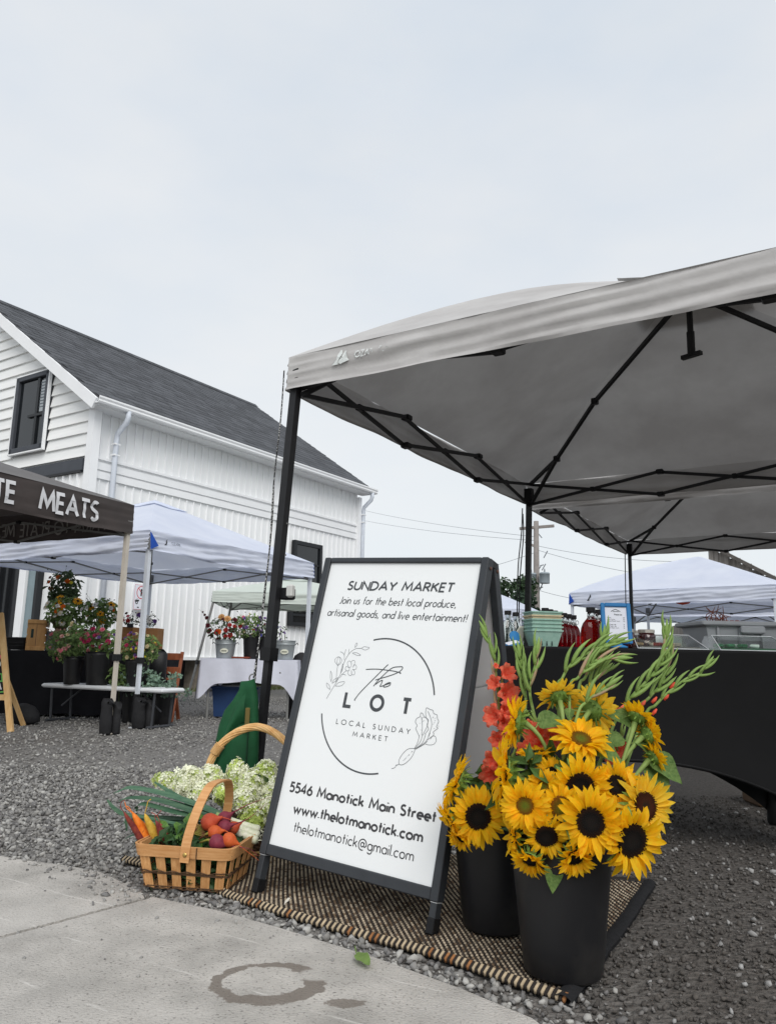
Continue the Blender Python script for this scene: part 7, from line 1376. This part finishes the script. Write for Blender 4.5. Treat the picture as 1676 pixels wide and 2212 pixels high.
q, r_, h_ = bench_bucket('right black bucket on the bench with cream flowers', 1040, 1245, 1025, 1228, 8.05, BZ + .002); bouquet('cream and purple bunch in the right bench bucket', q, B2(1165, 915, 8.0), .17, .14, [('cream', 9, .05), ('purple', 7, .05), ('magenta', 4, .05), ('pink', 5, .04), ('yellow', 6, .03), ('bud', 8, .03)], 7.6, stall_leaf, 220, .05, None, 6)
bouquet('tall pale grass and hydrangea bunch behind the middle bucket', base_of(650, 900, 8.5, .5), B2(650, 820, 8.5), .12, .14, [('cream', 3, .06), ('blush', 2, .05)], 8.3, stall_leaf, 120, .07, None, 7)
card = mat('cardboard', (164, 118, 76), .85, var=.06, scale=5, stretch=(1, 1, 6))
for lab, x0, x1, y0, y1, Y in (('left cardboard box behind the bench buckets', 985, 1100, 750, 880, 9.05), ('right cardboard box carrying the jar posies', 1100, 1312, 758, 920, 8.95)):
    a, b, t_ = B2(x0, y1, Y), B2(x1, y1, Y), B2(x0, y0, Y); hh = t_.z - LZ; o = thing('cardboard_box', lab, 'box', ((a.x + b.x) / 2, Y + .13, LZ + .004 if b.x < lx1 + .3 else LZ + .004), 0, 'cardboard boxes at the flower stall'); MB().bevbox((0, 0, hh / 2), (b.x - a.x, .26, hh), .004).build('carton', card, o); MB().box((0, -.1325, hh * .5), (b.x - a.x, .003, .01)).build('flap_seam', mat('card_seam', (122, 86, 54), .9), o)
# side table for the boxes
draped('stall_table', 'black draped side table under the cardboard boxes', lx1 + .01, B2(1390, 945, 8.8).x, 8.75, 9.4, LZ, LZ - .05, blackcl, .012)
jt = B2(1200, 757, 8.95).z
for i, (x, hd, l) in enumerate(((1090, [('red', 2, .07), ('pink', 2, .06), ('maroon', 1, .05)], 'jar posy of red blooms with eucalyptus sprig, leftmost on the box'), (1195, [('purple', 3, .075), ('cream', 1, .05)], 'jar posy of purple blooms, middle of the cardboard box'), (1260, [('daisyd', 2, .08), ('purple', 2, .065)], 'jar posy of white anemones at the right end of box'))):
    p = B2(x, 750, 9.05); j = thing('glass_jar', f'clear glass jar {["behind the little black card", "in the middle of the three", "rightmost of the three"][i]} on the cardboard box', 'jar', (p.x, 9.08, jt), 0, 'posy jars on the cardboard box'); MB().lathe([(.028, 0), (.03, .004), (.03, .07), (.024, .08), (.026, .095), (.023, .095), (.021, .08), (.027, .068), (.027, .006)], 16, cap1=False).build('body', glassm, j, True); bouquet(l, (p.x, 9.08, jt + .02), B2(x, 675, 9.05), .075, .06, hd, 9.05, stall_dark, 30, .035, None, 20 + i, sprigs=1)
ec = B2(1092, 740, 8.98); mb = MB(); mb.add([(-.035, -.02, 0), (.035, -.02, 0), (.035, .02, 0), (-.035, .02, 0), (-.03, 0, .045), (.03, 0, .045)], [(0, 1, 5, 4), (2, 3, 4, 5), (1, 2, 5), (3, 0, 4), (3, 2, 1, 0)]); tag(mb.build('price_tent', blk2, None, loc=(ec.x, 8.99, jt)), 'little folded black card on the cardboard box', 'card')
# eucalyptus, buckets under the bench, chair
q, r_, h_ = bench_bucket('black bucket of eucalyptus standing on the gravel', 1262, 1455, 1300, 1560, 8.15, .0); random.seed(71)
eo = thing('eucalyptus_bunch', 'spreading grey-green eucalyptus bunch in the ground bucket', 'eucalyptus', q, group='flower bunches at the stalls'); mb = MB(); lv = []
for i in range(22):
    tx_, ty_ = U(1000, 1600), U(1090, 1340); t_ = B2(tx_, ty_, 8.1 + U(-.25, .25)) - q; m_ = Vector((t_.x * .4, t_.y * .5, max(t_.z, h_) + .05)); P_ = bez((0, 0, h_ * .5), m_ * .6, m_, t_, 10); mb.tube(P_, .0026, 4); lv += [(p, (p - Vector((0, 0, h_))).normalized()) for p in P_[4:] for _ in range(5)]
tag(mb.build('stems', mat('stall_stem'), eo), kind='stuff'); tag(leafcloud(len(lv), lambda i: (lv[i][0] + Vector((U(-.03, .03), U(-.03, .03), U(-.03, .03))), lv[i][1]), .042, .8).build('foliage', euc, eo), kind='stuff')
bench_bucket('black bucket in the shade under the white bench', 1010, 1120, 1290, 1540, 8.35, .0)
bouquet('green ferny bunch hidden behind the bench legs', base_of(1000, 1250, 8.1, .2), B2(1010, 1150, 8.1), .1, .12, [('cream', 1, .04)], 8.1, stall_leaf, 110, .06, None, 8)
chm = mat('chair_wood', (124, 66, 40), .6, col2=(146, 84, 54), scale=6, stretch=(4, 4, 1)); cc = B2(1470, 1430, 8.6); chw = B2(1440, 960, 8.6)
chair = thing('folding_chair', 'brown wooden folding chair behind the eucalyptus', 'chair', (cc.x - .22, 8.7, 0)); H1 = chw.z
for x in (-.22, .2): mb = MB(); mb.bar((x, .12, H1), (x + .02, -.22, 0), .035, .022); mb.build('back_post', chm, chair); mb = MB(); mb.bar((x, .14, 0), (x, -.16, .44), .035, .022); mb.build('leg', chm, chair)
for z in (H1 - .05, H1 - .2): k = z / H1; MB().bevbox((-.01, -.22 + .34 * k - .012, z), (.44, .015, .075), .004).build('back_slat', chm, chair)
for i in range(5): MB().bevbox((-.01, -.16 + i * .065, .44), (.4, .05, .018), .004).build('seat_slat', chm, chair)
bg_ = B2(1290, 1080, 8.5); mb = MB(); mb.bevbox((0, 0, .2), (.3, .12, .4), .05); tag(mb.build('black_bag', blk2, None, True, (bg_.x, 8.45, .36)), 'black bag on the seat of the wooden chair', 'bag')
def sandbag(label, x0, x1, ytop, ybot, Y, two=True):
    p = B2((x0 + x1) / 2, ybot, Y); p = gp(((x0 + x1) / 2) * .2578, 1161 + ybot * .2578, 0); wd = (B2(x1, ybot, p.y).x - B2(x0, ybot, p.y).x); h = B2(x0, ytop, p.y).z; o = thing('sandbag', label, 'sandbag', p + Vector((0, -.03, 0)), group='black sandbags on tent legs'); nb_ = mat('black_nylon', (34, 34, 36), .75, var=.2, scale=8, bump=.35, bscale=25, dist=.015)
    for k, (dx, w_, hh, dy) in enumerate(((-wd * .18, wd * .58, h, 0), (wd * .24, wd * .42, h * .9, .04))):
        mb = MB(); n = 18; vs = []; sec = [(0, .86), (.05, 1), (.35, 1.02), (.6, .95), (.8, .9), (.92, 1.05), (1, .8)]
        for z, s_ in sec:
            for j in range(n): a = 2 * pi * j / n; vs.append((dx + cos(a) * w_ / 2 * s_ * (1 + .05 * sin(a * 5 + z * 7)), dy + sin(a) * w_ * .36 * s_ * (1 if z < .75 else .6), z * hh + (.03 * sin(a * 2) if z > .9 else 0)))
        mb.add(vs, [(i * n + j, i * n + (j + 1) % n, (i + 1) * n + (j + 1) % n, (i + 1) * n + j) for i in range(len(sec) - 1) for j in range(n)] + [tuple(range(n))[::-1], tuple(range((len(sec) - 1) * n, len(sec) * n))]); mb.build('pouch', nb_, o, True)
    mb = MB(); mb.tube([(-wd * .1, -.03, h * .95), (0, -.05, h * 1.06), (wd * .2, 0, h * .9)], .012, 6, flat=.4); mb.build('strap', nb_, o, True)
sandbag('black sandbag round the cream leg of the brown canopy', 835, 1010, 1370, 1648, 7.0); sandbag('wider black sandbag behind the white canopy leg', 1105, 1295, 1360, 1600, 7.4)
# no-parking style sign on the wall
np_ = B2(1200, 500, 14.05); sg = thing('wall_sign', 'small white prohibition sign with red ring on the building wall', 'sign', bC + Vector((.545, .838, 0)) * 1.24 + Vector((.838, -.545, 0)) * .075 + Vector((0, 0, np_.z)), bang); sw, sh = .31, .46
rd_ = mat('sign_red', (206, 40, 52), .6); MB().bevbox((0, 0, 0), (sw, .01, sh), .004).build('plate', paper, sg)
f_ = lambda x, y, z: Vector((x, -.0062 - z, y)); mb = MB(); ribbon(mb, arc(0, .085, .095, .11, 0, 360, 30), .014, f_, 0); ribbon(mb, [(-.066, .163), (.066, .007)], .014, f_, .0003)
for q in ([(-.145, -.22), (.145, -.22), (.145, .22), (-.145, .22), (-.145, -.22)],): ribbon(mb, q, .005, f_, 0)
mb.build('red_print', rd_, sg); mb = MB(); ribbon(mb, [(0, .02), (0, .15)], .028, f_, .0006); ribbon(mb, [(0, .14), (.03, .12), (.028, .09), (0, .08)], .012, f_, .0007)
for x in (-.085, .075): ribbon(mb, arc(x, -.1, .022, .022, 0, 360, 14), .014, f_, 0); ribbon(mb, [(x - .04, -.075), (x + .05, -.06)], .03, f_, .0003); ribbon(mb, [(x - .03, -.05), (x + .02, -.03)], .006, f_, .0004)
ribbon(mb, [(.02, -.185), (.07, -.185)], .03, f_, 0); ribbon(mb, [(-.07, -.185), (-.03, -.185)], .02, f_, 0); mb.build('black_print', blk2, sg)
# chalkboard A-frame at the far left
pine = mat('pine_frame', (206, 164, 108), .65, col2=(220, 184, 132), scale=5, stretch=(6, 6, .8), bump=.1); f0 = gp(24, 1582, 0); f1 = at(0, 1325, f0.y + .28); cb_ = thing('chalkboard', 'pine-framed chalkboard easel with bright chalk drawings, cut off at left', 'chalkboard', (f0.x, f0.y, 0)); tv = Vector((f1.x - f0.x + .01, .28, f1.z)); 
mb = MB(); mb.bar((0, 0, 0), tv, .05, .03, up=(0, 1, 0)); mb.build('stile', pine, cb_); mb = MB(); mb.bar(Vector((-.75, 0, 0)), tv + Vector((-.75, 0, 0)), .05, .03, up=(0, 1, 0)); mb.build('stile', pine, cb_)
mb = MB(); q0 = tv * .28; q1 = tv * .96; mb.bar(q0 - Vector((.02, 0, 0)), q0 - Vector((.73, 0, 0)), .03, .05); mb.build('rail', pine, cb_); mb = MB(); mb.bar(q1 - Vector((.02, 0, 0)), q1 - Vector((.73, 0, 0)), .03, .05); mb.build('rail', pine, cb_)
a_, b_ = tv * .3, tv * .95; MB().add([a_ + Vector((-.025, .005, 0)), a_ + Vector((-.725, .005, 0)), b_ + Vector((-.725, .005, 0)), b_ + Vector((-.025, .005, 0)), a_ + Vector((-.025, .015, 0)), a_ + Vector((-.725, .015, 0)), b_ + Vector((-.725, .015, 0)), b_ + Vector((-.025, .015, 0))], [(3, 2, 1, 0), (4, 5, 6, 7), (0, 1, 5, 4), (1, 2, 6, 5), (2, 3, 7, 6), (3, 0, 4, 7)]).build('board', mat('slate', (32, 34, 34), .9, var=.1), cb_)
tn = tv.normalized(); f_ = lambda x, y, z: tv * .3 + Vector((-.025 + x, .003 - z, 0)) + tn * y
for nm, c_, sh_ in (('pink_chalk', (216, 90, 124), [arc(-.05, .37, .035, .04, 0, 360, 12), [(-.09, .3), (-.02, .34)]]), ('white_chalk', (216, 214, 216), [arc(-.05, .3, .03, .035, 0, 360, 12), [(-.08, .06), (-.05, .16), (-.03, .05)]]), ('green_chalk', (96, 170, 84), [[(-.12, .2), (-.015, .2), (-.015, .13), (-.12, .13), (-.12, .2)], [(-.12, .015), (-.01, .03)]]), ('red_chalk', (190, 44, 60), [[(-.09, .05), (-.06, .12), (-.09, .1)]])):
    mb = MB(); [ribbon(mb, s_, .012, f_, .0004 * i) for i, s_ in enumerate(sh_)]; mb.build('chalk_drawing', mat(nm, c_, .9), cb_)
for x in (-.17, -.6): mb = MB(); mb.bar(tv + Vector((x, .02, -.02)), Vector((x, .62, 0)), .04, .025, up=(0, 1, 0)); mb.build('rear_leg', pine, cb_)
bgp = gp(30, 1572, 0); mb = MB(); mb.lathe([(.1, 0), (.16, .03), (.15, .1), (.1, .17), (.03, .2)], 14, sy=.7); mb.v = [(x * (1 + .1 * sin(8 * z * 10)), y, z) for x, y, z in mb.v]; tag(mb.build('black_bag', MATS['black_nylon'], None, True, bgp + Vector((-.08, .35, 0))), 'black cloth bag slumped on gravel behind the chalkboard', 'bag')

# ------------------------------------------------------------------ middle stall with white cloth
B3 = lambda x, y, Y: at(378 + x * .2095, 1188 + y * .2095, Y)
wcl = mat('white_tablecloth', (214, 216, 228), .85, var=.03, scale=5, bump=.3, bscale=9, dist=.02, trans=.1); mx0, mx1 = B3(265, 1125, 9.0).x, B3(1265, 1125, 9.0).x; MZ = B3(600, 1125, 9.0).z
mt = draped('stall_table', 'small table under a crumpled white cloth with pointed corners', mx0, mx1, 9.0, 9.6, MZ, .26, wcl, .016, True)
galv = mat('galvanised_steel', (142, 148, 150), .45, col2=(164, 170, 172), scale=7, metal=.35)
def stall_bucket(label, xc, wpx, yt, yb, Y, m_, flowers=None, lab=True):
    p = B3(xc, yb, Y); rt = (B3(xc + wpx / 2, yt, Y).x - B3(xc - wpx / 2, yt, Y).x) / 2; h = B3(xc, yt, Y).z - MZ; o = bucket(label, (p.x, Y, MZ + .004), rt * .8, rt, h, m_, ribs=(.8,) if m_ is galv else (), group='buckets on the white-clothed table', n=24, lipw=.005)
    if m_ is galv:
        if lab: MB().lathe([(.047, 0), (.047, .003)], 20, (.01, -rt * .93, h * .42), sy=.6, rot=Matrix.Rotation(pi / 2 - .1, 3, 'X')).build('oval_label', mat('cream_label', (206, 206, 190), .8), o); MB().box((.01, -rt * .955 - .002, h * .42), (.06, .002, .014)).build('label_print', mat('label_ink', (130, 132, 120), .8), o)
        for s_ in (-1, 1): mb = MB(); mb.tube([(s_ * rt, 0, h * .82), (s_ * (rt + .025), -.02, h * .9), (s_ * (rt + .03), 0, h * .8)], .005, 5); mb.build('ear', blk, o)
    return Vector((p.x, Y, MZ + .03))
q = stall_bucket('galvanised steel bucket with oval label under red zinnias', 515, 215, 935, 1118, 9.2, galv); bouquet('dark red and peach zinnia bunch in the galvanised bucket', q, B3(510, 800, 9.15), .17, .13, [('red', 8, .075), ('maroon', 8, .07), ('peach', 2, .1), ('orange', 2, .07)], 9.15, stall_dark, 110, .05, None, 40, sprigs=0)
mb = MB(); P_ = [B3(420, 860, 9.2), B3(340, 730, 9.2), B3(300, 660, 9.2), B3(245, 605, 9.2)]; mb.tube([p - P_[0] for p in P_], [.003, .003, .0025, .001], 5); go = mb.build('gladiolus', mat('stall_stem'), None, True, P_[0]); tag(go, 'dark wine gladiolus spike leaning out of the red zinnias', 'gladiolus')
for x, y, s_ in ((330, 700, .05), (310, 670, .035), (290, 640, .025), (340, 780, .06), (360, 830, .06)): put('flower_head', HEADS['maroon'], go, loc=B3(x, y, 9.18) - P_[0], rot=(1.2, U(-1, 1), 0), sc=s_ / 1.6)
q = stall_bucket('tall black bucket in the middle of the white-clothed table', 785, 185, 880, 1118, 9.25, bkm); bouquet('frothy white and green bunch with one coral bloom', q, B3(755, 770, 9.2), .15, .13, [('daisy', 7, .035), ('cream', 9, .03), ('purple', 4, .06), ('pink', 1, .06), ('red', 1, .06)], 9.2, stall_leaf, 190, .05, None, 41, sprigs=6)
q = stall_bucket('second tall black bucket behind the tent leg', 940, 160, 900, 1118, 9.25, bkm); bouquet('purple statice bunch beside the black tent leg', q, B3(940, 800, 9.2), .13, .13, [('purple', 16, .045), ('blue', 4, .05), ('maroon', 3, .04)], 9.2, stall_dark, 150, .045, None, 42)
q = stall_bucket('galvanised bucket with oval label right of the tent leg', 1130, 215, 940, 1128, 9.15, galv); bouquet('few thin purple stems in the right galvanised bucket', q, B3(1095, 850, 9.15), .06, .09, [('purple', 7, .028)], 9.15, stall_dark, 14, .04, None, 43)
ox = B3(690, 1115, 9.15); tag(MB().bevbox((0, 0, .012), (.2, .14, .02), .005).build('tray', mat('terracotta_tray', (120, 58, 42), .8, var=.15), None, loc=(ox.x, 9.12, MZ + .006)), 'low reddish tray between the buckets on white cloth', 'tray')
bb2 = B3(640, 1480, 9.35); bn = thing('blue_bin', 'dark blue storage bin under the white-clothed table', 'bin', (bb2.x, 9.35, 0)); MB().box((0, 0, .17), (.52, .32, .32), taper=.88).build('body', mat('blue_plastic', (36, 62, 104), .55, var=.08), bn); MB().bevbox((0, 0, .335), (.55, .35, .025), .006).build('lid', mat('blue_plastic'), bn)
bc2 = B3(1290, 1300, 9.3); bk2 = thing('black_backpack', 'black backpack leaning by the right end of white cloth', 'backpack', (bc2.x, 9.35, 0)); mb = MB(); mb.lathe([(.12, .0), (.15, .05), (.15, .4), (.13, .6), (.08, .72), (.02, .76)], 16, sy=.6); mb.build('body', MATS['black_nylon'], bk2, True); MB().bevbox((0, -.1, .25), (.2, .06, .25), .02).build('pocket', MATS['black_nylon'], bk2, True)
# low grass strip along the building
random.seed(90); grs = mat('grass_blade', (92, 100, 58), .8, var=.25, rand=.3, island=True); mb = MB()
for i in range(2600):
    s_ = U(2.2, 8); t_ = U(.0, .9); p = bC + Vector((.545, .838, 0)) * s_ + Vector((.838, -.545, 0)) * t_; a = U(0, 6.28); h = U(.03, .09); d = Vector((cos(a), sin(a), 0)) * .006; e_ = Vector((U(-.03, .03), U(-.03, .03), h)); mb.add([p - d, p + d, p + e_], [(0, 1, 2)])
tag(mb.build('grass', grs), 'thin grass along the foot of the building', 'grass', None, 'stuff')
